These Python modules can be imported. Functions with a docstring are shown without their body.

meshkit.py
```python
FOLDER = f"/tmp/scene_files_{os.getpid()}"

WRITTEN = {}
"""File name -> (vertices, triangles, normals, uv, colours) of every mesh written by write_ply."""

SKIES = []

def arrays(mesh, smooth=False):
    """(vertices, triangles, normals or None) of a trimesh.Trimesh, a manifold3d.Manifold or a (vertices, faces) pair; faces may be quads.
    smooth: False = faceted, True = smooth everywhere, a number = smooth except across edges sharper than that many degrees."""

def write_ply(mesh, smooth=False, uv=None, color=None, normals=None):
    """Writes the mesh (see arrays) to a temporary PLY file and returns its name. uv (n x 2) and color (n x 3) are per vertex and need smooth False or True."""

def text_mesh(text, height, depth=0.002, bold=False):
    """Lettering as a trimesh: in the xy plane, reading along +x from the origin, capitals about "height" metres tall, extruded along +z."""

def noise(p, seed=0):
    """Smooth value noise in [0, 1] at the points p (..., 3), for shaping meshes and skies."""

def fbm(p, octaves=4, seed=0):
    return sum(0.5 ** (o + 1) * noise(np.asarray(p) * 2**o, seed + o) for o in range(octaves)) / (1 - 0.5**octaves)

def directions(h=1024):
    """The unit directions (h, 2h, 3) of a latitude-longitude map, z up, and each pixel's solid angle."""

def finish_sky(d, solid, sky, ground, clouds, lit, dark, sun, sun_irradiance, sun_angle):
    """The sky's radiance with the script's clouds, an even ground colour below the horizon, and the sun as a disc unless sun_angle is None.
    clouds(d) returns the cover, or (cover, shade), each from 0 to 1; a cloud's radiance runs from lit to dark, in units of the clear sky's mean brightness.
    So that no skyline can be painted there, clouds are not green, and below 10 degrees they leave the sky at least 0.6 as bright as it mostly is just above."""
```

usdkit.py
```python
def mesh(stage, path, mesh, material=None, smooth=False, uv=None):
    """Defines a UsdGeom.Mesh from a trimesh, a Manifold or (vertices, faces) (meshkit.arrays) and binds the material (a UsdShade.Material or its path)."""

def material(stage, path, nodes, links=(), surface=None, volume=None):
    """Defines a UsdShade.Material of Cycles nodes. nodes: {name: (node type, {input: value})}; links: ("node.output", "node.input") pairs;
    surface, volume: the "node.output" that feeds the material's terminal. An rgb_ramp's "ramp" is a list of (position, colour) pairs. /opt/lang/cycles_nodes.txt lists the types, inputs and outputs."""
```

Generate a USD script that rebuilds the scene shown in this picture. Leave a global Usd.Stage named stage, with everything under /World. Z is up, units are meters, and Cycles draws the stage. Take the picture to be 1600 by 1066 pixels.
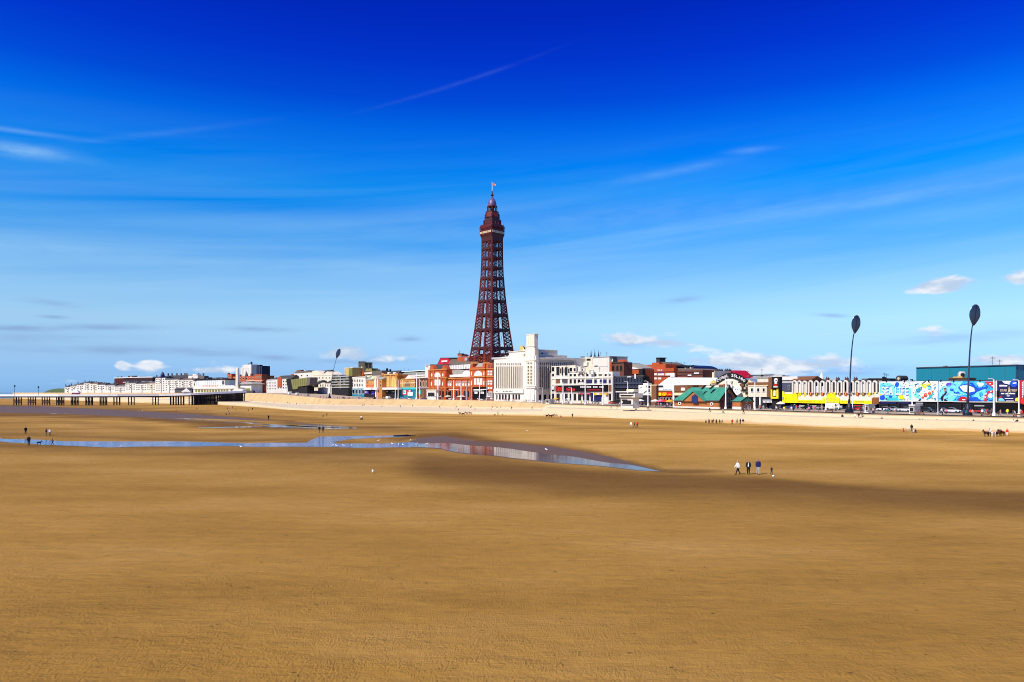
import math, random, numpy as np, trimesh, usdkit, meshkit, manifold3d as m3
from pxr import Usd, UsdGeom, UsdLux, UsdShade, Gf, Sdf

random.seed(7)
RNG = np.random.default_rng(7)
stage = Usd.Stage.CreateInMemory()
UsdGeom.SetStageUpAxis(stage, UsdGeom.Tokens.z)
UsdGeom.SetStageMetersPerUnit(stage, 1.0)
UsdGeom.Xform.Define(stage, '/World')
UsdGeom.Scope.Define(stage, '/World/Looks')

# ------------------------------------------------------------------ camera, sky, sun
FPX, HOR, CX, EYE = 1155.0, 613.0, 800.0, 10.0        # focal length and horizon row in photograph pixels, eye height in metres
cam = UsdGeom.Camera.Define(stage, '/World/camera')
cam.CreateHorizontalApertureAttr(36.0)
cam.CreateVerticalApertureAttr(36.0 * 682 / 1024)
cam.CreateFocalLengthAttr(FPX * 36.0 / 1600)
cam.CreateVerticalApertureOffsetAttr(80 * 36.0 / 1600)
cam.CreateClippingRangeAttr(Gf.Vec2f(0.5, 60000))
cam.CreateExposureAttr(0.42)
cam.AddTranslateOp().Set(Gf.Vec3d(0, 0, EYE))
cam.AddRotateXOp().Set(90.0)

SUN_EL, SUN_AZ = math.radians(44), math.atan2(-0.76, -0.65)
SUN = np.array([math.sin(SUN_AZ) * math.cos(SUN_EL), math.cos(SUN_AZ) * math.cos(SUN_EL), math.sin(SUN_EL)])
sun = UsdLux.DistantLight.Define(stage, '/World/sun')
sun.CreateIntensityAttr(1.25)
sun.CreateNormalizeAttr(True)
sun.CreateAngleAttr(0.53)
sun.CreateColorAttr(Gf.Vec3f(1.0, 0.93, 0.82))
_z = SUN; _x = np.cross([0, 0, 1.0], _z); _x /= np.linalg.norm(_x); _y = np.cross(_z, _x)
sun.AddTransformOp().Set(Gf.Matrix4d(*_x, 0, *_y, 0, *_z, 0, 0, 0, 0, 1))


def sky_material():
    n = {'tc': ('texture_coordinate', {}), 'sep': ('separate_xyz', {}),
         'sky': ('sky_texture', {'sky_type': 'single_scattering', 'sun_disc': False, 'sun_elevation': SUN_EL, 'sun_rotation': SUN_AZ,
                                 'altitude': 0.0, 'air_density': 1.0, 'aerosol_density': 0.6, 'ozone_density': 2.5})}
    l = [('tc.generated', 'sep.vector')]

    def math_(name, kind, a, b=None, c=None, clamp=False):
        ins = {'math_type': kind, 'use_clamp': clamp}
        for k, v in (('value1', a), ('value2', b), ('value3', c)):
            if v is None:
                continue
            if isinstance(v, str):
                l.append((v, f'{name}.{k}'))
            else:
                ins[k] = v
        n[name] = ('math', ins)
        return f'{name}.value'
    el = math_('el', 'arcsine', 'sep.z')
    az = math_('az', 'arctan2', 'sep.x', 'sep.y')
    # deepening of the blue with height, the same all the way round (a polarised, strongly saturated picture)
    n['grade'] = ('rgb_ramp', {'ramp': [(0.0, (0.7274, 1.4922, 3.2949)), (0.0061, (0.7274, 1.4922, 3.2949)), (0.0286, (0.7661, 1.3127, 2.5997)), (0.0545, (0.9608, 1.3815, 2.1835)), (0.0888, (1.2194, 1.5736, 2.0011)), (0.1229, (1.0942, 1.5761, 2.0019)), (0.1648, (0.6555, 1.3712, 2.0408)), (0.2059, (0.2313, 1.2175, 2.1544)), (0.234, (0.0147, 1.0307, 2.2364)), (0.2616, (0.002, 1.1358, 2.3508)), (0.2998, (0.002, 0.952, 2.454)), (0.3367, (0.002, 0.722, 2.4174)), (0.3721, (0.002, 0.3955, 2.2318)), (0.419, (0.002, 0.2269, 2.109)), (0.4688, (0.002, 0.1544, 1.9083)), (0.62, (0.0017, 0.1312, 1.6221)), (1.0, (0.0015, 0.1158, 1.4312))]})
    n['elr'] = ('map_range', {'from_min': 0.0, 'from_max': 1.0, 'to_min': 0.0, 'to_max': 1.0, 'clamp': True})
    l += [(el, 'elr.value'), ('elr.result', 'grade.fac')]
    n['blue'] = ('mix_color', {'blend_type': 'multiply', 'fac': 1.0, 'use_clamp': False})
    l += [('sky.color', 'blue.a'), ('grade.color', 'blue.b')]
    # ---- thin high cloud: long streaks, stronger low down
    n['azel'] = ('combine_xyz', {'z': 3.1})
    l.append((math_('az1', 'multiply', az, 1.7), 'azel.x'))
    l.append((math_('el1', 'multiply_add', el, 26.0, 'azt.value'), 'azel.y'))
    math_('azt', 'multiply', az, -2.1)
    n['streak'] = ('noise_texture', {'scale': 1.0, 'detail': 5.0, 'roughness': 0.55, 'distortion': 0.6})
    l.append(('azel.vector', 'streak.vector'))
    n['streakr'] = ('map_range', {'from_min': 0.36, 'from_max': 0.80, 'to_min': 0.0, 'to_max': 1.0, 'clamp': True})
    l.append(('streak.fac', 'streakr.value'))
    n['band'] = ('rgb_ramp', {'ramp': [(0.0, (.1,) * 3), (0.08, (.28,) * 3), (0.16, (.36,) * 3), (0.24, (.20,) * 3), (0.28, (.07,) * 3), (0.34, (.0,) * 3), (1.0, (.0,) * 3)]})
    l.append(('elr.result', 'band.fac'))
    n['bandv'] = ('rgb_to_bw', {}); l.append(('band.color', 'bandv.color'))
    cirrus = math_('cirr', 'multiply', 'streakr.result', 'bandv.val')
    # ---- two faint long trails and a wisp (px, py, half length, half width, tilt, strength)
    def blob(i, px, py, a, b, tilt, s):
        u, v = math.atan((px - CX) / FPX), math.atan((HOR - py) / FPX)
        a, b = a / FPX, b / FPX
        c, sn = math.cos(tilt), math.sin(tilt)
        du = math_(f'b{i}u', 'subtract', az, u); dv = math_(f'b{i}v', 'subtract', el, v)
        p = math_(f'b{i}p', 'multiply_add', du, c / a, math_(f'b{i}p0', 'multiply', dv, sn / a))
        q = math_(f'b{i}q', 'multiply_add', dv, c / b, math_(f'b{i}q0', 'multiply', du, -sn / b))
        r = math_(f'b{i}r', 'multiply_add', p, p, math_(f'b{i}q2', 'multiply', q, q))
        e = math_(f'b{i}e', 'exponent', math_(f'b{i}m', 'multiply', r, -1.0))
        return math_(f'b{i}s', 'multiply', e, s)

    def total(name, parts):
        acc = parts[0]
        for k, p in enumerate(parts[1:]):
            acc = math_(f'{name}{k}', 'add', acc, p)
        return acc
    thin = [(715, 132, 115, 2.6, 0.29, .045), (240, 250, 120, 4, 0.24, .05), (20, 274, 70, 3, 0.03, .20), (30, 299, 62, 8, 0.0, .42), (1045, 277, 80, 6, 0.12, .16), (1175, 253, 26, 4, 0.0, .2),
            (900, 352, 500, 22, 0.04, .10), (1400, 345, 260, 7, 0.06, .12), (150, 425, 380, 11, 0.0, .14), (500, 462, 300, 4, 0.03, .13)]
    wisps = total('wisp', [blob(f'w{i}', *t) for i, t in enumerate(thin)])
    n['wn'] = ('noise_texture', {'scale': 1.0, 'detail': 6.0, 'roughness': 0.6})
    n['wv'] = ('combine_xyz', {'z': 9.0})
    l += [(math_('wv1', 'multiply', az, 22.0), 'wv.x'), (math_('wv2', 'multiply', el, 75.0), 'wv.y'), ('wv.vector', 'wn.vector')]
    n['wnr'] = ('map_range', {'from_min': 0.3, 'from_max': 0.7, 'to_min': 0.35, 'to_max': 1.2, 'clamp': True}); l.append(('wn.fac', 'wnr.value'))
    thin_all = math_('thin', 'add', math_('wispn', 'multiply', wisps, 'wnr.result'), cirrus, clamp=True)
    n['c1'] = ('mix_color', {'blend_type': 'mix', 'b': (5.6, 9.2, 12.0), 'use_clamp': False})
    l += [(thin_all, 'c1.fac'), ('blue.result', 'c1.a')]
    # ---- low flat and heaped clouds, all the way round close to the horizon
    heaps = [(1235, 572, 100, 13, 0.0, .48), (1165, 566, 34, 14, 0.0, .26), (1466, 469, 44, 13, 0.0, .70), (1612, 465, 36, 11, 0.0, .60), (965, 530, 32, 10, -0.1, .38), (1060, 540, 75, 9, -0.12, .34),
             (545, 552, 42, 12, 0.0, .42), (620, 560, 90, 8, 0.0, .26), (1470, 530, 60, 8, 0.05, .30), (1555, 571, 44, 9, 0.0, .40), (235, 575, 13, 6, 0.0, .50), (190, 576, 8, 6, 0.0, .46), (330, 581, 50, 5, 0.0, .32), (1090, 565, 40, 7, 0, .26)]
    flats = [(90, 527, 100, 4.5, 0.05, .8), (70, 541, 90, 5, 0.03, .6), (85, 495, 34, 5, -0.1, .5), (85, 513, 16, 2.5, 0.0, .5), (400, 520, 46, 4, 0.0, .55), (415, 519, 30, 2.5, 0, .4), (430, 562, 26, 4, 0.0, .6), (640, 531, 20, 4, 0.0, .6), (160, 556, 150, 8, 0.02, .5), (330, 556, 60, 5, 0, .4), (1065, 473, 26, 5, 0.1, .5),
             (1300, 503, 20, 3, -0.1, .45), (1500, 540, 80, 6, 0.04, .4), (760, 590, 500, 10, 0, .25), (985, 540, 40, 7, 0.1, .45), (1240, 584, 140, 7, 0.0, .5), (560, 566, 80, 6, 0.02, .4)]
    heap = total('heap', [blob(f'h{i}', *t) for i, t in enumerate(heaps)])
    n['hv'] = ('combine_xyz', {'z': 1.7})
    l += [(math_('hv1', 'multiply', az, 20.0), 'hv.x'), (math_('hv2', 'multiply', el, 48.0), 'hv.y')]
    n['hn'] = ('noise_texture', {'scale': 1.0, 'detail': 6.0, 'roughness': 0.55, 'distortion': 0.3}); l.append(('hv.vector', 'hn.vector'))
    n['low'] = ('rgb_ramp', {'ramp': [(0.0, (.25,) * 3), (0.03, (.24,) * 3), (0.07, (.17,) * 3), (0.13, (.08,) * 3), (0.18, (0,) * 3), (1.0, (0,) * 3)]})
    l.append(('elr.result', 'low.fac'))
    n['lowv'] = ('rgb_to_bw', {}); l.append(('low.color', 'lowv.color'))
    dens = math_('dens', 'add', math_('dens0', 'add', 'hn.fac', heap), 'lowv.val')
    n['cover'] = ('map_range', {'range_type': 'smoothstep', 'from_min': 0.84, 'from_max': 1.08, 'to_min': 0.0, 'to_max': 0.94, 'clamp': True})
    l.append((dens, 'cover.value'))
    # lit tops, blue-grey bases: the same noise looked up a little higher tells how much cloud lies above
    n['hv_up'] = ('combine_xyz', {'z': 1.7})
    l += [('hv1.value', 'hv_up.x'), (math_('hv3', 'add', 'hv2.value', 0.55), 'hv_up.y')]
    n['hn_up'] = ('noise_texture', {'scale': 1.0, 'detail': 4.0, 'roughness': 0.55, 'distortion': 0.3}); l.append(('hv_up.vector', 'hn_up.vector'))
    shade = math_('shade0', 'subtract', 'hn.fac', 'hn_up.fac')
    n['shade'] = ('map_range', {'from_min': -0.10, 'from_max': 0.14, 'to_min': 0.0, 'to_max': 1.0, 'clamp': True}); l.append((shade, 'shade.value'))
    n['ccol'] = ('mix_color', {'blend_type': 'mix', 'a': (6.4, 8.0, 10.4), 'b': (10.8, 11.3, 12.0), 'use_clamp': False}); l.append(('shade.result', 'ccol.fac'))
    n['c2'] = ('mix_color', {'blend_type': 'mix', 'use_clamp': False})
    l += [('cover.result', 'c2.fac'), ('c3.result', 'c2.a'), ('ccol.result', 'c2.b')]
    flat = total('flat', [blob(f'f{i}', *t) for i, t in enumerate(flats)])
    n['fv'] = ('combine_xyz', {'z': 5.3})
    l += [(math_('fv1', 'multiply', az, 14.0), 'fv.x'), (math_('fv2', 'multiply', el, 110.0), 'fv.y')]
    n['fn'] = ('noise_texture', {'scale': 1.0, 'detail': 5.0, 'roughness': 0.55}); l.append(('fv.vector', 'fn.vector'))
    n['fnr'] = ('map_range', {'from_min': 0.36, 'from_max': 0.66, 'to_min': 0.35, 'to_max': 1.5, 'clamp': True}); l.append(('fn.fac', 'fnr.value'))
    n['c3'] = ('mix_color', {'blend_type': 'mix', 'b': (3.2, 5.2, 8.6), 'use_clamp': False})
    l += [(math_('flatn', 'multiply', flat, 'fnr.result', clamp=True), 'c3.fac'), ('c1.result', 'c3.a')]
    n['bg'] = ('background_shader', {'strength': 0.06})
    l.append(('c2.result', 'bg.color'))
    return usdkit.material(stage, '/World/Looks/sky_look', n, l, surface='bg.background')


dome = UsdLux.DomeLight.Define(stage, '/World/sky')
UsdShade.MaterialBindingAPI.Apply(dome.GetPrim()).Bind(sky_material())
dome.GetPrim().SetCustomDataByKey('kind', 'structure')
dome.GetPrim().SetCustomDataByKey('label', 'deep blue sky paling to the horizon with low white clouds')

# ------------------------------------------------------------------ helpers
LOOKS = {}


def look(name, color, rough=0.8, var=0.14, scale=0.35, spec=0.3, metallic=0.0, bump=0.0, bscale=3.0, streak=False, emit=None):
    """Plain procedural surface: base colour with soft blotches and fine grain."""
    c = np.array(color, float)
    n = {'g': ('geometry', {}), 'm': ('mapping', {'scale': (scale, scale, scale * (0.25 if streak else 1.0))}),
         'n': ('noise_texture', {'scale': 1.0, 'detail': 6.0, 'roughness': 0.65}),
         'r': ('rgb_ramp', {'ramp': [(0.25, tuple(c * (1 - var))), (0.5, tuple(c)), (0.75, tuple(np.minimum(c * (1 + var * .8), .9)))]}),
         'p': ('principled_bsdf', {'roughness': rough, 'specular_ior_level': spec, 'metallic': metallic})}
    l = [('g.position', 'm.vector'), ('m.vector', 'n.vector'), ('n.fac', 'r.fac'), ('r.color', 'p.base_color')]
    if bump:
        n['bn'] = ('noise_texture', {'scale': bscale, 'detail': 4.0}); n['b'] = ('bump', {'strength': bump, 'distance': 0.05})
        l += [('g.position', 'bn.vector'), ('bn.fac', 'b.height'), ('b.normal', 'p.normal')]
    LOOKS[name] = usdkit.material(stage, f'/World/Looks/{name}', n, l, surface='p.BSDF')
    return LOOKS[name]


COUNTS, LOC = {}, {}


def new_path(parent, name):
    base = f'{parent}/{name}'
    k = COUNTS.get(base, 0); COUNTS[base] = k + 1
    return base if k == 0 else f'{base}_{k:03d}'


def keys(prim, label=None, category=None, group=None, kind=None):
    for k, v in (('label', label), ('category', category), ('group', group), ('kind', kind)):
        if v:
            prim.SetCustomDataByKey(k, v)
    return prim


def thing(name, label, category, loc=(0, 0, 0), group=None, kind=None, rot=0.0):
    path = new_path('/World', name)
    x = UsdGeom.Xform.Define(stage, path)
    x.AddTranslateOp().Set(Gf.Vec3d(*map(float, loc)))
    if rot:
        x.AddRotateZOp().Set(float(rot))
    LOC[path] = np.array(loc, float)
    keys(x.GetPrim(), label, category, group, kind)
    return path


def copy_of(src, name, label, category, loc, group=None, rot=0.0):
    path = new_path('/World', name)
    x = UsdGeom.Xform.Define(stage, path)
    x.AddTranslateOp().Set(Gf.Vec3d(*map(float, loc)))
    x.AddRotateZOp().Set(float(rot))
    x.GetPrim().GetReferences().AddInternalReference(src)
    x.GetPrim().SetInstanceable(True)
    keys(x.GetPrim(), label, category, group)
    return path


class MB:
    """Collects shapes; build() makes them ONE mesh of the scene."""
    def __init__(s):
        s.v, s.f, s.n = [], [], 0

    def add(s, v, f):
        v = np.asarray(v, float); f = np.asarray(f, int)
        if f.shape[1] == 4:
            f = np.vstack([f[:, [0, 1, 2]], f[:, [0, 2, 3]]])
        s.v.append(v); s.f.append(f + s.n); s.n += len(v)
        return s

    def box(s, fr, a0, a1, b0, b1, z0, z1):
        if a0 > a1: a0, a1 = a1, a0
        if b0 > b1: b0, b1 = b1, b0
        if z0 > z1: z0, z1 = z1, z0
        c = [(a0, b0, z0), (a1, b0, z0), (a1, b1, z0), (a0, b1, z0), (a0, b0, z1), (a1, b0, z1), (a1, b1, z1), (a0, b1, z1)]
        return s.add([fr.P(*p) for p in c], [[3, 2, 1, 0], [4, 5, 6, 7], [0, 1, 5, 4], [1, 2, 6, 5], [2, 3, 7, 6], [3, 0, 4, 7]])

    def prism(s, fr, poly, b0, b1):
        """poly: (a, z) outline, extruded from b0 to b1."""
        from shapely.geometry import Polygon
        p = Polygon(poly)
        if p.exterior.is_ccw is False:
            poly = list(poly)[::-1]
        vv, ff = trimesh.creation.triangulate_polygon(Polygon(poly), engine='earcut')
        k = len(vv); m = len(poly)
        v = [fr.P(a, b0, z) for a, z in vv] + [fr.P(a, b1, z) for a, z in vv]
        s.add(v, np.vstack([ff, (ff + k)[:, ::-1]]))
        w = [fr.P(a, b0, z) for a, z in poly] + [fr.P(a, b1, z) for a, z in poly]
        return s.add(w, [[(i + 1) % m, i, m + i, m + (i + 1) % m] for i in range(m)])

    def lathe(s, c, prof, sides=10, rot=0.0, sx=1.0, sy=1.0):
        ang = np.arange(sides) * 2 * np.pi / sides + rot
        v = [(c[0] + r * sx * math.cos(t), c[1] + r * sy * math.sin(t), c[2] + z) for r, z in prof for t in ang]
        f = [[i * sides + j, i * sides + (j + 1) % sides, (i + 1) * sides + (j + 1) % sides, (i + 1) * sides + j] for i in range(len(prof) - 1) for j in range(sides)]
        k = len(v)
        v += [(c[0], c[1], c[2] + prof[0][1]), (c[0], c[1], c[2] + prof[-1][1])]
        f = [[a, b, d] for q in f for a, b, d in ((q[0], q[1], q[2]), (q[0], q[2], q[3]))]
        f += [[k, (j + 1) % sides, j] for j in range(sides)] + [[k + 1, (len(prof) - 1) * sides + j, (len(prof) - 1) * sides + (j + 1) % sides] for j in range(sides)]
        return s.add(v, f)

    def tube(s, pts, r, sides=6):
        pts = np.asarray(pts, float)
        t = np.gradient(pts, axis=0); t /= np.linalg.norm(t, axis=1, keepdims=True) + 1e-12
        a = np.cross(t, np.where(np.abs(t[:, 2:]) < 0.9, [0, 0, 1.0], [1.0, 0, 0])); a /= np.linalg.norm(a, axis=1, keepdims=True)
        b = np.cross(t, a); ang = np.arange(sides) * 2 * np.pi / sides
        rr = np.broadcast_to(r, (len(pts),))
        v = pts[:, None] + rr[:, None, None] * (np.cos(ang)[None, :, None] * a[:, None] + np.sin(ang)[None, :, None] * b[:, None])
        v = v.reshape(-1, 3); k = len(v)
        f = []
        for i in range(len(pts) - 1):
            for j in range(sides):
                q = (i * sides + j, i * sides + (j + 1) % sides, (i + 1) * sides + (j + 1) % sides, (i + 1) * sides + j)
                f += [(q[0], q[1], q[2]), (q[0], q[2], q[3])]
        v = np.vstack([v, pts[:1], pts[-1:]])
        f += [(k, (j + 1) % sides, j) for j in range(sides)] + [(k + 1, k - sides + j, k - sides + (j + 1) % sides) for j in range(sides)]
        return s.add(v, f)

    def bar(s, p, q, w):
        """A square bar from p to q."""
        p, q = np.asarray(p, float), np.asarray(q, float); d = q - p; d /= np.linalg.norm(d) + 1e-12
        a = np.cross(d, [0, 0, 1.0] if abs(d[2]) < .9 else [1.0, 0, 0]); a /= np.linalg.norm(a); b = np.cross(d, a)
        c = [(-1, -1), (1, -1), (1, 1), (-1, 1)]
        v = [o + w / 2 * (i * a + j * b) for o in (p, q) for i, j in c]
        return s.add(v, [[3, 2, 1, 0], [4, 5, 6, 7], [0, 1, 5, 4], [1, 2, 6, 5], [2, 3, 7, 6], [3, 0, 4, 7]])

    def mesh(s, m):
        if hasattr(m, 'to_mesh'):
            m = m.to_mesh(); return s.add(m.vert_properties[:, :3], m.tri_verts)
        return s.add(m.vertices, m.faces)

    def build(s, name, mat, parent='/World', smooth=False, **k):
        v, f = np.vstack(s.v), np.vstack(s.f)
        root = '/'.join(parent.split('/')[:3])
        v = v - LOC.get(root, np.zeros(3))
        path = new_path(parent, name)
        p = usdkit.mesh(stage, path, (v, f), LOOKS[mat] if isinstance(mat, str) else mat, smooth=smooth).GetPrim()
        keys(p, **k)
        return path


class Fr:
    """A facade: origin at pixel column px at distance d, a runs to the right along the wall, b into the building, z up."""
    def __init__(s, px=0, d=1, th=57.0, o=None, r=None):
        t = math.radians(th)
        s.o = np.array([(px - CX) * d / FPX, d]) if o is None else np.asarray(o, float)
        s.r = np.array([math.cos(t), -math.sin(t)]) if r is None else np.asarray(r, float)
        s.b = np.array([-s.r[1], s.r[0]])

    def P(s, a, b, z):
        q = s.o + a * s.r + b * s.b
        return (q[0], q[1], z)

    def a(s, px, b=0.0):
        k = (px - CX) / FPX; o = s.o + b * s.b
        return (o[0] - k * o[1]) / (k * s.r[1] - s.r[0])

    def z(s, py, a=0.0, b=0.0):
        return EYE + (HOR - py) * (s.o + a * s.r + b * s.b)[1] / FPX

    def side(s, a):
        return Fr(o=s.o + a * s.r, r=s.b)


FLAT = Fr(o=(0, 0), r=(1, 0))


def at(px, d, py=None, z=None):
    return np.array([(px - CX) * d / FPX, d, EYE + (HOR - py) * d / FPX if z is None else z])

# ------------------------------------------------------------------ ground: beach, pools, sea, sea wall, promenade
U = np.array([-0.545, 0.838])            # direction of the coast, going away
BK = np.array([0.838, 0.545])            # inland
# stations along the coast: pixel column, (promenade edge row, level), (foot of the wall: row, distance factor), (apron foot row, level)
ST = [(2600, 690, 3.7, 692, .99, 724, .9), (1900, 663, 3.7, 664.6, .992, 690, .8), (1600, 653, 3.7, 654.6, .992, 677, .6), (1490, 650.5, 3.7, 652, .992, 673.5, .4), (1380, 648, 3.7, 649.4, .992, 671, .2), (1280, 645, 3.75, 646.4, .992, 667.5, .1),
      (1180, 642, 3.8, 643.3, .992, 663, 0), (1100, 640, 3.8, 641.3, .992, 659, 0), (1000, 636, 3.9, 637.2, .992, 655, -.3), (900, 632.6, 4.0, 633.8, .99, 651.5, -.6), (856, 631, 4.1, 632.4, .99, 650.5, -.75), (848, 630.6, 4.1, 637, .985, 650.3, -.8),
      (800, 628, 4.4, 636.8, .985, 649.3, -.9), (740, 625.8, 4.6, 635.8, .985, 647.6, -1.0), (670, 624.6, 4.6, 634.4, .985, 646, -1.1), (600, 624, 4.6, 633.2, .985, 645, -1.2), (530, 623.4, 4.7, 632.4, .985, 644, -1.3), (505, 623, 4.8, 632, .985, 643.2, -1.3),
      (490, 621.0, None, 631.4, .98, 642.8, -1.4, 640), (450, 617.5, None, 629.8, .975, 640.6, -1.5, 690), (420, 615, None, 628, .97, 638, -1.6, 735), (395, 614.3, None, 626.4, .97, 635.6, -1.7, 775), (340, 614.2, None, 624.6, .97, 632.6, -2.0, 850), (215, 614.0, None, 621, .97, 629.6, -2.3, 980), (100, 613.9, None, 619, .98, 625.5, -2.5, 1260), (20, 613.7, None, 617, .98, 622.5, -2.7, 1700)]


def coast():
    top, mid, bot = [], [], []
    for px, yt, zt, ym, fm, yb, zb, *dd in ST:
        d = dd[0] if dd else FPX * (EYE - zt) / (yt - HOR)
        top.append(at(px, d, yt))
        mid.append(at(px, d * fm, ym))
        bot.append(at(px, FPX * (EYE - zb) / (yb - HOR), yb))
    return np.array(top), np.array(mid), np.array(bot)


TOP, MID, BOT = coast()
_w = TOP[:, :2] @ U
_o = np.argsort(_w)


def z_land(x, y):
    return np.interp(np.dot((x, y), U), _w[_o], TOP[_o, 2])


def smooth01(t):
    t = np.clip(t, 0, 1); return t * t * (3 - 2 * t)


def z_beach(x, y):
    z = np.interp(y, [-500, 235, 251, 318, 363, 404, 492, 693, 812, 1200, 1800, 4000], [0, 0, -.02, -.6, -1, -1.2, -1.5, -2.0, -2.3, -2.6, -3.2, -4.5])
    return z + .75 * smooth01((np.asarray(x) - 62) / 75) * smooth01((np.asarray(y) - 110) / 60)


def to_px(x, y, z):
    y = np.maximum(y, 1.0)
    return CX + FPX * x / y, HOR + FPX * (EYE - z) / y


def poly_dist(px, py, line):
    """Distance in rows below (+) or above (-) a polyline given as (x, y) and sorted by x."""
    line = np.array(line, float)
    return py - np.interp(px, line[:, 0], line[:, 1])


# wet marks of the ebb, one band mixed with painted gully shade: (line of pixels, rows above, rows below, strength, x range, fade)
WET_SHADE = [([(630, 689), (655, 684), (712, 682), (800, 691), (860, 697), (920, 706), (1005, 728), (1040, 736)], 6, 5, 1.0, 520, 1200),
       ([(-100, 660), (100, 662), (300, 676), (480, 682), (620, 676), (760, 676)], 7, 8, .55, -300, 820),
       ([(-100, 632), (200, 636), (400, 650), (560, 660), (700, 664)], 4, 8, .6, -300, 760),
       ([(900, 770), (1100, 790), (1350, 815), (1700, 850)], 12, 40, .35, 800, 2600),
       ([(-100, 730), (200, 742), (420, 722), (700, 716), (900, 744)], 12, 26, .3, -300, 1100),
       ([(600, 703), (700, 709), (800, 719), (900, 729), (1000, 738), (1100, 747), (1200, 756), (1300, 768), (1450, 778), (1700, 792)], 16, 46, 1.0, 560, 2400),  # long dark band: wet sand and gully shade painted in together
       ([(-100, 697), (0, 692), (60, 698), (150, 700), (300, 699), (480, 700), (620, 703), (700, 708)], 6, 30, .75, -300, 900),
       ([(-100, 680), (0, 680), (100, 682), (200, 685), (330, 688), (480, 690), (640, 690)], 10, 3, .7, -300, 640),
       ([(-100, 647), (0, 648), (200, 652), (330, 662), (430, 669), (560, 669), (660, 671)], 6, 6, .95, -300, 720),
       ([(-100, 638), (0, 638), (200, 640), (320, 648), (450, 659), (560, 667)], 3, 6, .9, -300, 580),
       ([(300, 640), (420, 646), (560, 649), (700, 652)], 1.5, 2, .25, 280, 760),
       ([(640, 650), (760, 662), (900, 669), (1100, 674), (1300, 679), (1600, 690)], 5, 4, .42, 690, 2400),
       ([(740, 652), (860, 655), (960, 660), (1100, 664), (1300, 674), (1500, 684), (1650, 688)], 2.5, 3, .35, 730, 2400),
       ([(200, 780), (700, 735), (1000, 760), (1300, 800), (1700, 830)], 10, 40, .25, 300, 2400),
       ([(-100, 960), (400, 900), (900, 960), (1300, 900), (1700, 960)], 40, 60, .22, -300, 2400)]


def wet_shade(x, y, z):
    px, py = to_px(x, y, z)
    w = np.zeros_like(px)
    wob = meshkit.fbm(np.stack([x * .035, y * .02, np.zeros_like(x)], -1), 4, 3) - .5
    for line, up, dn, s, x0, x1 in WET_SHADE:
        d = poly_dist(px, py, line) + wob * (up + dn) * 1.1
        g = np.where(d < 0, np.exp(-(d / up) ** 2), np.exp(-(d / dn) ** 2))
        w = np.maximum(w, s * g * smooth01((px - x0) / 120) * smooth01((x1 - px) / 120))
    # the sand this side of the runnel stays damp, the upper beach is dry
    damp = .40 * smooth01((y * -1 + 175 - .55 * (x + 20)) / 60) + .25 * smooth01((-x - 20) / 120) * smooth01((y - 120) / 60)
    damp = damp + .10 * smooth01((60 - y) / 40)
    return np.clip(np.maximum(w, damp) + .25 * w * damp, 0, 1)


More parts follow.
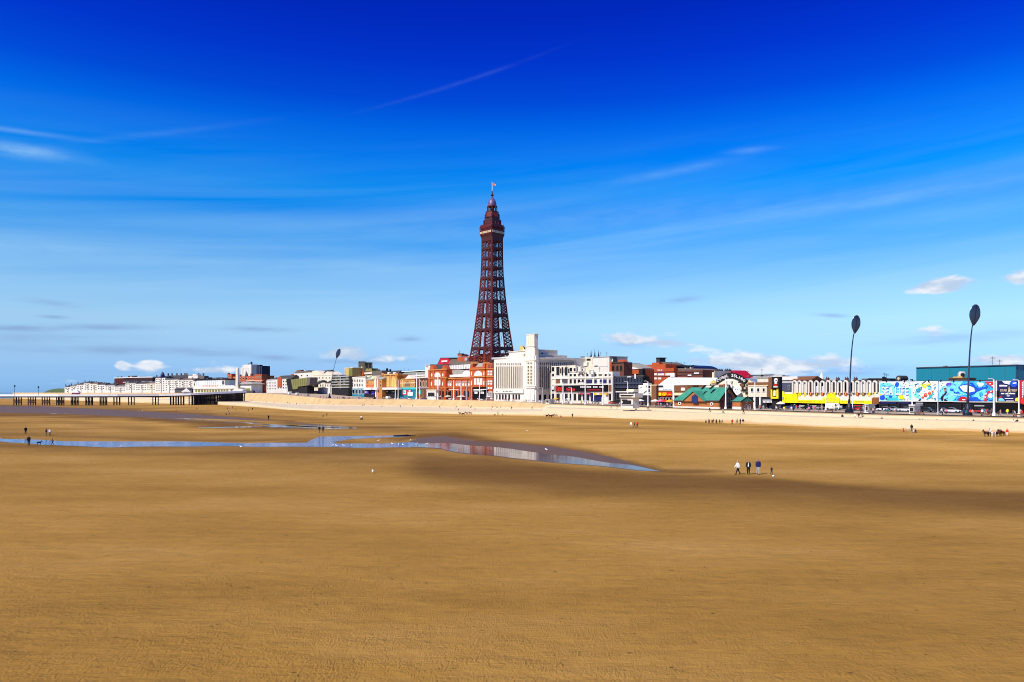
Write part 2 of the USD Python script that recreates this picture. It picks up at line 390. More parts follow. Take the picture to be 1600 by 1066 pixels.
def build_beach():
    ys = np.concatenate([np.linspace(-600, 8, 24), np.geomspace(9, 2600, 760)[0:], [3200, 4200, 6000]])
    xs = np.concatenate([[-6000, -3600, -2200, -1500], np.linspace(-1150, -420, 120)[:-1], np.linspace(-420, 200, 360), np.linspace(204, 420, 24), [600, 900]])
    X, Y = np.meshgrid(xs, ys)
    Z = z_beach(X, Y)
    und = meshkit.fbm(np.stack([X * .03, Y * .05, X * 0], -1), 3, 11) - .5
    Z = Z + und * .10 * smooth01((np.abs(Y - 145) - 60) / 30) * np.where(Y > 260, 0.6, 1.0) * smooth01((80 - Y) / 20)
    # the sheet slopes down under the sea wall instead of running on under the town
    wet = wet_shade(X, Y, Z)
    v = np.stack([X, Y, Z], -1).reshape(-1, 3)
    nx, ny = len(xs), len(ys)
    i, j = np.meshgrid(np.arange(ny - 1), np.arange(nx - 1), indexing='ij')
    q = np.stack([i * nx + j, i * nx + j + 1, (i + 1) * nx + j + 1, (i + 1) * nx + j], -1).reshape(-1, 4)
    n = {'g': ('geometry', {}), 'a': ('attribute', {'attribute': 'wet'}),
         'm1': ('mapping', {'scale': (.028, .06, .1)}), 'n1': ('noise_texture', {'scale': 1.0, 'detail': 8.0, 'roughness': 0.6}),
         'm2': ('mapping', {'scale': (1.5, 1.1, 1), 'rotation': (0, 0, .35)}), 'n2': ('noise_texture', {'scale': 1.0, 'detail': 7.0, 'roughness': 0.7, 'distortion': .4}),
         'dry': ('rgb_ramp', {'ramp': [(0.27, (.285, .150, .024)), (0.5, (.41, .230, .046)), (0.73, (.52, .31, .09))]}),
         'fine': ('rgb_ramp', {'ramp': [(0.25, (.84, .82, .78)), (0.5, (1, 1, 1)), (0.75, (1.10, 1.09, 1.06))]}),
         'dryf': ('mix_color', {'blend_type': 'multiply', 'fac': 1.0, 'use_clamp': False}),
         'wet_shade_c': ('mix_color', {'blend_type': 'multiply', 'fac': 1.0, 'b': (.37, .325, .235), 'use_clamp': False}),
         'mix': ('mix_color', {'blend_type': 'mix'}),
         'rough': ('map_range', {'from_min': 0.5, 'from_max': 1.0, 'to_min': 0.95, 'to_max': 0.85, 'clamp': True}),
         'm3': ('mapping', {'scale': (7.0, 3.8, 3), 'rotation': (0, 0, .45)}), 'n3': ('noise_texture', {'scale': 1.0, 'detail': 3.0, 'roughness': 0.5, 'distortion': 1.2}),
         'm4': ('mapping', {'scale': (.35, .9, 1)}), 'n4': ('noise_texture', {'scale': 1.0, 'detail': 5.0, 'roughness': 0.6}),
         'pm': ('map_range', {'from_min': .35, 'from_max': .7, 'to_min': .25, 'to_max': 1.0, 'clamp': True}),
         'h': ('math', {'math_type': 'multiply'}), 'h2': ('math', {'math_type': 'multiply_add', 'value2': .7}),
         'bump': ('bump', {'strength': 1.0, 'distance': .15}),
         'p': ('principled_bsdf', {'specular_ior_level': .12})}
    l = [('g.position', 'm1.vector'), ('m1.vector', 'n1.vector'), ('g.position', 'm2.vector'), ('m2.vector', 'n2.vector'), ('n1.fac', 'dry.fac'), ('n2.fac', 'fine.fac'), ('dry.color', 'dryf.a'), ('fine.color', 'dryf.b'),
         ('dryf.result', 'wet_shade_c.a'), ('dryf.result', 'mix.a'), ('wet_shade_c.result', 'mix.b'), ('a.fac', 'mix.fac'), ('mix.result', 'p.base_color'), ('a.fac', 'rough.value'), ('rough.result', 'p.roughness'),
         ('g.position', 'm3.vector'), ('m3.vector', 'n3.vector'), ('g.position', 'm4.vector'), ('m4.vector', 'n4.vector'), ('n4.fac', 'pm.value'), ('n3.fac', 'h.value1'), ('pm.result', 'h.value2'), ('n4.fac', 'h2.value1'), ('h.value', 'h2.value3'),
         ('h2.value', 'bump.height'), ('bump.normal', 'p.normal')]
    LOOKS['sand'] = usdkit.material(stage, '/World/Looks/sand', n, l, surface='p.BSDF')
    m = usdkit.mesh(stage, '/World/beach', (v, q), LOOKS['sand'], smooth=True)
    UsdGeom.PrimvarsAPI(m).CreatePrimvar('wet', Sdf.ValueTypeNames.FloatArray, 'vertex').Set(wet.reshape(-1).astype(np.float32).tolist())  # mask holds wetness plus the shade painted along the long band
    keys(m.GetPrim(), 'wide tan sand beach at low tide with darker wet bands and painted gully shade', kind='structure')


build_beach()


def water_look(name, base, rough, bump, scale, ior=1.34):
    n = {'g': ('geometry', {}), 'm': ('mapping', {'scale': scale}), 'n': ('noise_texture', {'scale': 1.0, 'detail': 3.0, 'roughness': .5}),
         'b': ('bump', {'strength': min(bump, 1.0), 'distance': .05 * max(1.0, bump)}), 'p': ('principled_bsdf', {'base_color': base, 'roughness': rough, 'ior': ior})}
    LOOKS[name] = usdkit.material(stage, f'/World/Looks/{name}', n, [('g.position', 'm.vector'), ('m.vector', 'n.vector'), ('n.fac', 'b.height'), ('b.normal', 'p.normal')], surface='p.BSDF')


water_look('pool_water', (.006, .05, .22), .07, 1.5, (.25, 2.2, 1), 1.23)  # blue of the sky reflection is put into the base colour
water_look('film_water', (.085, .048, .044), .05, .10, (.3, 2.4, 1), 1.105)
water_look('wet_sheen', (.115, .064, .038), .40, .6, (.6, 2.4, 1), 1.065)
water_look('sea_water', (.02, .05, .08), .15, .8, (.05, .15, 1))


def sheet(name, outline, mat, lift, label, step=1.2):
    """A sheet of water over the sand, its outline given in photograph pixels and laid on the beach."""
    from shapely.geometry import Polygon
    pts = []
    for (x0, y0), (x1, y1) in zip(outline, outline[1:] + outline[:1]):
        k = max(2, int(abs(x1 - x0) / 6))
        for t in np.arange(k) / k:
            px, py = x0 + (x1 - x0) * t, y0 + (y1 - y0) * t
            d = FPX * EYE / (py - HOR)
            for _ in range(4):
                d = FPX * (EYE - z_beach((px - CX) * d / FPX, d)) / (py - HOR)
            x = (px - CX) * d / FPX
            wob = meshkit.noise(np.array([x * .15, d * .15, 3.0]), 5) - .5
            pts.append((x, d + wob * 3.2 * min(1, (py - 640) / 50 + .3)))
    poly = Polygon(pts).buffer(0)
    if poly.geom_type != 'Polygon':
        poly = max(poly.geoms, key=lambda g: g.area)
    poly = poly.simplify(.05)
    v, f = trimesh.creation.triangulate_polygon(poly, engine='earcut')
    z = z_beach(v[:, 0], v[:, 1])
    z = z * 0 + np.median(z) if np.ptp(z) < .02 else z
    m = MB().add(np.column_stack([v, z + lift]), f)
    m.build(name, mat, smooth=True, label=label, kind='structure')


sheet('wet_sand', [(640, 690), (655, 684.5), (690, 682), (712, 684), (740, 689.5), (800, 692), (860, 698), (920, 707), (970, 718), (1005, 729), (1034, 736), (1000, 735.5), (950, 731), (900, 727), (850, 721.5), (800, 718), (770, 714), (740, 711), (712, 707), (690, 702), (640, 699.5)],
      'wet_sheen', .010, 'dark purple brown patch of soaked sand round the mirroring film')
sheet('wet_film', [(640, 694), (690, 693), (712, 694), (740, 696.4), (800, 702), (860, 710), (920, 718), (970, 725), (1005, 731), (1030, 735.8), (1000, 735.1), (950, 730.4), (900, 726.4), (850, 720.8), (800, 717), (770, 713), (740, 710), (712, 706), (690, 701.2), (640, 698.8)],
      'film_water', .018, 'shallow film of water on the sand mirroring the white and red buildings')
sheet('pool', [(-120, 684), (0, 686), (45, 687.5), (100, 690), (200, 690.3), (260, 689.8), (330, 691), (380, 692), (478, 692.5), (488, 687), (497, 683), (560, 681.5), (640, 680.6), (646, 682), (600, 684), (545, 687), (522, 690.5), (530, 692.8), (600, 692.5), (645, 690.5), (660, 694), (640, 699.6), (540, 699), (480, 698.4), (380, 697.6), (300, 697.6), (200, 698.8), (150, 698), (60, 696), (30, 691.5), (0, 690), (-120, 689)],
      'pool_water', .020, 'long blue tidal pool lying across the sand')
sheet('wet_sand', [(-80, 633), (60, 634.5), (200, 641.5), (300, 647), (400, 655), (460, 660.5), (562, 668.3), (520, 670.6), (440, 669.4), (380, 665), (300, 658), (230, 652.5), (100, 647), (-80, 643)],
      'wet_sheen', .010, 'dark purple brown wedge of soaked sand along the upper streams')
sheet('shallow_stream', [(80, 645.3), (200, 647), (290, 653.5), (360, 658.5), (430, 663.5), (500, 667), (560, 668.5), (500, 668.2), (430, 665.2), (360, 660.3), (290, 655.2), (200, 648.6), (80, 646.6)], 'film_water', .03, 'thin bright stream running down the upper beach below the pier')
sheet('shallow_stream', [(310, 668.4), (390, 666.5), (470, 664.6), (540, 666.8), (560, 669.5), (520, 671), (440, 667.6), (390, 668.2), (310, 669.2)], 'film_water', .03, 'short forked stream on wet sand between the long pool and the apron')
sheet('shallow_stream', [(-60, 640.5), (60, 641), (160, 643), (205, 645.2), (100, 643), (-60, 642.6)], 'film_water', .03, 'flat stream on wet sand nearest the pier legs at the left edge')


def build_coast():
    def strip(rows, name, mat, label, sub=1):
        mb = MB(); k = len(rows[0])
        for A, B in zip(rows[:-1], rows[1:]):
            mb.add(np.vstack([A, B]), [[i, i + 1, k + i + 1, k + i] if A is not None else 0 for i in range(k - 1)])
        return mb.build(name, mat, label=label, kind='structure')
    foot = BOT.copy(); foot[:, 2] -= .6; foot[:, :2] -= BK * 3.0
    # apron in long shallow steps
    def steps(A, B, n):
        rows = []
        for i in range(n):
            p = A + (B - A) * ((i) / n); q = A + (B - A) * ((i + 1) / n)
            r = p.copy(); r[:, 2] = q[:, 2] - (.0)
            rows += [p, r]
        rows.append(B)
        return rows
    rows = [foot, BOT]
    lo = BOT + (MID - BOT) * .80
    rows += steps(BOT, lo, 1)[1:] + steps(lo, MID, 4)[1:]
    ap = strip(rows[::-1], 'apron', 'apron_concrete', 'pale stepped concrete apron sloping from the sea wall to the sand')
    k = len(BOT); val = np.linspace(0, 1, len(rows)); val = np.array([max(0, min(1, v)) for v in [0, 0] + [.8] * 2 + list(np.linspace(.84, 1, max(1, len(rows) - 4)))])[:len(rows)][::-1]
    per = []
    for A_, B_ in zip(val[:-1], val[1:]):
        per += [A_] * k + [B_] * k
    UsdGeom.PrimvarsAPI(stage.GetPrimAtPath(ap)).CreatePrimvar('up', Sdf.ValueTypeNames.FloatArray, 'vertex').Set([float(x) for x in per])
    strip([TOP + [0, 0, .0], MID], 'sea_wall', 'wall_sand', 'sand coloured concrete sea wall under the promenade')
    # promenade deck and town ground behind, level across, following the edge
    ts = [0, 4, 12, 48, 60, 120, 300, 900, 2600]
    rows = []
    for t in ts:
        r = TOP.copy(); r[:, :2] += BK * t; rows.append(r)
    strip(rows[:4][::-1], 'promenade', 'paving', 'wide pale paved promenade along the sea wall')
    r2 = [r - [0, 0, .012 if i == 0 else 0.012] for i, r in enumerate(rows[3:])]
    strip(r2[::-1], 'town_ground', 'asphalt', 'grey street ground behind the promenade')
    j = MB()
    for fr_, wd in ((.80, .42), (.42, .2)):
        A = BOT + (MID - BOT) * fr_; e = (MID - BOT); e = e / np.linalg.norm(e[:, :2], axis=1, keepdims=True) * wd
        k = len(A); up = np.array([0, 0, .02])
        j.add(np.vstack([A + up, A + e + up]), [[i + 1, i, k + i, k + i + 1] for i in range(k - 8)])
    cum = 0.0
    for i in range(len(BOT) - 9):
        n_ = max(1, int(np.linalg.norm(BOT[i + 1] - BOT[i]) / 8))
        for t in np.arange(n_) / n_:
            b_, m_ = BOT[i] * (1 - t) + BOT[i + 1] * t, MID[i] * (1 - t) + MID[i + 1] * t; u_ = (BOT[i + 1] - BOT[i]); u_ = u_ / np.linalg.norm(u_) * .13
            c0, c1 = b_ + (m_ - b_) * .22, b_ + (m_ - b_) * .97; up = np.array([0, 0, .03])
            j.add([c0 - u_ + up, c0 + u_ + up, c1 + u_ + up, c1 - u_ + up], [[0, 1, 2, 3]])
    j.build('apron_joint', 'wall_sand', label='long joint lines along the concrete apron', kind='structure')
    kerb = MB()
    for off, h, w in ((.15, .30, .5),):
        e = TOP.copy(); e[:, :2] += BK * off
        e2 = TOP.copy(); e2[:, :2] += BK * (off + w)
        k = len(e)
        seq = [e - [0, 0, .05], e + [0, 0, h], e2 + [0, 0, h], e2 - [0, 0, .05]]
        for A, B in zip(seq[:-1], seq[1:]):
            kerb.add(np.vstack([A[:12], B[:12]]), [[i + 1, i, 12 + i, 12 + i + 1] for i in range(11)])
    kerb.build('promenade_kerb', 'kerb_dark', label='low dark kerb wall along the promenade edge', kind='structure')


look('concrete_pale', (.56, .465, .31), .9, .2, .12)
look('wall_sand', (.45, .31, .145), .9, .24, .16, streak=True)
look('paving', (.38, .29, .20), .85, .12, .3)
look('asphalt', (.07, .07, .075), .9, .15, .3)
look('kerb_dark', (.035, .03, .028), .85, .1, .5)
_n = {'g': ('geometry', {}), 'a': ('attribute', {'attribute': 'up'}), 'm': ('mapping', {'scale': (.03, .022, .3)}), 'n': ('noise_texture', {'scale': 1.0, 'detail': 7.0, 'roughness': .62}),
      'd': ('math', {'math_type': 'multiply_add', 'value2': -1.15, 'value3': .16}), 'e': ('math', {'math_type': 'add'}), 'r': ('map_range', {'range_type': 'smoothstep', 'from_min': .38, 'from_max': .62, 'to_min': 0.0, 'to_max': .7, 'clamp': True}),
      'm2': ('mapping', {'scale': (.5, .5, 2.0)}), 'n2': ('noise_texture', {'scale': 1.0, 'detail': 6.0, 'roughness': .65}), 'c': ('rgb_ramp', {'ramp': [(.25, (.52, .43, .275)), (.5, (.57, .475, .305)), (.75, (.60, .505, .335))]}),
      'x': ('mix_color', {'blend_type': 'mix', 'b': (.42, .27, .10)}), 'p': ('principled_bsdf', {'roughness': .9, 'specular_ior_level': .2})}
LOOKS['apron_concrete'] = usdkit.material(stage, '/World/Looks/apron_concrete', _n, [('g.position', 'm.vector'), ('m.vector', 'n.vector'), ('a.fac', 'd.value1'), ('n.fac', 'e.value1'), ('d.value', 'e.value2'), ('e.value', 'r.value'), ('g.position', 'm2.vector'), ('m2.vector', 'n2.vector'), ('n2.fac', 'c.fac'),
      ('c.color', 'x.a'), ('r.result', 'x.fac'), ('x.result', 'p.base_color')], surface='p.BSDF')
build_coast()
_g = MB()
_gq = []
for _t in np.linspace(0, 1, 14):
    _px, _py = 20 + 115 * _t, 982 - 24 * _t + 1.5 * math.sin(_t * 9); _gd = FPX * EYE / (_py - HOR); _gq.append(at(_px, _gd, z=.07))
_gq = np.array(_gq); _gw = np.interp(np.linspace(0, 1, 14), [0, .3, 1], [.01, .035, .008])[:, None] * np.array([.2, 1, 0])
_g.add(np.vstack([_gq - _gw, _gq + _gw]), [[i, i + 1, 15 + i, 14 + i] for i in range(13)])
LOOKS['wet_groove'] = look('wet_groove', (.11, .06, .018))
_g.build('sand_groove', 'wet_groove', label='thin dark drag mark in the sand at the lower left', kind='structure')
_s = MB().add([(-30000, 900, -2.95), (-200, 900, -2.95), (2000, 40000, -2.95), (-30000, 40000, -2.95), (-30000, -3000, -2.95), (-3000, -3000, -2.95)], [[0, 1, 2], [0, 2, 3], [4, 5, 1], [4, 1, 0]])
_s.build('sea', 'sea_water', label='flat blue sea at the far left horizon', kind='structure')
# ------------------------------------------------------------------ building kit
def L(name, *c, **k):
    look(name, c, **k)


L('white_paint', .60, .56, .48, rough=.75, var=.16, scale=.22, streak=True); L('cream_pale', .62, .55, .41, var=.15, streak=True); L('cream', .70, .58, .34, var=.1); L('ochre', .50, .36, .10)
L('red_brick', .38, .070, .018, var=.22, scale=.6); L('orange_brick', .44, .165, .038, var=.18, scale=.5); L('orange_trim', .52, .30, .10, var=.1); L('dark_brick', .13, .038, .022, var=.2)
L('brown', .16, .065, .025, var=.15); L('slate', .05, .048, .05, var=.25, spec=.15); L('slate_brown', .13, .10, .08, var=.2); L('roof_grey', .27, .25, .21, var=.15); L('roof_green_grey', .22, .24, .19, var=.15)
L('copper_green', .042, .235, .155, var=.22, scale=.5, rough=.6); L('glass_dark', .008, .009, .012, rough=.2, spec=.3, var=.3); L('glass_blue', .012, .035, .13, rough=.12, spec=.6, var=.3); L('blind', .66, .64, .61, var=.1); L('shutter_tan', .13, .10, .062, var=.2)
L('iron_red', .10, .0105, .010, rough=.55, var=.2); L('iron_dark', .05, .010, .009, rough=.55, var=.2); L('dome_violet', .11, .07, .16, rough=.35); L('gold_cream', .50, .40, .24)
L('teal', .008, .165, .225, rough=.45, var=.06, scale=.1); L('black', .006, .006, .007, rough=.7, spec=.08); L('soot', .018, .017, .018, rough=.8, spec=.1); L('navy', .010, .013, .075, rough=.45); L('navy_glass', .010, .012, .024, rough=.3, spec=.2); L('station_brick', .33, .115, .035, var=.2, scale=.6)
L('yellow', .86, .68, .006, rough=.5, var=.05); L('amber', .85, .36, .01, rough=.5, var=.05); L('red', .58, .025, .015, rough=.5, var=.08); L('crimson', .42, .008, .02, rough=.5); L('purple', .10, .05, .42); L('aqua', .03, .42, .44, rough=.5)
L('sky_print', .16, .60, .80, rough=.45, var=.22, scale=.25); L('sea_print', .03, .34, .72, rough=.45, var=.3, scale=.2); L('deep_print', .01, .07, .50, rough=.45, var=.3); L('violet_print', .13, .06, .45, rough=.45); L('pale_print', .78, .83, .84, rough=.45, var=.1, scale=.4); L('teal_print', .02, .25, .33, rough=.45)
L('olive', .17, .155, .022, rough=.35, var=.12); L('steel_blue', .055, .065, .10, rough=.5); L('grey', .33, .33, .33); L('grey_dark', .06, .06, .065); L('stone_dark', .075, .065, .045, var=.3, scale=.8); L('stone_ochre', .26, .20, .06, var=.3, scale=.8)
L('wood', .26, .085, .022, rough=.55, var=.2, streak=True); L('pier_white', .80, .80, .78, rough=.6); L('pier_iron', .018, .016, .016, rough=.7); L('mirror_steel', .015, .022, .05, rough=.22, metallic=.0, spec=.8); L('pole_white', .74, .74, .72, rough=.5); L('pole_grey', .36, .37, .38, rough=.5)
L('chrome', .5, .5, .52, rough=.25, metallic=1.0); L('rubber', .012, .012, .012); L('skin', .42, .22, .14, rough=.6); L('hair', .03, .018, .01); L('denim', .035, .05, .11); L('tan_cloth', .38, .28, .17); L('pink', .60, .16, .26); L('cliff_grass', .06, .085, .022, var=.35, scale=.06); L('cliff_earth', .12, .10, .05, var=.3, scale=.06)
L('horse_brown', .07, .03, .014); L('horse_white', .66, .62, .55); L('feather', .8, .8, .8)


def dl(px):
    return 301.2 / ((px - CX) / FPX + 0.65)


class Bld:
    """A building of the front: its facade runs from pixel column x0 to x1, the right corner at distance d."""
    def __init__(s, name, label, x0, x1, yt=None, mat=None, depth=14, d=None, th=57, cat='building', group=None, zb=None, wall='wall', kind=None):
        s.d = dl(x1) if d is None else d
        s.f = Fr(x1, s.d, th)
        s.zb = z_land(*s.f.o) - .5 if zb is None else zb
        s.depth = depth
        s.p = thing(name, label, cat, (s.f.o[0], s.f.o[1], s.zb), group, kind)
        s.x0, s.x1 = x0, x1
        if mat:
            s.wall = s.box(wall, mat, x0, x1, yt, None, 0, depth)

    def zz(s, y, a, b, fr):
        return s.zb if y is None else fr.z(y, a, b)

    def rect(s, x0, x1, y0, y1, b, fr):
        a0, a1 = fr.a(x0, b), fr.a(x1, b); am = (a0 + a1) / 2
        return a0, a1, s.zz(y1, am, b, fr), s.zz(y0, am, b, fr)

    def box(s, name, mat, x0, x1, y0, y1, b0=-.1, b1=.3, parent=None, fr=None, **k):
        fr = fr or s.f
        a0, a1, z0, z1 = s.rect(x0, x1, y0, y1, b0, fr)
        return MB().box(fr, a0, a1, b0, b1, z0, z1).build(name, mat, parent or s.p, **k)

    def boxes(s, name, mat, rects, b0=-.1, b1=.3, parent=None, fr=None):
        """Several alike pieces, each a part of its own."""
        return [s.box(name, mat, *r, b0, b1, parent, fr) for r in rects]

    def joined(s, name, mat, rects, b0=-.1, b1=.3, parent=None, fr=None, **k):
        fr = fr or s.f; m = MB()
        for r in rects:
            a0, a1, z0, z1 = s.rect(*r, b0, fr)
            m.box(fr, a0, a1, b0, b1, z0, z1)
        return m.build(name, mat, parent or s.p, **k)

    def win(s, x0, x1, y0, y1, pane='glass_dark', frame='white_paint', b=0.0, parent=None, fr=None, arch=False, bars=0, name='window'):
        fr = fr or s.f
        a0, a1, z0, z1 = s.rect(x0, x1, y0, y1, b, fr)
        w = min(.28, .16 * (a1 - a0), .16 * (z1 - z0))
        m, g = MB(), MB()
        if arch:
            def out(q):
                r = (a1 - a0) / 2 - q; c = (a0 + a1) / 2; zc = max(z1 - (a1 - a0) / 2, z0 + q + .05); h = z1 - q - zc
                return [(a0 + q, z0 + q), (a1 - q, z0 + q)] + [(c + r * math.cos(t), zc + h * math.sin(t)) for t in np.linspace(0, math.pi, 9)]
            from shapely.geometry import Polygon
            ring = Polygon(out(0), [out(w)])
            vv, ff = trimesh.creation.triangulate_polygon(ring, engine='earcut')
            k = len(vv)
            m.add([fr.P(a, b - .16, z) for a, z in vv], ff)
            for loop in (out(0), out(w)):
                n = len(loop)
                m.add([fr.P(a, b - .16, z) for a, z in loop] + [fr.P(a, b + .05, z) for a, z in loop], [[i, (i + 1) % n, n + (i + 1) % n, n + i] for i in range(n)])
            g.prism(fr, out(w * .9), b - .05, b + .05)
            if bars:
                for t in np.linspace(0, 1, bars + 2)[1:-1]:
                    a = a0 + (a1 - a0) * t; m.box(fr, a - w * .3, a + w * .3, b - .13, b, z0 + w, z1 - w - abs(t - .5) * (a1 - a0) * .4)
        else:
            m.box(fr, a0, a0 + w, b - .16, b + .05, z0, z1).box(fr, a1 - w, a1, b - .16, b + .05, z0, z1)
            m.box(fr, a0 + w, a1 - w, b - .16, b + .05, z0, z0 + w).box(fr, a0 + w, a1 - w, b - .16, b + .05, z1 - w, z1)
            for t in np.linspace(0, 1, bars + 2)[1:-1]:
                a = a0 + (a1 - a0) * t; m.box(fr, a - w * .35, a + w * .35, b - .14, b + .05, z0 + w, z1 - w)
            g.box(fr, a0 + w * .9, a1 - w * .9, b - .05, b + .04, z0 + w * .9, z1 - w * .9)
        p = m.build(name, frame, parent or s.p)
        g.build('pane', pane, p)
        return p

    def grid(s, x0, x1, nx, rows, fx=.55, pane='glass_dark', frame='white_paint', b=0.0, parent=None, fr=None, arch=False, skip=0, bars=0):
        w = (x1 - x0) / nx
        for y0, y1 in rows:
            for i in range(nx):
                if skip and RNG.random() < skip:
                    continue
                pn = pane if isinstance(pane, str) else pane[RNG.integers(len(pane))]
                s.win(x0 + (i + .5 - fx / 2) * w, x0 + (i + .5 + fx / 2) * w, y0, y1, pn, frame, b, parent, fr, arch, bars)

    def gable_roof(s, name, mat, x0, x1, ye, yr, b0, b1, over=.3, parent=None):
        """Ridge along the facade."""
        fr = s.f; a0, a1 = fr.a(x0, b0), fr.a(x1, b0); am = (a0 + a1) / 2
        ze, zr = s.zz(ye, am, b0, fr), s.zz(yr, am, (b0 + b1) / 2, fr)
        m = MB(); bm = (b0 + b1) / 2
        P = [(a0 - over, b0 - over, ze), (a1 + over, b0 - over, ze), (a1 + over, b1 + over, ze), (a0 - over, b1 + over, ze), (a0 - over, bm, zr), (a1 + over, bm, zr)]
        m.add([fr.P(*p) for p in P], [[0, 1, 5, 4], [2, 3, 4, 5], [3, 2, 1, 0]]).add([fr.P(*p) for p in P], [[1, 2, 5], [3, 0, 4]])
        return m.build(name, mat, parent or s.p)

    def hip_roof(s, name, mat, x0, x1, ye, yr, b0, b1, inset=.35, over=.3, parent=None):
        fr = s.f; a0, a1 = fr.a(x0, b0), fr.a(x1, b0); am = (a0 + a1) / 2
        ze, zr = s.zz(ye, am, b0, fr), s.zz(yr, am, (b0 + b1) / 2, fr)
        i, j = (a1 - a0) * inset, (b1 - b0) * min(inset, .49)
        m = MB()
        P = [(a0 - over, b0 - over, ze), (a1 + over, b0 - over, ze), (a1 + over, b1 + over, ze), (a0 - over, b1 + over, ze), (a0 + i, b0 + j, zr), (a1 - i, b0 + j, zr), (a1 - i, b1 - j, zr), (a0 + i, b1 - j, zr)]
        m.add([fr.P(*p) for p in P], [[0, 1, 5, 4], [1, 2, 6, 5], [2, 3, 7, 6], [3, 0, 4, 7], [4, 5, 6, 7], [3, 2, 1, 0]])
        return m.build(name, mat, parent or s.p)

    def cross_gable(s, name, mat, x0, x1, ye, yr, b0, b1, wallmat=None, over=.0, parent=None, xr=None):
        """Gable end towards the front: a triangular prism running back."""
        fr = s.f; a0, a1, z0, _ = s.rect(x0, x1, ye, ye, b0, fr); zr = s.zz(yr, (a0 + a1) / 2, b0, fr)
        ar = (a0 + a1) / 2 if xr is None else fr.a(xr, b0)
        p = MB().prism(fr, [(a0 - over, z0), (a1 + over, z0), (ar, zr)], b0, b1).build(name, mat, parent or s.p)
        if wallmat:
            MB().prism(fr, [(a0 + .4, z0 + .02), (a1 - .4, z0 + .02), (ar, zr - .5)], b0 - .08, b0 + .1).build('gable', wallmat, p if p.count('/') < 4 else s.p)
        return p

    def poly(s, name, mat, pts, b0, b1, parent=None, fr=None, **k):
        """Outline in photograph pixels on the facade plane."""
        fr = fr or s.f; q = []
        for x, y in pts:
            a = fr.a(x, b0); q.append((a, s.zz(y, a, b0, fr)))
        return MB().prism(fr, q, b0, b1).build(name, mat, parent or s.p, **k)

    def disc(s, name, mat, x, y, rx, ry, b0, b1, parent=None, tilt=0, n=14, fr=None, **k):
        c, sn = math.cos(tilt), math.sin(tilt)
        return s.poly(name, mat, [(x + rx * math.cos(t) * c - ry * math.sin(t) * sn, y + rx * math.cos(t) * sn + ry * math.sin(t) * c) for t in np.arange(n) * 2 * np.pi / n], b0, b1, parent, fr, **k)

    def text(s, name, mat, txt, x0, x1, y0, y1, b=-.1, parent=None, bold=True, fr=None, **k):
        fr = fr or s.f
        t = meshkit.text_mesh(txt, 1.0, .1, bold=bold); v = np.array(t.vertices); lo, hi = v.min(0), v.max(0)
        a0, a1, z0, z1 = s.rect(x0, x1, y0, y1, b, fr)
        u = (v - lo) / (hi - lo)
        pts = [fr.P(a0 + p[0] * (a1 - a0), b - .08 * p[2], z0 + p[1] * (z1 - z0)) for p in u]
        return MB().add(pts, t.faces).build(name, mat, parent or s.p, **k)

    def chimney(s, x, y0, y1, b=3, w=1.2, mat='dark_brick', parent=None):
        a = s.f.a(x, b)
        z1 = s.f.z(y0, a, b)
        z0 = s.f.z(y1, a, b) - 1.0
        m = MB().box(s.f, a - w / 2, a + w / 2, b, b + w * .7, z0, z1)
        for k in (-.3, .3):
            m.box(s.f, a + k * w - .13, a + k * w + .13, b + .2, b + .46, z1, z1 + .5)
        return m.build('chimney', mat, parent or s.p)

    def clutter(s, x0, x1, y, b0, b1, n, seed, tall=2.0):
        """Huts, vents, flues and aerials on a roof whose edge stands at row y."""
        r = np.random.default_rng(seed)
        for i in range(n):
            x, w, h, b = r.uniform(x0, x1), r.uniform(.5, 2.6), r.uniform(.5, tall), r.uniform(b0, b1)
            s.box('roof_unit', ('soot', 'grey', 'slate_brown', 'grey_dark', 'white_paint')[r.integers(5)], x, x + w, y - h, y + .6, b, b + 1.6)
        for i in range(max(1, n // 3)):
            x, b = r.uniform(x0, x1), r.uniform(b0, b1); a = s.f.a(x, b); z = s.f.z(y, a, b); hh = r.uniform(2.0, 4.5)
            m = MB().tube([s.f.P(a, b, z), s.f.P(a, b, z + hh)], .07, 5)
            for q in (.75, .9):
                m.bar(s.f.P(a - .8, b, z + hh * q), s.f.P(a + .8, b, z + hh * q), .08)
            m.build('aerial', 'soot', s.p)

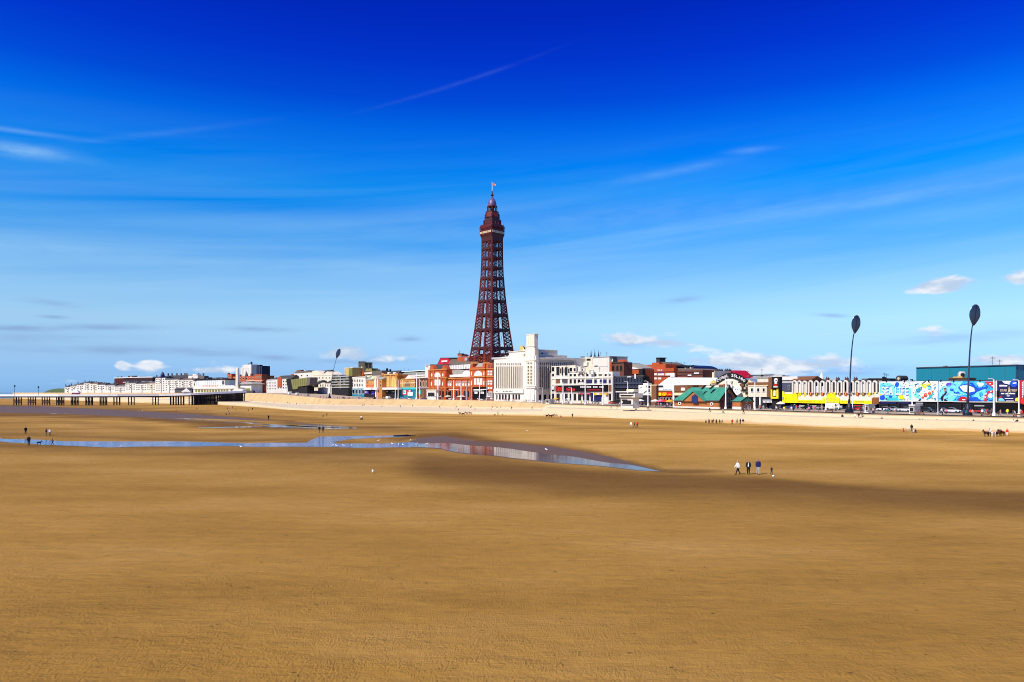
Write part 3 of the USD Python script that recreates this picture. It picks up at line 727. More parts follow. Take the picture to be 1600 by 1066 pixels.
# ------------------------------------------------------------------ the tower
def build_tower():
    D = 540.0; cx, cy = (769.0 - CX) * D / FPX, D
    Z = lambda y: EYE + (HOR - y) * D / FPX
    prof = [(640, 48), (600, 41.5), (553, 33.4), (530, 29.0), (500, 24.6), (470, 20.6), (440, 17.7), (410, 16.2), (380, 15.9), (368, 15.9)]
    py = np.array([p[0] for p in prof][::-1], float); pw = np.array([p[1] for p in prof][::-1], float)
    R = lambda y: np.interp(y, py, pw) * D / FPX          # half diagonal in metres
    t = thing('lattice_tower', 'tall dark red lattice iron tower with domed crown rising above the seafront', 'tower', (cx, cy, 4.0))
    rot = math.radians(-90.5)
    belts = [640, 615, 590, 567, 543.7, 515.3, 492, 470.6, 451.5, 434.7, 418.8, 403.5, 389, 376, 368]

    def corner(k, y, frac=1.0, slide=0.0):
        """Point at height y on corner k; frac pulls towards the axis, slide moves along the face towards the next corner."""
        r = R(y); a = rot + k * math.pi / 2; b = a + math.pi / 2
        p = np.array([math.cos(a), math.sin(a)]) * r; q = np.array([math.cos(b), math.sin(b)]) * r
        s = (p + (q - p) * slide) * frac
        return np.array([cx + s[0], cy + s[1], Z(y)])
    FR = .375                                              # leg width as a part of the face
    for k in range(4):
        chords, lat = MB(), MB()

        def quad(y):
            o = corner(k, y); n = corner(k, y, 1, FR); p = corner(k - 1, y, 1, 1 - FR)
            return [o, n, n + p - o, p]
        for i, (y0, y1) in enumerate(zip(belts[:-1], belts[1:])):
            A, B = quad(y0), quad(y1)
            sub = 5 if y0 > 480 else 3
            for c in (0, 1, 3):
                chords.bar(A[c], B[c], (1.15 if c == 0 else .85) * (1 if y0 > 450 else .8))
            for c in (0, 3):
                e = (c + 1) % 4
                for j in range(sub):
                    u0, u1 = j / sub, (j + 1) / sub
                    p0, p1 = A[c] + (B[c] - A[c]) * u0, A[c] + (B[c] - A[c]) * u1
                    q0, q1 = A[e] + (B[e] - A[e]) * u0, A[e] + (B[e] - A[e]) * u1
                    lw = .38 if y0 > 480 else .30
                    lat.bar(p0, q1, lw).bar(q0, p1, lw).bar(p1, q1, lw * .8)
        leg = chords.build('leg', 'iron_red', t)
        lat.build('lattice', 'iron_red', leg)
    for y in belts[1:-1]:
        g = MB(); h = 1.05 if y > 480 else .75
        for k in range(4):
            for s0 in (0, 1):
                p, q = corner(k, y + s0 * h * 2.0), corner(k + 1, y + s0 * h * 2.0)
                g.bar(p, q, .85)
            n = 10
            for j in range(n):
                p = corner(k, y, 1, j / n); q = corner(k, y + h * 2, 1, (j + 1) / n)
                g.bar(p, q, .4)
                p = corner(k, y + h * 2, 1, j / n); q = corner(k, y, 1, (j + 1) / n); g.bar(p, q, .4)
            # a deck inside the belt
            a, b = corner(k, y, .62), corner(k + 1, y, .62); g.bar(a, b, .6)
        g.build('girder', 'iron_dark', t)
    # light diagonal ties across the middle of each face
    for k in range(4):
        m = MB()
        for y0, y1 in zip(belts[:-1], belts[1:]):
            a, b, c, d = corner(k, y0, 1, FR), corner(k, y0, 1, 1 - FR), corner(k, y1, 1, FR), corner(k, y1, 1, 1 - FR)
            m.bar(a, d, .13).bar(b, c, .13)
        m.build('face_tie', 'iron_dark', t)
    lift = MB()
    for sx in (-1, 1):
        for sy in (-1, 1):
            lift.bar((cx + sx * 1.6, cy + sy * 1.6, 4), (cx + sx * 1.6, cy + sy * 1.6, Z(368)), .28)
    for z in np.arange(8, Z(370), 6.0):
        lift.bar((cx - 1.6, cy - 1.6, z), (cx + 1.6, cy + 1.6, z + 2), .2).bar((cx + 1.6, cy - 1.6, z), (cx - 1.6, cy + 1.6, z + 2), .2)
    lift.build('lift_shaft', 'iron_dark', t)
    r45 = rot
    px = D / FPX
    S = lambda prof, c=(cx, cy, 0), n=4, rr=r45: MB().lathe((c[0], c[1], 0), [(r * px, Z(y)) for r, y in prof], n, rr)
    S([(16.4, 378), (17.2, 372), (19.0, 368.2)]).build('flared_gallery', 'iron_dark', t)
    band = S([(19.2, 368.0), (19.2, 361.6)]).build('sign_band', 'iron_red', t)
    for k in range(4):                                     # pale panels with rows of dark strokes on each side of the gallery
        for s0, s1 in ((.04, .24), (.28, .62), (.66, .96)):
            a = corner(k, 368, 19.3 * px / R(368), s0); b = corner(k, 368, 19.3 * px / R(368), s1)
            n = np.array([b[1] - a[1], a[0] - b[0]]); n /= np.linalg.norm(n)
            if np.dot(n, a[:2] + b[:2] - 2 * np.array([cx, cy])) < 0: n = -n
            def pt(u, z, o): q = a[:2] + (b[:2] - a[:2]) * u + n * o; return (q[0], q[1], z)
            z0, z1 = Z(366.2), Z(363.2)
            fr = Fr(o=a[:2], r=(b[:2] - a[:2]) / np.linalg.norm(b[:2] - a[:2]))
            ln = np.linalg.norm(b[:2] - a[:2]); sgn = -1 if np.dot(fr.b, n) > 0 else 1
            MB().box(fr, 0, ln, -.25 * sgn, .1 * sgn, z0, z1).build('sign_panel', 'gold_cream', band)
            m = MB()
            for u in np.arange(.5, ln - .4, .62):
                m.box(fr, u, u + .3, -.30 * sgn, -.2 * sgn, z0 + .5, z1 - .5)
            m.build('sign_strokes', 'iron_dark', band)
    S([(20.0, 361.6), (20.0, 360.6), (17.5, 360.2)]).build('cornice', 'iron_red', t)
    rail = MB()
    for k in range(4):
        for j in range(12):
            a = corner(k, 360, 19.6 * px / R(368), j / 12); rail.bar(a, a + [0, 0, 2.1], .28)
        for dz in (1.2, 2.1):
            a, b = corner(k, 360, 19.6 * px / R(368)), corner(k + 1, 360, 19.6 * px / R(368)); rail.bar(a + [0, 0, dz], b + [0, 0, dz], .3)
    rail.build('railing', 'iron_red', t)
    S([(17.0, 360.4), (16.4, 352.5), (16.8, 352.0), (13.6, 351.0)]).build('observation_stage', 'iron_red', t)
    S([(12.6, 351.2), (11.8, 341.0), (12.6, 340.4)]).build('upper_stage', 'iron_dark', t)
    S([(10.6, 340.6), (10.2, 332.5), (10.9, 331.8)], n=8).build('upper_stage', 'iron_red', t)
    up = MB()
    for k in range(8):
        a = r45 + k * math.pi / 4
        p = np.array([cx + math.cos(a) * 7.2 * px, cy + math.sin(a) * 7.2 * px, Z(332)]); up.bar(p, p + [0, 0, 9 * px], .7)
    up.lathe((cx, cy, 0), [(3.2 * px, Z(332)), (3.2 * px, Z(323))], 8)
    up.build('open_lantern', 'iron_dark', t)
    S([(8.0, 323.6), (8.0, 322.2), (6.6, 321.8)], n=8).build('lantern_ring', 'iron_red', t)
    S([(6.7, 322.0), (6.5, 318.5), (5.4, 314.5), (3.4, 311.2), (1.8, 309.2), (1.5, 306.5)], n=12).build('dome', 'dome_violet', t, smooth=30)
    S([(1.4, 307), (2.6, 305.6), (2.6, 304.6), (1.2, 303.4), (.9, 300), (.25, 297.5)], n=8).build('finial', 'iron_dark', t)
    for rr_, y, h in ((17.6, 360, 9), (13.0, 351, 7.5), (10.6, 340.5, 6)):
        for k in range(4):
            c = corner(k, y, rr_ * px / R(y))
            MB().lathe(c, [(1.1 * px, 0), (1.1 * px, h * .55 * px), (1.5 * px, h * .6 * px), (.2 * px, h * px)], 6).build('corner_turret', 'iron_red', t)
    for k in range(4):
        for f in (.33, .67):
            c = corner(k, 352, 15.6 * px / R(352), f)
            MB().lathe(c, [(.5 * px, 0), (.5 * px, 2 * px), (.08 * px, 4.2 * px)], 5).build('pinnacle', 'iron_red', t)
    pole = np.array([cx, cy, Z(299)])
    MB().tube([pole, pole + [0, 0, 14.5 * px]], .18, 6).build('flagpole', 'pole_white', t)
    fl = thing('flag', 'small red white and blue flag flying above the tower dome', 'flag', (cx, cy, Z(290)))
    def cloth(u0, u1, v0, v1, off):
        m = MB(); k = 6; V = []
        for i in range(k + 1):
            u = u0 + (u1 - u0) * i / k
            for v in (v0, v1):
                V.append((cx + .2 + u * 2.6, cy + .35 * math.sin(u * 5) + off, Z(285.4) - 1.9 + v * 1.9 - u * .9))
        f = [[2 * i, 2 * i + 2, 2 * i + 3, 2 * i + 1] for i in range(k)]
        return m.add(V, f)
    cloth(0, 1, 0, 1, 0).build('cloth', 'navy', fl)
    cloth(0, 1, .36, .64, -.03).build('stripe', 'red', fl); cloth(.4, .6, 0, 1, -.03).build('stripe', 'red', fl)
    cloth(0, 1, .64, .8, -.02).build('stripe', 'white_paint', fl); cloth(0, 1, .2, .36, -.02).build('stripe', 'white_paint', fl)


build_tower()

# ------------------------------------------------------------------ red brick complex at the foot of the tower
def build_tower_block():
    b = Bld('brick_ballroom', 'long orange-red brick palace with white lunette windows below the lattice tower', 669, 770.5, 591, 'red_brick', depth=26, cat='building')
    f = b.f
    # left pavilion
    b.box('pavilion', 'red_brick', 669, 697.5, 577.5, None, -1.2, 22)
    b.boxes('cornice', 'orange_brick', [(668.5, 698, 590.2, 591.6), (668.5, 698, 577, 578.6), (668.5, 698, 605.8, 607)], -1.8, 0)
    b.hip_roof('mansard_roof', 'slate', 676, 691, 577.3, 569.6, 1, 14, .22)
    for x0, x1 in ((671, 678), (690, 697)):
        b.poly('gable', 'red_brick', [(x0, 577.4), (x1, 577.4), (x1 - 1, 574), ((x0 + x1) / 2, 570.5), (x0 + 1, 574)], -1.3, 2)
    b.win(678, 688.6, 581.8, 589.3, 'blind', 'white_paint', -1.25, arch=True, bars=3)
    for x in (673.6, 690.8):
        b.win(x, x + 2.2, 583, 588.6, 'blind', 'orange_trim', -1.25, arch=True); b.win(x - .4, x + 1.8, 596.4, 603, 'blind', 'orange_trim', -1.25, arch=True)
    for x in (678.4, 682.0, 685.6):
        b.win(x, x + 3.0, 593, 602.5, 'blind', 'white_paint', -1.25)
    for x in (671.5, 677.6, 689.4, 695.6):
        b.box('pilaster', 'red_brick', x - .6, x + .6, 578.8, None, -1.75, -1.1)
    # centre
    b.boxes('cornice', 'orange_brick', [(697.8, 734.4, 590.3, 592), (697.8, 734.4, 604.4, 605.6)], -.7, .2)
    for x in (698.6, 702.6, 712.2, 716.4, 722.4, 726.6, 731.0):
        b.win(x, x + 2.9, 595.8, 598.6, 'glass_dark', 'white_paint'); b.win(x, x + 2.9, 599, 603, 'blind', 'white_paint')
    for x in (690.4, 696.2, 701.6, 712, 717, 724, 729.6):
        b.win(x, x + 4.0, 609.4, 622, 'glass_dark', 'orange_brick', -1.25 if x < 697 else 0, arch=True)
    for x in (698.0, 706.5, 710.6, 720.4, 729.8, 734.2):
        b.box('pilaster', 'red_brick', x - .5, x + .5, 592, None, -.55, .1)
    b.box('clerestory', 'blind', 696, 734, 585.4, 589.2, 1.5, 4)
    b.poly('lower_roof', 'roof_grey', [(698, 585.6), (734, 585.6), (734, 578.2), (702, 578.2)], 3.5, 9)
    b.disc('glass_roof', 'blind', 729, 585.6, 6.5, 6.2, 2.6, 7)
    b.box('clerestory', 'blind', 702, 735, 570.4, 577, 8, 11)
    b.joined('clerestory_mullion', 'grey', [(x, x + .4, 570.4, 577) for x in np.arange(703, 735, 2.6)], 7.8, 8)
    b.poly('upper_roof', 'slate_brown', [(702, 570.6), (737, 570.6), (733, 564.6), (708, 564.6)], 10, 24)
    # right pavilion
    b.box('pavilion', 'red_brick', 734, 757.6, 573.4, None, -1.2, 22)
    b.boxes('cornice', 'orange_brick', [(733.6, 758, 588, 589.6), (733.6, 758, 576, 577.4)], -1.8, 0)
    b.win(740.6, 753.6, 579.4, 587.4, 'blind', 'white_paint', -1.25, arch=True, bars=3)
    for x in (741, 745.6, 750.2):
        b.win(x, x + 3.5, 591.2, 601.4, 'blind', 'white_paint', -1.25, bars=1)
    for x in (736.0, 755.2):
        b.win(x, x + 1.9, 580.4, 587, 'blind', 'orange_trim', -1.25, arch=True); b.win(x, x + 1.9, 594.8, 602.2, 'blind', 'orange_trim', -1.25, arch=True)
        b.box('turret', 'red_brick', x - 1.2, x + 2.6, 568.6, 574, -1.3, 3); b.cross_gable('turret_roof', 'orange_brick', x - 1.6, x + 3.0, 568.6, 565.6, -1.4, 3)
    b.hip_roof('glass_lantern', 'roof_grey', 740.5, 754, 573.4, 567.6, 1, 12, .2)
    b.box('balcony', 'white_paint', 740, 759, 608, 609.6, -3.0, -1.2)
    b.box('shop_front', 'black', 738, 760, 605, 624, -1.6, -1.2)
    b.boxes('shop_window', 'blind', [(741.5, 746, 612, 615.4), (751, 756, 612, 615.4)], -1.75, -1.6)
    # end bay
    b.box('end_bay', 'red_brick', 757.8, 770.8, 568.4, None, -.6, 20)
    b.boxes('cornice', 'orange_brick', [(757.8, 771.2, 588, 589.4), (757.8, 771.2, 575.6, 576.8)], -1.1, 0)
    for y in (579.2, 583.6, 594.4, 598.2, 605):
        for x in (762.2, 766.4):
            b.win(x, x + 2.8, y, y + 2.9, 'blind', 'white_paint', -.65)
    for x in (763, 767):
        b.win(x, x + 2.2, 570, 574.6, 'shutter_tan', 'dark_brick', -.65)
    b.box('pier_wall', 'dark_brick', 769.6, 772, 565.4, None, -.9, 20)
    b.box('show_board', 'white_paint', 761, 769.4, 612, 624, -1.0, -.6)
    for y in (613.4, 616.4, 619.6):
        b.box('notice', 'grey_dark', 762.2, 768.2, y, y + 1.8, -1.08, -1.0)
    # big blocks rising behind
    b.box('stage_block', 'red_brick', 714.6, 758, 556.6, None, 22, 34); b.box('stage_block', 'red_brick', 715, 721.4, 553.6, 557, 22, 26)
    b.box('stage_block', 'red_brick', 747.6, 756.8, 553.2, 557, 22, 27); b.box('stage_block', 'dark_brick', 756.8, 772, 552.2, None, 24, 36)
    b.joined('parapet', 'slate', [(715, 716.4, 552.4, 554), (719.6, 721.4, 552.4, 554), (721, 727, 555.4, 557)], 21.8, 24)
    b.box('roof_hut', 'grey', 726, 730, 559, 563.6, 21, 22.5); b.box('roof_hut', 'soot', 732, 738, 559, 563.6, 21, 22.5)
    b.poly('white_roof', 'blind', [(733, 557), (736, 554.6), (747, 554.2), (749, 556.2)], 21.5, 25)
    # the big hipped hall at the left
    b.poly('hall_gable', 'crimson', [(684, 569.6), (688.6, 560), (700, 560), (706, 569.6)], 26, 27)
    b.box('hall_sign', 'blind', 689.6, 698.6, 563.4, 565.8, 25.6, 26)
    b.poly('hall_roof', 'soot', [(683, 569.8), (688.2, 559.2), (716, 558.8), (716, 569.8)], 27, 44)
    b.poly('hall_roof', 'slate_brown', [(701, 568.4), (704.6, 561.4), (722, 561.4), (722, 568.4)], 24.5, 26.8)
    b.clutter(716, 756, 555.6, 23, 30, 8, 1); b.clutter(699, 732, 579, 5, 9, 5, 2)
    c = Bld('stair_tower', 'plain white square tower peeping out left of the red brick palace roof', 664.2, 672.2, 570.2, 'white_paint', 10, d=610)
    c.box('cap', 'grey', 663.8, 672.5, 569.6, 570.6, -.4, 10.4); c.win(665.4, 669, 572.2, 574, 'shutter_tan', 'white_paint')


build_tower_block()


# ------------------------------------------------------------------ white stone department store
def build_store():
    d = 430
    b = Bld('stone_store', 'cream white stone store with ribbed windows and a square clock-less tower', 771.8, 838, 560, 'white_paint', depth=42, d=d, cat='building')
    f = b.f; S = f.side(0.0)
    aw = S.a(898)
    b.poly('stepped_parapet', 'white_paint', [(776, 560.4), (776, 559), (793, 557.8), (795, 555), (799, 553.6), (818, 553), (818, 560.4)], .2, 4)
    b.box('gutter', 'grey', 768, 776, 558.6, 561.5, 1, 5)
    # ribs and recessed dark strips of the front
    n = 14
    xs = np.linspace(774.6, 815.6, n + 1)
    for i in range(n):
        x = xs[i]; w = xs[i + 1] - x
        b.win(x + .55, x + w - .25, 572.4, 607.2, 'shutter_tan' if i % 5 else 'glass_dark', 'cream_pale', 0, name='window')
    for i in range(7):
        for k in (0.0, 1.0):
            x = xs[2 * i] + .4 + k * (xs[1] - xs[0]) * .9; b.win(x, x + 1.9, 567.2, 570.8, 'glass_dark', 'white_paint')
    b.boxes('rib', 'white_paint', [(x - .35, x + .35, 571.8, 607.6) for x in xs], -.55, .05)
    b.box('fascia', 'white_paint', 771, 817.4, 607.8, 614.4, -.9, .1)
    b.joined('fascia_lettering', 'grey_dark', [(x, x + 1.0, 611, 612.6) for x in (786, 788.4, 790.4, 792.6, 795, 797, 799.2)] + [(775, 777.6, 611.6, 612.4)], -1.0, -.9)
    for x in (775.2, 779.6, 784.2, 788.8, 794, 800.6, 805, 809.6):
        b.win(x, x + 3.6, 615.6, 625.4, 'glass_dark', 'white_paint')
    # the tower
    b.box('tower', 'white_paint', 822.4, 834.8, 522.6, None, -2.0, .6); b.box('tower_shoulder', 'white_paint', 818.6, 837.6, 556.4, None, -1.5, .3)
    b.box('tower_step', 'cream_pale', 821, 836, 544.6, 557, -1.75, .8)
    b.box('tower_cap', 'cream_pale', 822, 835.2, 522.2, 523.4, -2.2, .8)
    for x in (824.2, 828.6):
        for y0, y1 in ((566.2, 569), (571.4, 576.4), (577, 581.6), (582.2, 586.6), (587.2, 591.4), (592, 596.2), (596.8, 600.4)):
            b.win(x, x + 3.2, y0, y1, 'shutter_tan' if y0 > 570 else 'glass_dark', 'cream_pale', -2.0)
    b.box('door_surround', 'white_paint', 821, 836, 604.4, 606.8, -2.5, -1.9)
    for x in (821.4, 830.2):
        b.win(x, x + 4.8, 616.4, 625.4, 'blind', 'white_paint', -2.0)
    b.boxes('tower_ledge', 'cream_pale', [(821.6, 835.4, 540.4, 541.4), (820.4, 836.6, 562.6, 563.8), (821.4, 835.6, 602.4, 603.4)], -2.3, -1.9); b.boxes('tower_flute', 'cream_pale', [(x, x + .8, 526, 544) for x in (824.6, 828.2, 831.8)], -2.2, -2.0)
    b.poly('roof_screen', 'ochre', [(812.4, 553.6), (812.4, 542), (815, 539.8), (817, 541.4), (817, 553.6)], 5, 6); b.box('roof_screen', 'cream_pale', 817, 821, 541.6, 556, 5, 6)
    b.poly('roof_sign', 'black', [(817, 541), (819, 542), (820.2, 546.6), (818.6, 545)], 4.6, 5)
    b.clutter(778, 812, 556.6, 6, 30, 6, 3, 1.6)
    # the south side
    def side_x(k): return 838.6 + k
    cols = np.linspace(839.6, 897, 19)
    for i in range(18):
        x, w = cols[i], cols[i + 1] - cols[i]
        b.win(x + .5, x + w - .25, 573, 607.6, 'glass_dark', 'cream_pale', 0, fr=S)
        b.win(x + .4, x + w - .5, 566.4, 570.6, 'glass_dark', 'white_paint', 0, fr=S)
    b.boxes('rib', 'cream_pale', [(x - .3, x + .3, 565.6, 608) for x in cols], -.7, .05, fr=S)
    b.box('side_cornice', 'cream_pale', 838.2, 898.4, 559.4, 562.2, -1.1, .2, fr=S)
    b.box('side_fascia', 'cream_pale', 838.4, 898, 608.4, 614, -.5, .1, fr=S)
    for x in (841, 849, 857, 866, 875):
        b.win(x, x + 5, 616, 626, 'glass_dark', 'cream_pale', 0, fr=S)
    b.box('upper_storey', 'white_paint', 838.4, 886, 555.2, 560.6, 2.5, 40, fr=S); b.box('upper_storey', 'white_paint', 838.4, 871, 547, 556, 6, 36, fr=S)
    b.boxes('roof_window', 'soot', [(839.4, 842, 551, 553), (846, 848.4, 551.4, 553.2)], 5.9, 6.1, fr=S)
    b.box('cap', 'cream_pale', 838, 871.4, 546.6, 547.6, 5.6, 37, fr=S); b.box('cap', 'cream_pale', 838, 886.4, 554.8, 555.6, 2.2, 41, fr=S)


build_store()


# ------------------------------------------------------------------ white framed club with black and red sign
def build_club():
    b = Bld('seafront_club', 'white gridded club building with black fascia and red script sign', 860.6, 957, 582.6, 'white_paint', depth=5, d=383, cat='building')
    b.box('upper_wall', 'cream_pale', 861.4, 899, 571.6, 583, 1.2, 4.5)
    for x0, x1, y0, y1 in ((862, 866.6, 573, 581), (869, 875, 572.6, 587.4), (877.4, 880.6, 573, 588), (882.4, 887.6, 573, 588), (890, 894.6, 574, 581.6), (896, 900.4, 574.6, 581)):
        b.win(x0, x1, y0, y1, 'glass_dark', 'white_paint', 1.15 if y1 < 582 else -.05)
    for x0, x1, y0, y1 in ((901.6, 908.6, 572.4, 582), (909.4, 914.8, 575, 580.6), (921, 928, 577.6, 585.6)):
        b.win(x0, x1, y0, y1, 'soot', 'white_paint', -1.4, name='frame_box'); b.box('frame_box', 'white_paint', x0 + 1.6, x1 - 1.2, y0 + 1.2, y1 - 1.2, -1.9, -1.3)
    for x0, x1 in ((862, 866.4), (890, 894.4), (896, 900.8), (902.6, 907), (909, 914), (915.6, 920.4), (929, 933), (935, 943), (944.4, 949), (951.6, 955)):
        b.win(x0, x1, 583.8, 588.8, 'shutter_tan' if x0 in (909, 902.6, 935) else 'glass_dark', 'white_paint')
    for x0, x1, m in ((861.8, 866.8, 'cream_pale'), (868.2, 875.8, 'brown'), (878, 888, 'grey_dark'), (889.6, 894.4, 'soot'), (896.2, 900.8, 'soot'), (902.4, 913.2, 'black'), (915.2, 926.2, 'navy'), (928.2, 933.6, 'navy'), (936.8, 949, 'navy'), (951.2, 955.4, 'navy')):
        w = b.win(x0, x1, 592, 600.4, m, 'white_paint')
    b.disc('emblem', 'blind', 907.6, 594.6, 1.2, 1.5, -.3, -.05); b.boxes('emblem_bar', 'blind', [(904.4, 911.2, 597, 598), (903.6, 911.8, 598.6, 599.8)], -.3, -.05)
    b.box('fascia', 'black', 867.6, 949.2, 602.2, 612, -1.0, .1); b.box('fascia', 'black', 861.2, 866.8, 602.4, 611.4, -.3, .1); b.box('fascia', 'brown', 950.8, 955.4, 602.4, 611.8, -.3, .1)
    b.poly('emblem', 'blind', [(862, 604), (866, 603.6), (864.6, 609.4), (863.2, 609.4)], -.5, -.25)
    b.text('sign_lettering', 'red', 'Sands', 869.4, 880.6, 603.4, 611.4, -1.06); b.text('sign_lettering', 'red', 'Venue', 884.6, 898.6, 606.2, 611, -1.06)
    b.joined('small_lettering', 'blind', [(x, x + 2.0, 603.9, 605.8) for x in np.arange(904, 946, 2.5) if int(x * 10) % 4], -1.1, -1.0)
    b.joined('small_lettering', 'crimson', [(x, x + 1.6, 608.6, 610) for x in np.arange(918, 938, 2.1)], -1.1, -1.0)
    for x0, x1 in ((861.6, 866.6), (869, 875.6), (878, 881), (882.4, 888), (890, 894), (896, 901), (903, 909), (910.4, 914.6), (916, 921.6)):
        b.win(x0, x1, 614.4, 627, 'glass_dark', 'white_paint')
    b.boxes('awning', 'crimson', [(903.6, 912.4, 614.6, 616.2), (915.6, 921.6, 614.8, 616.2)], -1.4, -.2)
    b.box('shop_front', 'navy', 922.8, 926.4, 613, 627, -.4, .1); b.box('shop_front', 'navy', 928.4, 939, 617.6, 627, -.4, .1)
    b.boxes('awning', 'amber', [(928.2, 932.4, 614.4, 617.4), (935.6, 939.6, 614.4, 617.4), (943.6, 948.6, 614.8, 616.8)], -1.4, -.3); b.box('awning', 'blind', 932.4, 935.6, 614.2, 617.2, -1.4, -.3)
    b.win(943.4, 948.8, 618, 626.6, 'blind', 'white_paint'); b.win(951, 955.6, 614.6, 627, 'black', 'white_paint')
    b.boxes('floor_band', 'white_paint', [(860.4, 957.4, 589.6, 591.4), (860.4, 957.4, 600.8, 602.0), (860.4, 902, 612.2, 613.6), (922.6, 957.4, 612.4, 613.8)], -.5, .05)
    b.boxes('column', 'white_paint', [(x - .7, x + .7, 583, None) for x in (861.2, 867.4, 889, 914.6, 927.4, 941.2, 950.2, 956.4)], -.45, .1)
    c = Bld('white_warehouse', 'tall cream and white block behind the black fascia club', 897, 952, 572, 'cream_pale', depth=14, d=430)
    c.box('tall_block', 'white_paint', 926.4, 952, 557.8, None, -1, 13); c.box('tall_block', 'cream_pale', 899.8, 926, 559, 574, 1, 12)
    c.box('side_block', 'white_paint', 899, 917, 566.4, 572.6, -.6, 2); c.boxes('window', 'soot', [(901, 904.4, 559.6, 563.6), (916.4, 922.6, 560.6, 563.6)], .8, 1.2)
    c.box('lettering_band', 'grey_dark', 928.6, 934, 571.4, 573.2, -1.1, -1); c.joined('lettering_band', 'grey', [(x, x + 1.2, 572, 573) for x in np.arange(935, 950, 1.9)], -1.1, -1)
    c.box('end_tower', 'grey_dark', 950.4, 958, 558.4, 592, 1, 4); c.box('end_tower', 'cream', 954, 957.6, 561, 565, .8, 1); c.box('cap', 'grey', 926, 952.6, 557.2, 558.4, -1.3, 13)
    c.clutter(900, 950, 558.4, 2, 11, 9, 4, 1.6); b.clutter(863, 955, 583, 1, 4, 9, 5, 1.6)
    for x in (923.6, 929.4, 935.4):
        p = at(x, 520, 560); h = 520 / FPX
        s = thing('church_spire', f'slim black spire with needle tip, {"left" if x < 925 else "middle" if x < 932 else "right"} one of three above the white warehouse', 'spire', p, 'black church spires')
        MB().lathe(p, [(2.2 * h, -8 * h), (2.2 * h, 0), (1.5 * h, 2.6 * h), (.8 * h, 6 * h), (.32 * h, 10.5 * h), (.08 * h, (13 if x != 929.4 else 14.5) * h)], 8).build('roof', 'soot', s)
        MB().lathe(p - [0, 0, 30], [(2.6 * h, 0), (2.6 * h, 26.5)], 8).build('turret', 'stone_dark', s)


build_club()


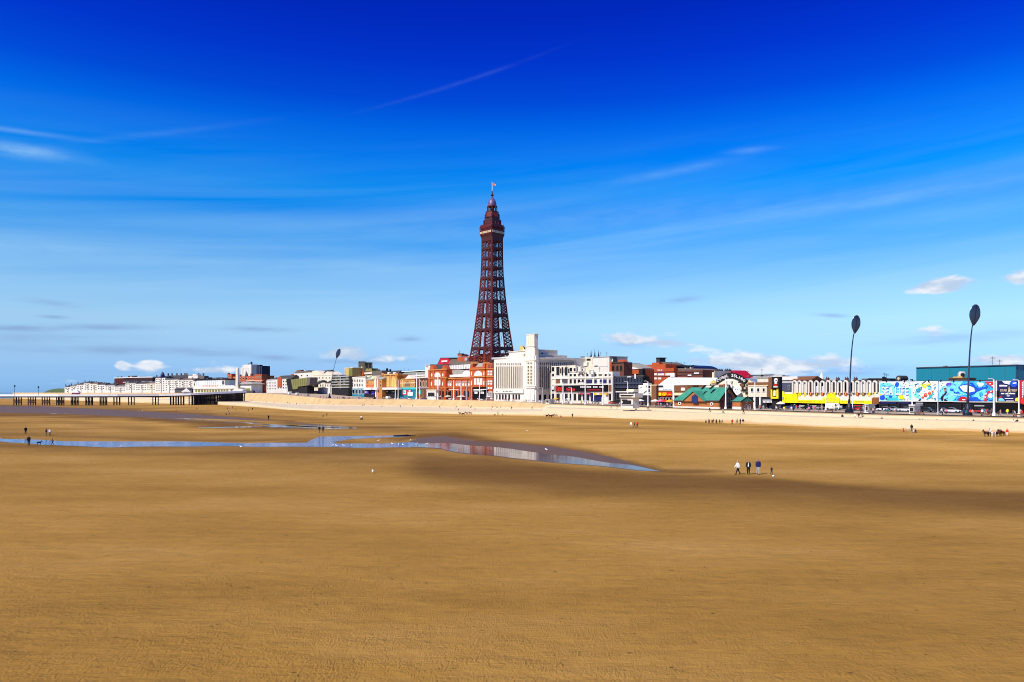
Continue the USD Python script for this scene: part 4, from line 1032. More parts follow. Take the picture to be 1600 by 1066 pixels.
def build_dark_and_brick():
    b = Bld('dark_glass_building', 'dark navy glass seafront building right of the white gridded club', 957.4, 1005, 588.6, 'soot', depth=4, d=366)
    for y0, y1 in ((590, 598.4), (600, 604)):
        b.grid(962, 1003, 9, [(y0, y1)], .8, 'navy_glass', 'steel_blue')
    b.grid(959, 962, 1, [(590, 594), (596, 600), (602, 606), (608, 612)], .8, 'glass_dark', 'grey_dark')
    b.boxes('ledge', 'steel_blue', [(957, 1005.6, 599, 600), (957, 1005.6, 605, 606)], -.6, .1); b.box('parapet', 'grey_dark', 957, 1005.4, 587.2, 589, -.4, .4)
    b.boxes('roof_blade', 'blind', [(991.4, 993.2, 584.4, 592), (980, 986, 588.4, 589.6)], -.6, -.4)
    b.grid(963, 1003, 7, [(612, 625)], .8, 'glass_dark', 'grey_dark')
    c = Bld('arched_brick_hall', 'dark brick hall with pointed arches and a round gable beside the white warehouse', 953, 975, 566.4, 'dark_brick', depth=6, d=400)
    c.box('pier', 'red_brick', 952.6, 955.6, 565.8, None, -.6, 1)
    for x in (956.4, 962.6, 968.4):
        c.win(x, x + 4.6, 570, 580.4, 'glass_dark', 'brown', arch=True)
    c.disc('round_gable', 'red_brick', 970, 566.4, 4.8, 4.6, 1, 4); c.box('cornice', 'slate', 953, 975.2, 565.8, 567, -.5, .3)
    c = Bld('arched_roof_hall', 'brick hall with a pale curved roof behind the dark glass building', 972.6, 1004, 577.4, 'red_brick', depth=9, d=420)
    c.poly('curved_roof', 'roof_grey', [(972, 577.6), (972, 569), (980, 567.6), (988, 568.4), (996, 571.2), (1003.6, 575), (1003.6, 577.6)], .6, 8.6)
    c.poly('white_band', 'blind', [(976, 577.2), (976, 573), (984, 572.6), (994, 575), (998, 577.2)], .3, .8); c.box('parapet', 'soot', 972, 1004, 577, 578.2, -.3, .5); c.box('parapet', 'red_brick', 973, 998, 578.2, 584.8, -.8, .1)
    c.box('stack', 'soot', 998, 1004, 577, 590, -2, 0)
    q = Bld('brick_shopping_centre', 'stepped red brick centre with white window strips and a dark chimney', 1003, 1053, 576, 'red_brick', depth=12, d=440)
    q.box('upper_tier', 'red_brick', 1009.6, 1040, 569.6, 576.4, 2, 11); q.box('upper_tier', 'red_brick', 1018.6, 1030, 566.8, 570, 4, 10)
    q.boxes('window_strip', 'blind', [(1004.6, 1015, 583.4, 586.8), (1016.4, 1026.2, 583.2, 586.6), (1028, 1037.6, 583.2, 586.6), (1039.8, 1050, 583.2, 586.8), (1005.2, 1014.6, 590, 593), (1016.6, 1026.2, 590, 593), (1028, 1033, 590, 593)], -.25, .1)
    q.boxes('window_strip', 'purple', [(1004.6, 1013, 582.6, 583.6), (1028.6, 1037, 582.6, 583.6)], -.3, -.1)
    q.boxes('ledge', 'dark_brick', [(1003, 1053, 580.8, 581.6), (1003, 1053, 588, 588.8)], -.3, .1); q.joined('lettering', 'blind', [(1027.4, 1029, 577.6, 579.4), (1030, 1031.6, 577.6, 579.4), (1033, 1034.6, 577.6, 579.4)], -.2, 0)
    q.box('chimney', 'slate', 1025.2, 1030.6, 559.4, 572, 6, 11); q.box('chimney', 'soot', 1024.8, 1031, 558.8, 560.4, 5.6, 11.4)
    q.poly('dark_roof', 'slate_brown', [(1030.6, 572), (1030.6, 565.8), (1036, 565.6), (1045.6, 569.6), (1045.6, 572)], 7, 20)
    q.box('ledge', 'blind', 1047, 1054, 583, 589, -.5, .1)
    q.clutter(1006, 1050, 575.8, 3, 10, 8, 6); c.clutter(974, 1000, 569, 2, 8, 5, 7, 1.5)
    w = Bld('curved_roof_mall', 'dark curved glass roof stretching right of the red brick centre', 1036.4, 1092, 577.4, 'dark_brick', depth=20, d=452)
    w.poly('glass_roof', 'navy_glass', [(1036, 577.6), (1038, 573), (1050, 571.4), (1070, 570.6), (1080, 571.4), (1086, 573.6), (1092, 577.6)], .5, 19)
    w.joined('roof_rib', 'steel_blue', [(x, x + .5, 572.2, 577.4) for x in np.arange(1042, 1084, 4.6)], .2, .6); w.boxes('window', 'glass_dark', [(1038, 1042.4, 573.6, 576.8), (1043.4, 1047.6, 573.6, 576.8), (1048.6, 1052.8, 573.6, 576.8)], .1, .6)
    w.box('roof_unit', 'soot', 1052, 1055, 568.6, 570.8, 12, 15)
    w2 = Bld('brown_roofed_block', 'low dark brown roofed block with white strips above the white market roof', 1052, 1098, 579, 'dark_brick', depth=16, d=425)
    w2.poly('roof', 'slate_brown', [(1052, 579.2), (1054, 575.4), (1088, 576), (1098, 579.2)], .4, 14)
    w2.boxes('window_strip', 'blind', [(1084.4, 1092, 582.2, 584.4), (1074.6, 1080, 585.4, 587.6)], -.3, .1); w2.boxes('ledge', 'slate', [(1052.4, 1098, 581, 581.8), (1052.4, 1098, 585, 585.8)], -.3, .1)
    w2.clutter(1056, 1092, 576, 3, 13, 9, 8, 1.8); w.clutter(1040, 1084, 572, 4, 16, 6, 9, 1.5)
    m = Bld('market_hall', 'long low market hall with a broad pale roof behind the green roofed station', 1021, 1132, 601.8, 'brown', depth=26, d=345)
    m.poly('pale_roof', 'pale_print', [(1027.6, 602.4), (1044, 590), (1132, 590.6), (1132, 602.4)], .6, 24)
    m.boxes('fascia', 'blind', [(1029, 1036, 605.6, 610.4), (1036.4, 1052, 602, 610.4), (1064, 1070, 606, 610.4)], -.4, .1); m.joined('fascia_mark', 'steel_blue', [(x, x + .7, 608, 609) for x in np.arange(1037, 1048, 2)], -.5, -.4)
    m.boxes('wall_panel', 'brown', [(1053.4, 1069, 602.6, 612), (1074, 1082, 602.6, 604.4)], -.3, .1); m.boxes('wall_panel', 'soot', [(1029, 1035, 602.6, 605.2), (1082.6, 1091, 602.6, 604.2)], -.3, .1)
    m.box('pier', 'blind', 1050.6, 1053, 602, 624, -.5, .2)
    m.boxes('lit_sign', 'yellow', [(1026.4, 1033, 613.8, 618.4)], -.9, -.1); m.disc('lit_sign', 'amber', 1037.8, 616, 3.8, 2.8, -.9, -.1); m.poly('lit_sign', 'red', [(1042, 619), (1042, 613.4), (1050, 613), (1050, 619)], -.8, -.1); m.poly('lit_sign', 'amber', [(1042.6, 617.6), (1046, 615.4), (1049.6, 617)], -1.0, -.8)
    m.box('red_band', 'red', 1025.6, 1051, 612.6, 619.6, -.5, .05); m.box('awning', 'cream', 1051.6, 1070, 614, 617.8, -1.6, -.2)
    m.grid(1026, 1070, 9, [(620.4, 628)], .7, 'glass_dark', 'grey')
    p = Bld('white_hoarding', 'white painted gable hoarding with dark sketch marks beside the brown wall', 997.6, 1017.2, 601.6, 'white_paint', depth=3, d=338)
    p.box('upper_board', 'white_paint', 1005, 1012.4, 598.6, 602, .2, 2.6)
    for pts in ([(1005, 614.6), (1009.6, 610.4), (1010.4, 611.2), (1006, 615)], [(1012, 612), (1013, 608.6), (1015.4, 608), (1015.6, 612.6)], [(1000, 604.6), (1003, 605.6), (1002.6, 606.2), (1000, 605.2)], [(1009, 604), (1010, 602.6), (1010.4, 606)]):
        p.poly('sketch_mark', 'grey_dark', pts, -.15, 0)
    p.poly('sketch_mark', 'copper_green', [(1013.6, 615), (1016, 613), (1016, 615.4)], -.15, 0); p.box('dark_opening', 'black', 1012.8, 1015.8, 602.6, 606.6, -.12, 0)
    p.box('shop_front', 'soot', 997.4, 1017.4, 617.6, None, -.2, 0)
    k = Bld('brown_gable', 'plain brown painted wall between the white hoarding and the orange signs', 1017.2, 1025.4, 602.2, 'brown', depth=1.5, d=334)
    k.box('coping', 'cream', 1017, 1026, 601.4, 602.4, -.3, .3); k.box('edge', 'cream', 1016.8, 1017.6, 602, 620, -.2, .1)


build_dark_and_brick()
# ------------------------------------------------------------------ green roofed brick station on the promenade
def build_station():
    b = Bld('lifeboat_station', 'orange brick station with green copper roofs and a big arched blue window', 1053, 1124, 626, 'station_brick', depth=13, d=272, cat='building')
    f = b.f; aL = f.a(1053)
    S = f.side(0.0); w = S.a(1153) ; D = w
    b.box('south_wall', 'station_brick', 1124, 1124.01, 626, None, 0, 0.2)
    z0, zr = f.z(626, aL / 2, 0), S.z(605.2, D / 2, 0)
    ar = f.a(1080, D / 2)
    # main roof with a hipped far end, standing seams
    P = [(aL - .5, -.5, z0 - .15), (.55, -.5, z0 - .15), (.55, D + .5, z0 - .15), (aL - .5, D + .5, z0 - .15), (ar, D / 2, zr), (.55, D / 2, zr)]
    roof = MB().add([f.P(*p) for p in P], [[0, 1, 5, 4], [2, 3, 4, 5]]).add([f.P(*p) for p in P], [[3, 0, 4], [0, 3, 2], [0, 2, 1]]).build('roof', 'copper_green', b.p)
    seam = MB()
    for t in np.linspace(0.03, .97, 26):
        a = aL + (0 - aL) * t; k = min(1.0, (a - aL) / max(1e-6, ar - aL)) if a < ar else 1.0
        seam.bar(f.P(a, -.5, z0 - .1), f.P(a, -.5 + (D / 2 + .5) * k, z0 - .1 + (zr - z0 + .15) * k), .10)
    seam.build('seam', 'copper_green', roof)
    for (x, y) in ((1096.5, 608.6), (1109.6, 608.4), (1098, 618), (1111, 615)):
        t = (y - 605.2) / (626 - 605.2); bb = D / 2 * (1 - t); a = f.a(x, bb); z = zr - (zr - z0) * t
        nrm = np.array([0, -(zr - z0), -D / 2]); nrm = nrm / np.linalg.norm(nrm)
        m = MB(); s = .55; up = np.array([0, D / 2, zr - z0]); up /= np.linalg.norm(up)
        q = [(a - s, bb, z), (a + s, bb, z), (a + s + .5, bb + up[1] * 2.2, z + up[2] * 2.2), (a - s + .5, bb + up[1] * 2.2, z + up[2] * 2.2)]
        lift = (0, -.12, .10)
        top = [f.P(p[0], p[1] + lift[1], p[2] + lift[2]) for p in q]; bot = [f.P(*p) for p in q]
        m.add(top + bot, [[0, 1, 2, 3], [0, 4, 5, 1], [1, 5, 6, 2], [2, 6, 7, 3], [3, 7, 4, 0]]).build('skylight', 'glass_dark', roof)
    MB().prism(S, [(0, b.zb), (D, b.zb), (D, z0), (D / 2, zr - .25), (0, z0)], -.05, .4).build('south_gable', 'station_brick', b.p)
    # front gable
    a0, a1 = f.a(1070.6), f.a(1102.6); am = (a0 + a1) / 2; za = f.z(611.6, am)
    MB().prism(f, [(a0, z0 - .3), (a1, z0 - .3), (am, za - .35)], -.9, D / 2).build('front_gable', 'station_brick', b.p)
    m = MB()
    for q0, q1 in (((a0 - .6, z0 - .35), (am, za)), ((a1 + .6, z0 - .35), (am, za))):
        V = [f.P(q0[0], -1.3, q0[1]), f.P(q1[0], -1.3, q1[1]), f.P(q1[0], D / 2, q1[1]), f.P(q0[0], D / 2, q0[1])]
        U_ = [(x, y, z + .28) for x, y, z in V]
        m.add(V + U_, [[0, 1, 2, 3], [4, 5, 6, 7], [0, 1, 5, 4], [1, 2, 6, 5], [2, 3, 7, 6], [3, 0, 4, 7]])
    m.build('gable_roof', 'copper_green', roof)
    fr = b.poly('window_frame', 'navy', [(1080.6, 629.6), (1090, 629.6), (1090, 620), (1085.4, 616), (1080.6, 620)], -1.05, -.85)
    b.poly('pane', 'glass_blue', [(1081.6, 629), (1089, 629), (1089, 620.6), (1085.3, 617.4), (1081.6, 620.6)], -1.12, -1.04, parent=fr)
    for x, y in ((1061.6, 630.4), (1111.6, 631.4)):
        o = b.disc('round_window', 'blind', x, y, 2.3, 2.6, -.3, .02); b.disc('pane', 'glass_dark', x, y, 1.1, 1.3, -.38, -.28, parent=o)
    b.box('plinth', 'white_paint', 1052, 1124.4, 635.6, None, -.35, .1)
    b.boxes('eave_board', 'grey_dark', [(1052.6, 1070.4, 625.6, 627), (1102.8, 1124.4, 625.6, 627)], -.7, -.45)
    # arched window in the south gable
    b.win(1131.6, 1143.6, 614.4, 633.4, 'glass_blue', 'navy', 0, fr=S, arch=True, bars=2)
    b.win(1131.6, 1143.6, 634, 640, 'glass_dark', 'steel_blue', 0, fr=S, name='door'); b.disc('lamp', 'gold_cream', 1138, 610.4, 1.0, 1.3, -.5, .02, fr=S)
    b.boxes('gable_plinth', 'dark_brick', [(1124.4, 1131, 626, None)], -.12, 0, fr=S)
    bars = MB(); bars.bar(S.P(-.7, -.4, z0 - .4), S.P(D / 2, -.4, zr + .1), .45).bar(S.P(D + .7, -.4, z0 - .4), S.P(D / 2, -.4, zr + .1), .45); bars.build('barge_board', 'soot', roof)
    MB().lathe(S.P(D / 2, -.4, zr), [(.35, -.3), (.45, .3), (.1, .9)], 6).build('finial', 'soot', roof)
    # small annexe to the right
    c = Bld('station_annexe', 'small brick annexe with green roof and round window right of the station', 1143.5, 1158, 627, 'station_brick', depth=6, d=262)
    g = c.f; T = g.side(0.0); w2 = T.a(1176); za, zb_ = g.z(627, -2), T.z(620.4, w2 / 2)
    P = [(g.a(1143.5) - .3, -.4, za), (.4, -.4, za), (.4, w2 + .4, za), (g.a(1143.5) - .3, w2 + .4, za), (g.a(1152, w2 / 2), w2 / 2, zb_), (.4, w2 / 2, zb_)]
    MB().add([g.P(*p) for p in P], [[0, 1, 5, 4], [2, 3, 4, 5]]).add([g.P(*p) for p in P], [[3, 0, 4], [1, 2, 5]]).build('roof', 'copper_green', c.p)
    MB().prism(T, [(0, c.zb), (w2, c.zb), (w2, za), (w2 / 2, zb_ - .2), (0, za)], -.05, .4).build('gable', 'station_brick', c.p)
    mb = MB(); mb.bar(T.P(-.5, -.3, za - .2), T.P(w2 / 2, -.3, zb_ + .1), .3).bar(T.P(w2 + .5, -.3, za - .2), T.P(w2 / 2, -.3, zb_ + .1), .3); mb.build('barge_board', 'soot', c.p)
    o = c.disc('round_window', 'blind', 1167, 627.4, 1.7, 2.0, -.25, .02, fr=T); c.disc('pane', 'glass_dark', 1167, 627.4, 1.0, 1.2, -.3, -.24, parent=o, fr=T)
    for x in (1163.4, 1168.4):
        c.win(x, x + 4.0, 631.4, 640, 'blind', 'white_paint', 0, fr=T, arch=True, name='door')
    c.box('plinth', 'white_paint', 1143.5, 1158, 635.8, None, -.2, .1)


build_station()


# ------------------------------------------------------------------ arcade with turrets and arched letter sign
def build_arcade():
    b = Bld('turreted_arcade', 'cream amusement arcade with little turrets and a curved letter sign', 1100, 1200, 602, 'cream_pale', depth=22, d=300)
    for x, y, w in ((1111, 593, 7), (1167.4, 591.4, 7)):
        zc = b.f.z(598, b.f.a(x), 0); p = np.array(b.f.P(b.f.a(x), 1.5, zc)); k = 300 / FPX
        MB().lathe(p, [(w * .72 * k, -8 * k), (w * .72 * k, 0)], 8).build('turret', 'cream_pale', b.p)
        MB().lathe(p, [(w * 1.05 * k, -.3), (w * .5 * k, 2.2 * k), (.05, 5.2 * k)], 8).build('turret_roof', 'ochre', b.p)
        b.win(x - 2.4, x + 2.2, 599.6, 603.8, 'glass_dark', 'cream', -1.2, arch=True)
    arch = [(1119 + 46 * t, 599 - 16.5 * math.sin(math.pi * (.12 + .80 * t))) for t in np.linspace(0, 1, 15)]
    b.poly('sign_arch', 'soot', arch + [(x, y + 8.5) for x, y in arch[::-1]], -1.0, .6)
    b.poly('arch_backdrop', 'cream_pale', [(x, y + 7) for x, y in arch] + [(1165, 610), (1119, 610)], -.6, .4); b.boxes('backdrop_panel', 'brown', [(1123, 1129, 601, 606), (1130, 1133, 600, 606), (1157, 1162, 598, 604)], -.9, -.6)
    k = 300 / FPX
    for i, ch in enumerate('CORAL ISLAND'):
        if ch == ' ':
            continue
        x = 1120.4 + i * 3.75; t = (x - 1119) / 46
        yb = 601 - 14 * math.sin(math.pi * (.12 + .80 * t))
        b.text('letter', 'blind', ch, x, x + 2.9, yb - 2.6, yb + 2.0, -1.1)
    b.poly('fan_sign', 'pale_print', [(1134, 601), (1132.6, 594.6), (1137.6, 592), (1143.4, 594.4), (1142, 601)], -1.5, -1.1); b.boxes('fan_rib', 'gold_cream', [(x, x + .6, 594.6, 600.6) for x in (1134.6, 1136.4, 1138.2, 1140, 1141.6)], -1.7, -1.5)
    b.poly('show_mask', 'pale_print', [(1145.6, 615), (1146, 606), (1150, 603.6), (1154, 606), (1157.4, 614), (1152, 617.6)], -1.8, -1.2); b.boxes('mask_mark', 'grey_dark', [(1148, 1149.4, 607.6, 609.4), (1151, 1152.4, 607.6, 609.4), (1149.6, 1151.4, 612, 613)], -1.9, -1.8)
    b.disc('wheel_emblem', 'grey_dark', 1163.6, 606.8, 2.4, 2.4, -1.6, -1.0); b.disc('wheel_emblem', 'gold_cream', 1163.6, 606.8, 1.5, 1.5, -1.8, -1.6)
    b.disc('bulb_sign', 'blind', 1141.6, 603.4, 2.0, 2.6, -1.9, -1.2); b.disc('bulb_sign', 'blind', 1172.6, 597.4, 1.9, 1.9, -1.4, -.6)
    for x0, x1, y0, y1 in ((1164, 1170, 612, 618), (1172, 1178, 604.6, 609.4), (1181, 1187, 605, 612), (1183, 1190, 614, 617)):
        b.win(x0, x1, y0, y1, 'glass_dark', 'cream')
    b.boxes('beam', 'soot', [(1153, 1163, 596.4, 598), (1156, 1166, 600, 603), (1158.6, 1164, 603, 611)], -.8, 0)
    b.box('canopy', 'cream', 1163, 1190, 618.6, 620.4, -2.4, .1); b.box('shop_front', 'soot', 1100, 1200, 620.4, None, -.3, .05)
    b.boxes('shop_column', 'blind', [(1163.4, 1166, 620.4, None), (1170, 1172, 620.4, None), (1186, 1189, 619, None)], -1, -.3)
    c = Bld('brown_arcade', 'brown upper walled arcade with white awning and yellow framed display', 1168, 1207, 597.4, 'brown', depth=4, d=283)
    c.box('corner_tower', 'brown', 1200.4, 1207, 589.8, None, -.4, 3.6); c.box('parapet', 'cream', 1169, 1200, 601.8, 603, -.6, .1); c.box('pale_floor', 'cream_pale', 1169, 1198, 603, 620.4, -.3, .1)
    for x in (1173, 1182.6, 1191.4):
        c.win(x, x + 4.6, 606, 613, 'glass_dark', 'white_paint', -.3)
    c.box('awning', 'grey', 1191.6, 1215, 624.6, 627, -3.0, -.4); c.joined('awning_fringe', 'blind', [(x, x + 1.3, 626.8, 629.6) for x in np.arange(1192, 1214.6, 2.1)], -3.0, -2.8)
    c.box('shop_front', 'soot', 1168, 1207.4, 620.6, None, -.5, .05); c.boxes('shop_column', 'blind', [(1186, 1188.4, 621, None), (1177, 1178.6, 621, None)], -.9, -.5)
    p = Bld('dark_sign_tower', 'dark slab sign with a white round emblem and a yellow framed display', 1206, 1217.6, 588.8, 'soot', depth=1.6, d=262)
    p.disc('emblem', 'blind', 1212, 594.4, 2.8, 3.4, -.3, .02); p.box('emblem_base', 'blind', 1210.2, 1213.8, 597.6, 599.8, -.3, .02); p.boxes('emblem_mark', 'soot', [(1210.6, 1211.6, 594, 595.4), (1212.6, 1213.6, 594, 595.4)], -.4, -.3)
    p.box('red_plaque', 'red', 1209, 1214.4, 601, 603.4, -.3, .02); p.box('white_plaque', 'blind', 1208.4, 1214.8, 603.8, 605.4, -.3, .02)
    p.boxes('display_frame', 'yellow', [(1204.4, 1206.2, 607.6, 623), (1213.2, 1215, 607.6, 623), (1206.2, 1213.2, 620.4, 623)], -1.0, -.2); p.box('display', 'dark_brick', 1206.2, 1213.2, 608, 620.4, -.5, -.2)
    p.poly('display_figure', 'cream', [(1208, 619), (1208.4, 610.6), (1210.4, 609.4), (1212, 612), (1211.6, 619)], -.9, -.5); p.box('canopy', 'black', 1203.8, 1216, 606, 607.4, -1.4, -.1)
    r = Bld('grey_roofed_hall', 'far low hall with grey pitched roof behind the turreted arcade', 1160, 1208, 591, 'cream_pale', depth=18, d=370)
    r.gable_roof('roof', 'roof_grey', 1170, 1206, 591.4, 586.2, 0, 18); r.box('ridge_cap', 'soot', 1174, 1206, 585.6, 587, 8, 10); r.box('white_hut', 'white_paint', 1207, 1222, 587, 592, 4, 10)
    s = Bld('cream_row', 'cream low houses with dark roofs left of the turreted arcade', 1094, 1117, 580, 'cream_pale', depth=14, d=430)
    s.gable_roof('roof', 'roof_grey', 1094, 1103, 580.4, 577, 0, 10); s.boxes('ledge', 'grey', [(1098, 1116, 586.4, 587.2)], -.3, .1); s.box('roof_unit', 'soot', 1100, 1104, 577.4, 580, 3, 6)
    s.box('front', 'cream_pale', 1098.4, 1116, 582, None, -2, 0)
    r.clutter(1162, 1206, 588, 3, 15, 8, 10, 1.6)
    s2 = Bld('dark_roofed_terrace', 'terrace with long dark roofs and red gable above the curved letter sign', 1115, 1154, 590, 'dark_brick', depth=14, d=430)
    s2.gable_roof('roof', 'slate', 1115, 1141, 590, 579.6, 0, 14); s2.cross_gable('red_roof', 'crimson', 1136, 1157, 590.4, 578.6, -.5, 12, 'soot', xr=1143)
    for x in (1106, 1114.6, 1119.6, 1125, 1134, 1137.6):
        s2.chimney(x, 577.4, 581, 5, 2.2, 'slate')
    t = Bld('brown_roofs', 'brown pitched roofs and white plaster seen over the arch frames', 1236, 1266, 594, 'brown', depth=8, d=330)
    t.gable_roof('roof', 'brown', 1237, 1266, 594.6, 588, 0, 10); t.box('white_gable', 'white_paint', 1216, 1246, 588.4, 594, 2, 4)
    t2 = Bld('long_dark_terrace', 'long terrace with dark slate roofs behind the white arch frames', 1252, 1352, 602, 'dark_brick', depth=10, d=318)
    t2.gable_roof('roof', 'slate', 1252, 1352, 602.6, 594.4, 0, 10); t2.grid(1262, 1350, 13, [(604, 609)], .4)
    for x in (1264, 1276, 1292, 1308, 1322, 1336):
        t2.chimney(x, 590.6, 595, 5, 1.4)
    t2.box('flat_hut', 'grey', 1296, 1306, 592, 594.6, 3, 6)
    n = thing('pale_spire', 'small white pointed church spire behind the arch frames', 'spire', at(1284, 420, 593))
    q = at(1284, 420, 593); h = 420 / FPX
    MB().lathe(q, [(4.2 * h, -6 * h), (4.2 * h, 0), (3.6 * h, 3 * h), (2.2 * h, 7.4 * h), (.5 * h, 11 * h), (.05 * h, 12.4 * h)], 8).build('spire_roof', 'white_paint', n)
    m = MB()
    for a in range(8):
        an = a * math.pi / 4 + .39; m.bar(q + np.array([3.9 * h * math.cos(an), 3.9 * h * math.sin(an), -3 * h]), q + np.array([3.9 * h * math.cos(an), 3.9 * h * math.sin(an), 0]), .8)
    m.build('louvre', 'grey_dark', n)
    e = Bld('brown_flat_block', 'dark brown flat roofed block left of the mural building top', 1346, 1378, 591.4, 'slate_brown', depth=12, d=330)
    e.poly('roof', 'slate', [(1344, 598), (1357, 591), (1378, 591), (1378, 592.4), (1358, 592.4)], -.4, 10); e.boxes('window', 'soot', [(1352, 1355, 594, 597), (1360, 1363, 594, 597), (1368, 1371, 594, 597)], -.1, .1)
    e.box('chimney', 'slate', 1378, 1381, 589.4, 597, 2, 4)


build_arcade()


# ------------------------------------------------------------------ yellow and white arcade with arched frames
def build_yellow():
    b = Bld('yellow_arcade', 'white arcade with yellow base band and a row of tall white arch frames', 1219, 1374.4, 613, 'white_paint', depth=16, d=265)
    b.box('end_box', 'steel_blue', 1220.6, 1237.4, 598, 613.4, .2, 9); b.box('end_surround', 'white_paint', 1217.6, 1240, 596.2, 598, 0, 9); b.boxes('end_surround', 'white_paint', [(1217.6, 1220.4, 598, 614), (1237.4, 1240, 598, 614)], 0, 1)
    b.win(1231.4, 1234.6, 602, 608.6, 'black', 'grey')
    xs = [1241.5, 1249, 1257.4] + list(np.linspace(1266.6, 1367, 12))
    for i, x in enumerate(xs):
        w = 5.6; fr = b.f
        a0, a1, z0, z1 = b.rect(x - w / 2, x + w / 2, 595.6 + (i % 3) * .3, 614, -.6, fr); t = .36; r = (a1 - a0) / 2; c = (a0 + a1) / 2
        path = [(a0, z0)] + [(c + r * math.cos(u), z1 - r + r * math.sin(u)) for u in np.linspace(math.pi, 0, 9)] + [(a1, z0)]
        MB().tube([fr.P(a, -.6, z) for a, z in path], t, 6).build('arch_frame', 'white_paint', b.p)
        q = b.box('square_panel', ('yellow' if i in (0, 1, 2, 7, 13, 14) else 'crimson' if i % 2 else 'brown'), x - 2.2, x + 1.8, 613.6, 618.2, -.35, 0)
        b.box('square_mark', 'amber' if i % 2 else 'ochre', x - 1.2, x + .6, 614.6, 617, -.45, -.35, parent=q)
    b.boxes('screen_panel', 'white_paint', [(1241, 1258.6, 597.4, 613.2)], -.1, .3)
    b.joined('screen_slat', 'pale_print', [(x, x + 1.1, 603.4, 613.2) for x in np.arange(1268, 1290, 2.0)] + [(x, x + 1.1, 598, 613.2) for x in np.arange(1340, 1360, 2.0)], -.1, .2)
    b.boxes('dark_opening', 'soot', [(1288, 1296, 598, 612), (1300, 1306, 597.4, 612), (1309, 1315, 598, 612), (1318, 1324, 598, 611), (1328, 1333, 598, 611), (1337, 1341, 598, 610), (1240, 1241, 598, 612)], .4, .7)
    b.box('yellow_band', 'yellow', 1222, 1362, 625.4, 630.4, -1.4, .05); b.box('yellow_block', 'yellow', 1226, 1245, 615.8, 629.8, -1.0, .05)
    b.poly('yellow_figure', 'yellow', [(1220, 629.6), (1219.6, 616), (1221.6, 611.4), (1224, 612), (1225.4, 617), (1227.6, 621), (1227, 629.6)], -1.6, -.9); b.boxes('figure_mark', 'grey', [(1221, 1224.6, 620, 624)], -1.75, -1.6)
    b.poly('centre_sign', 'yellow', [(1284, 627), (1285.6, 621.6), (1291, 620.6), (1293.4, 616), (1297.6, 614.4), (1302, 616.4), (1304.6, 620.4), (1310, 622), (1311.4, 627), (1311, 630.4), (1284, 630.4)], -2.0, -1.3)
    b.joined('sign_strokes', 'ochre', [(x, x + .8, 621.6 + abs(x - 1298) * .12, 623.6 + abs(x - 1298) * .12) for x in np.arange(1288, 1308, 1.6)] + [(x, x + 1.2, 627.6, 629.4) for x in np.arange(1290, 1306, 1.9)], -2.1, -2.0)
    b.joined('band_strokes', 'soot', [(x, x + .8, 627.4, 628.6) for x in list(np.arange(1246, 1268, 1.5)) + [1272, 1280, 1316, 1322, 1325, 1327, 1330] + list(np.arange(1336, 1350, 1.5)) + [1357]], -1.5, -1.4)
    b.box('shop_front', 'black', 1219, 1374, 631, None, -.4, .05); b.boxes('shop_column', 'white_paint', [(x, x + 1.2, 631, None) for x in (1241, 1262, 1283, 1304, 1326, 1348, 1366)], -.8, -.4)
    b.boxes('shop_sign', 'grey', [(1250, 1257, 633, 636), (1268, 1276, 633.4, 636.4), (1308, 1316, 633, 635)], -.6, -.4); b.box('shop_sign', 'red', 1330, 1346, 632.4, 634.4, -.8, -.4)
    p = b.box('cabin', 'wood', 1362, 1373.2, 622.4, 631.4, -1.8, .05)
    b.joined('cabin_board', 'brown', [(x, x + .3, 622.6, 631.2) for x in np.arange(1363.4, 1373, 1.8)], -1.9, -1.8, parent=p); b.box('cabin_top', 'wood', 1363.4, 1371.6, 621, 622.4, -1.6, -.2)
    b.box('cabin_side', 'white_paint', 1366, 1374, 615.6, 621.6, -.9, .05)


build_yellow()


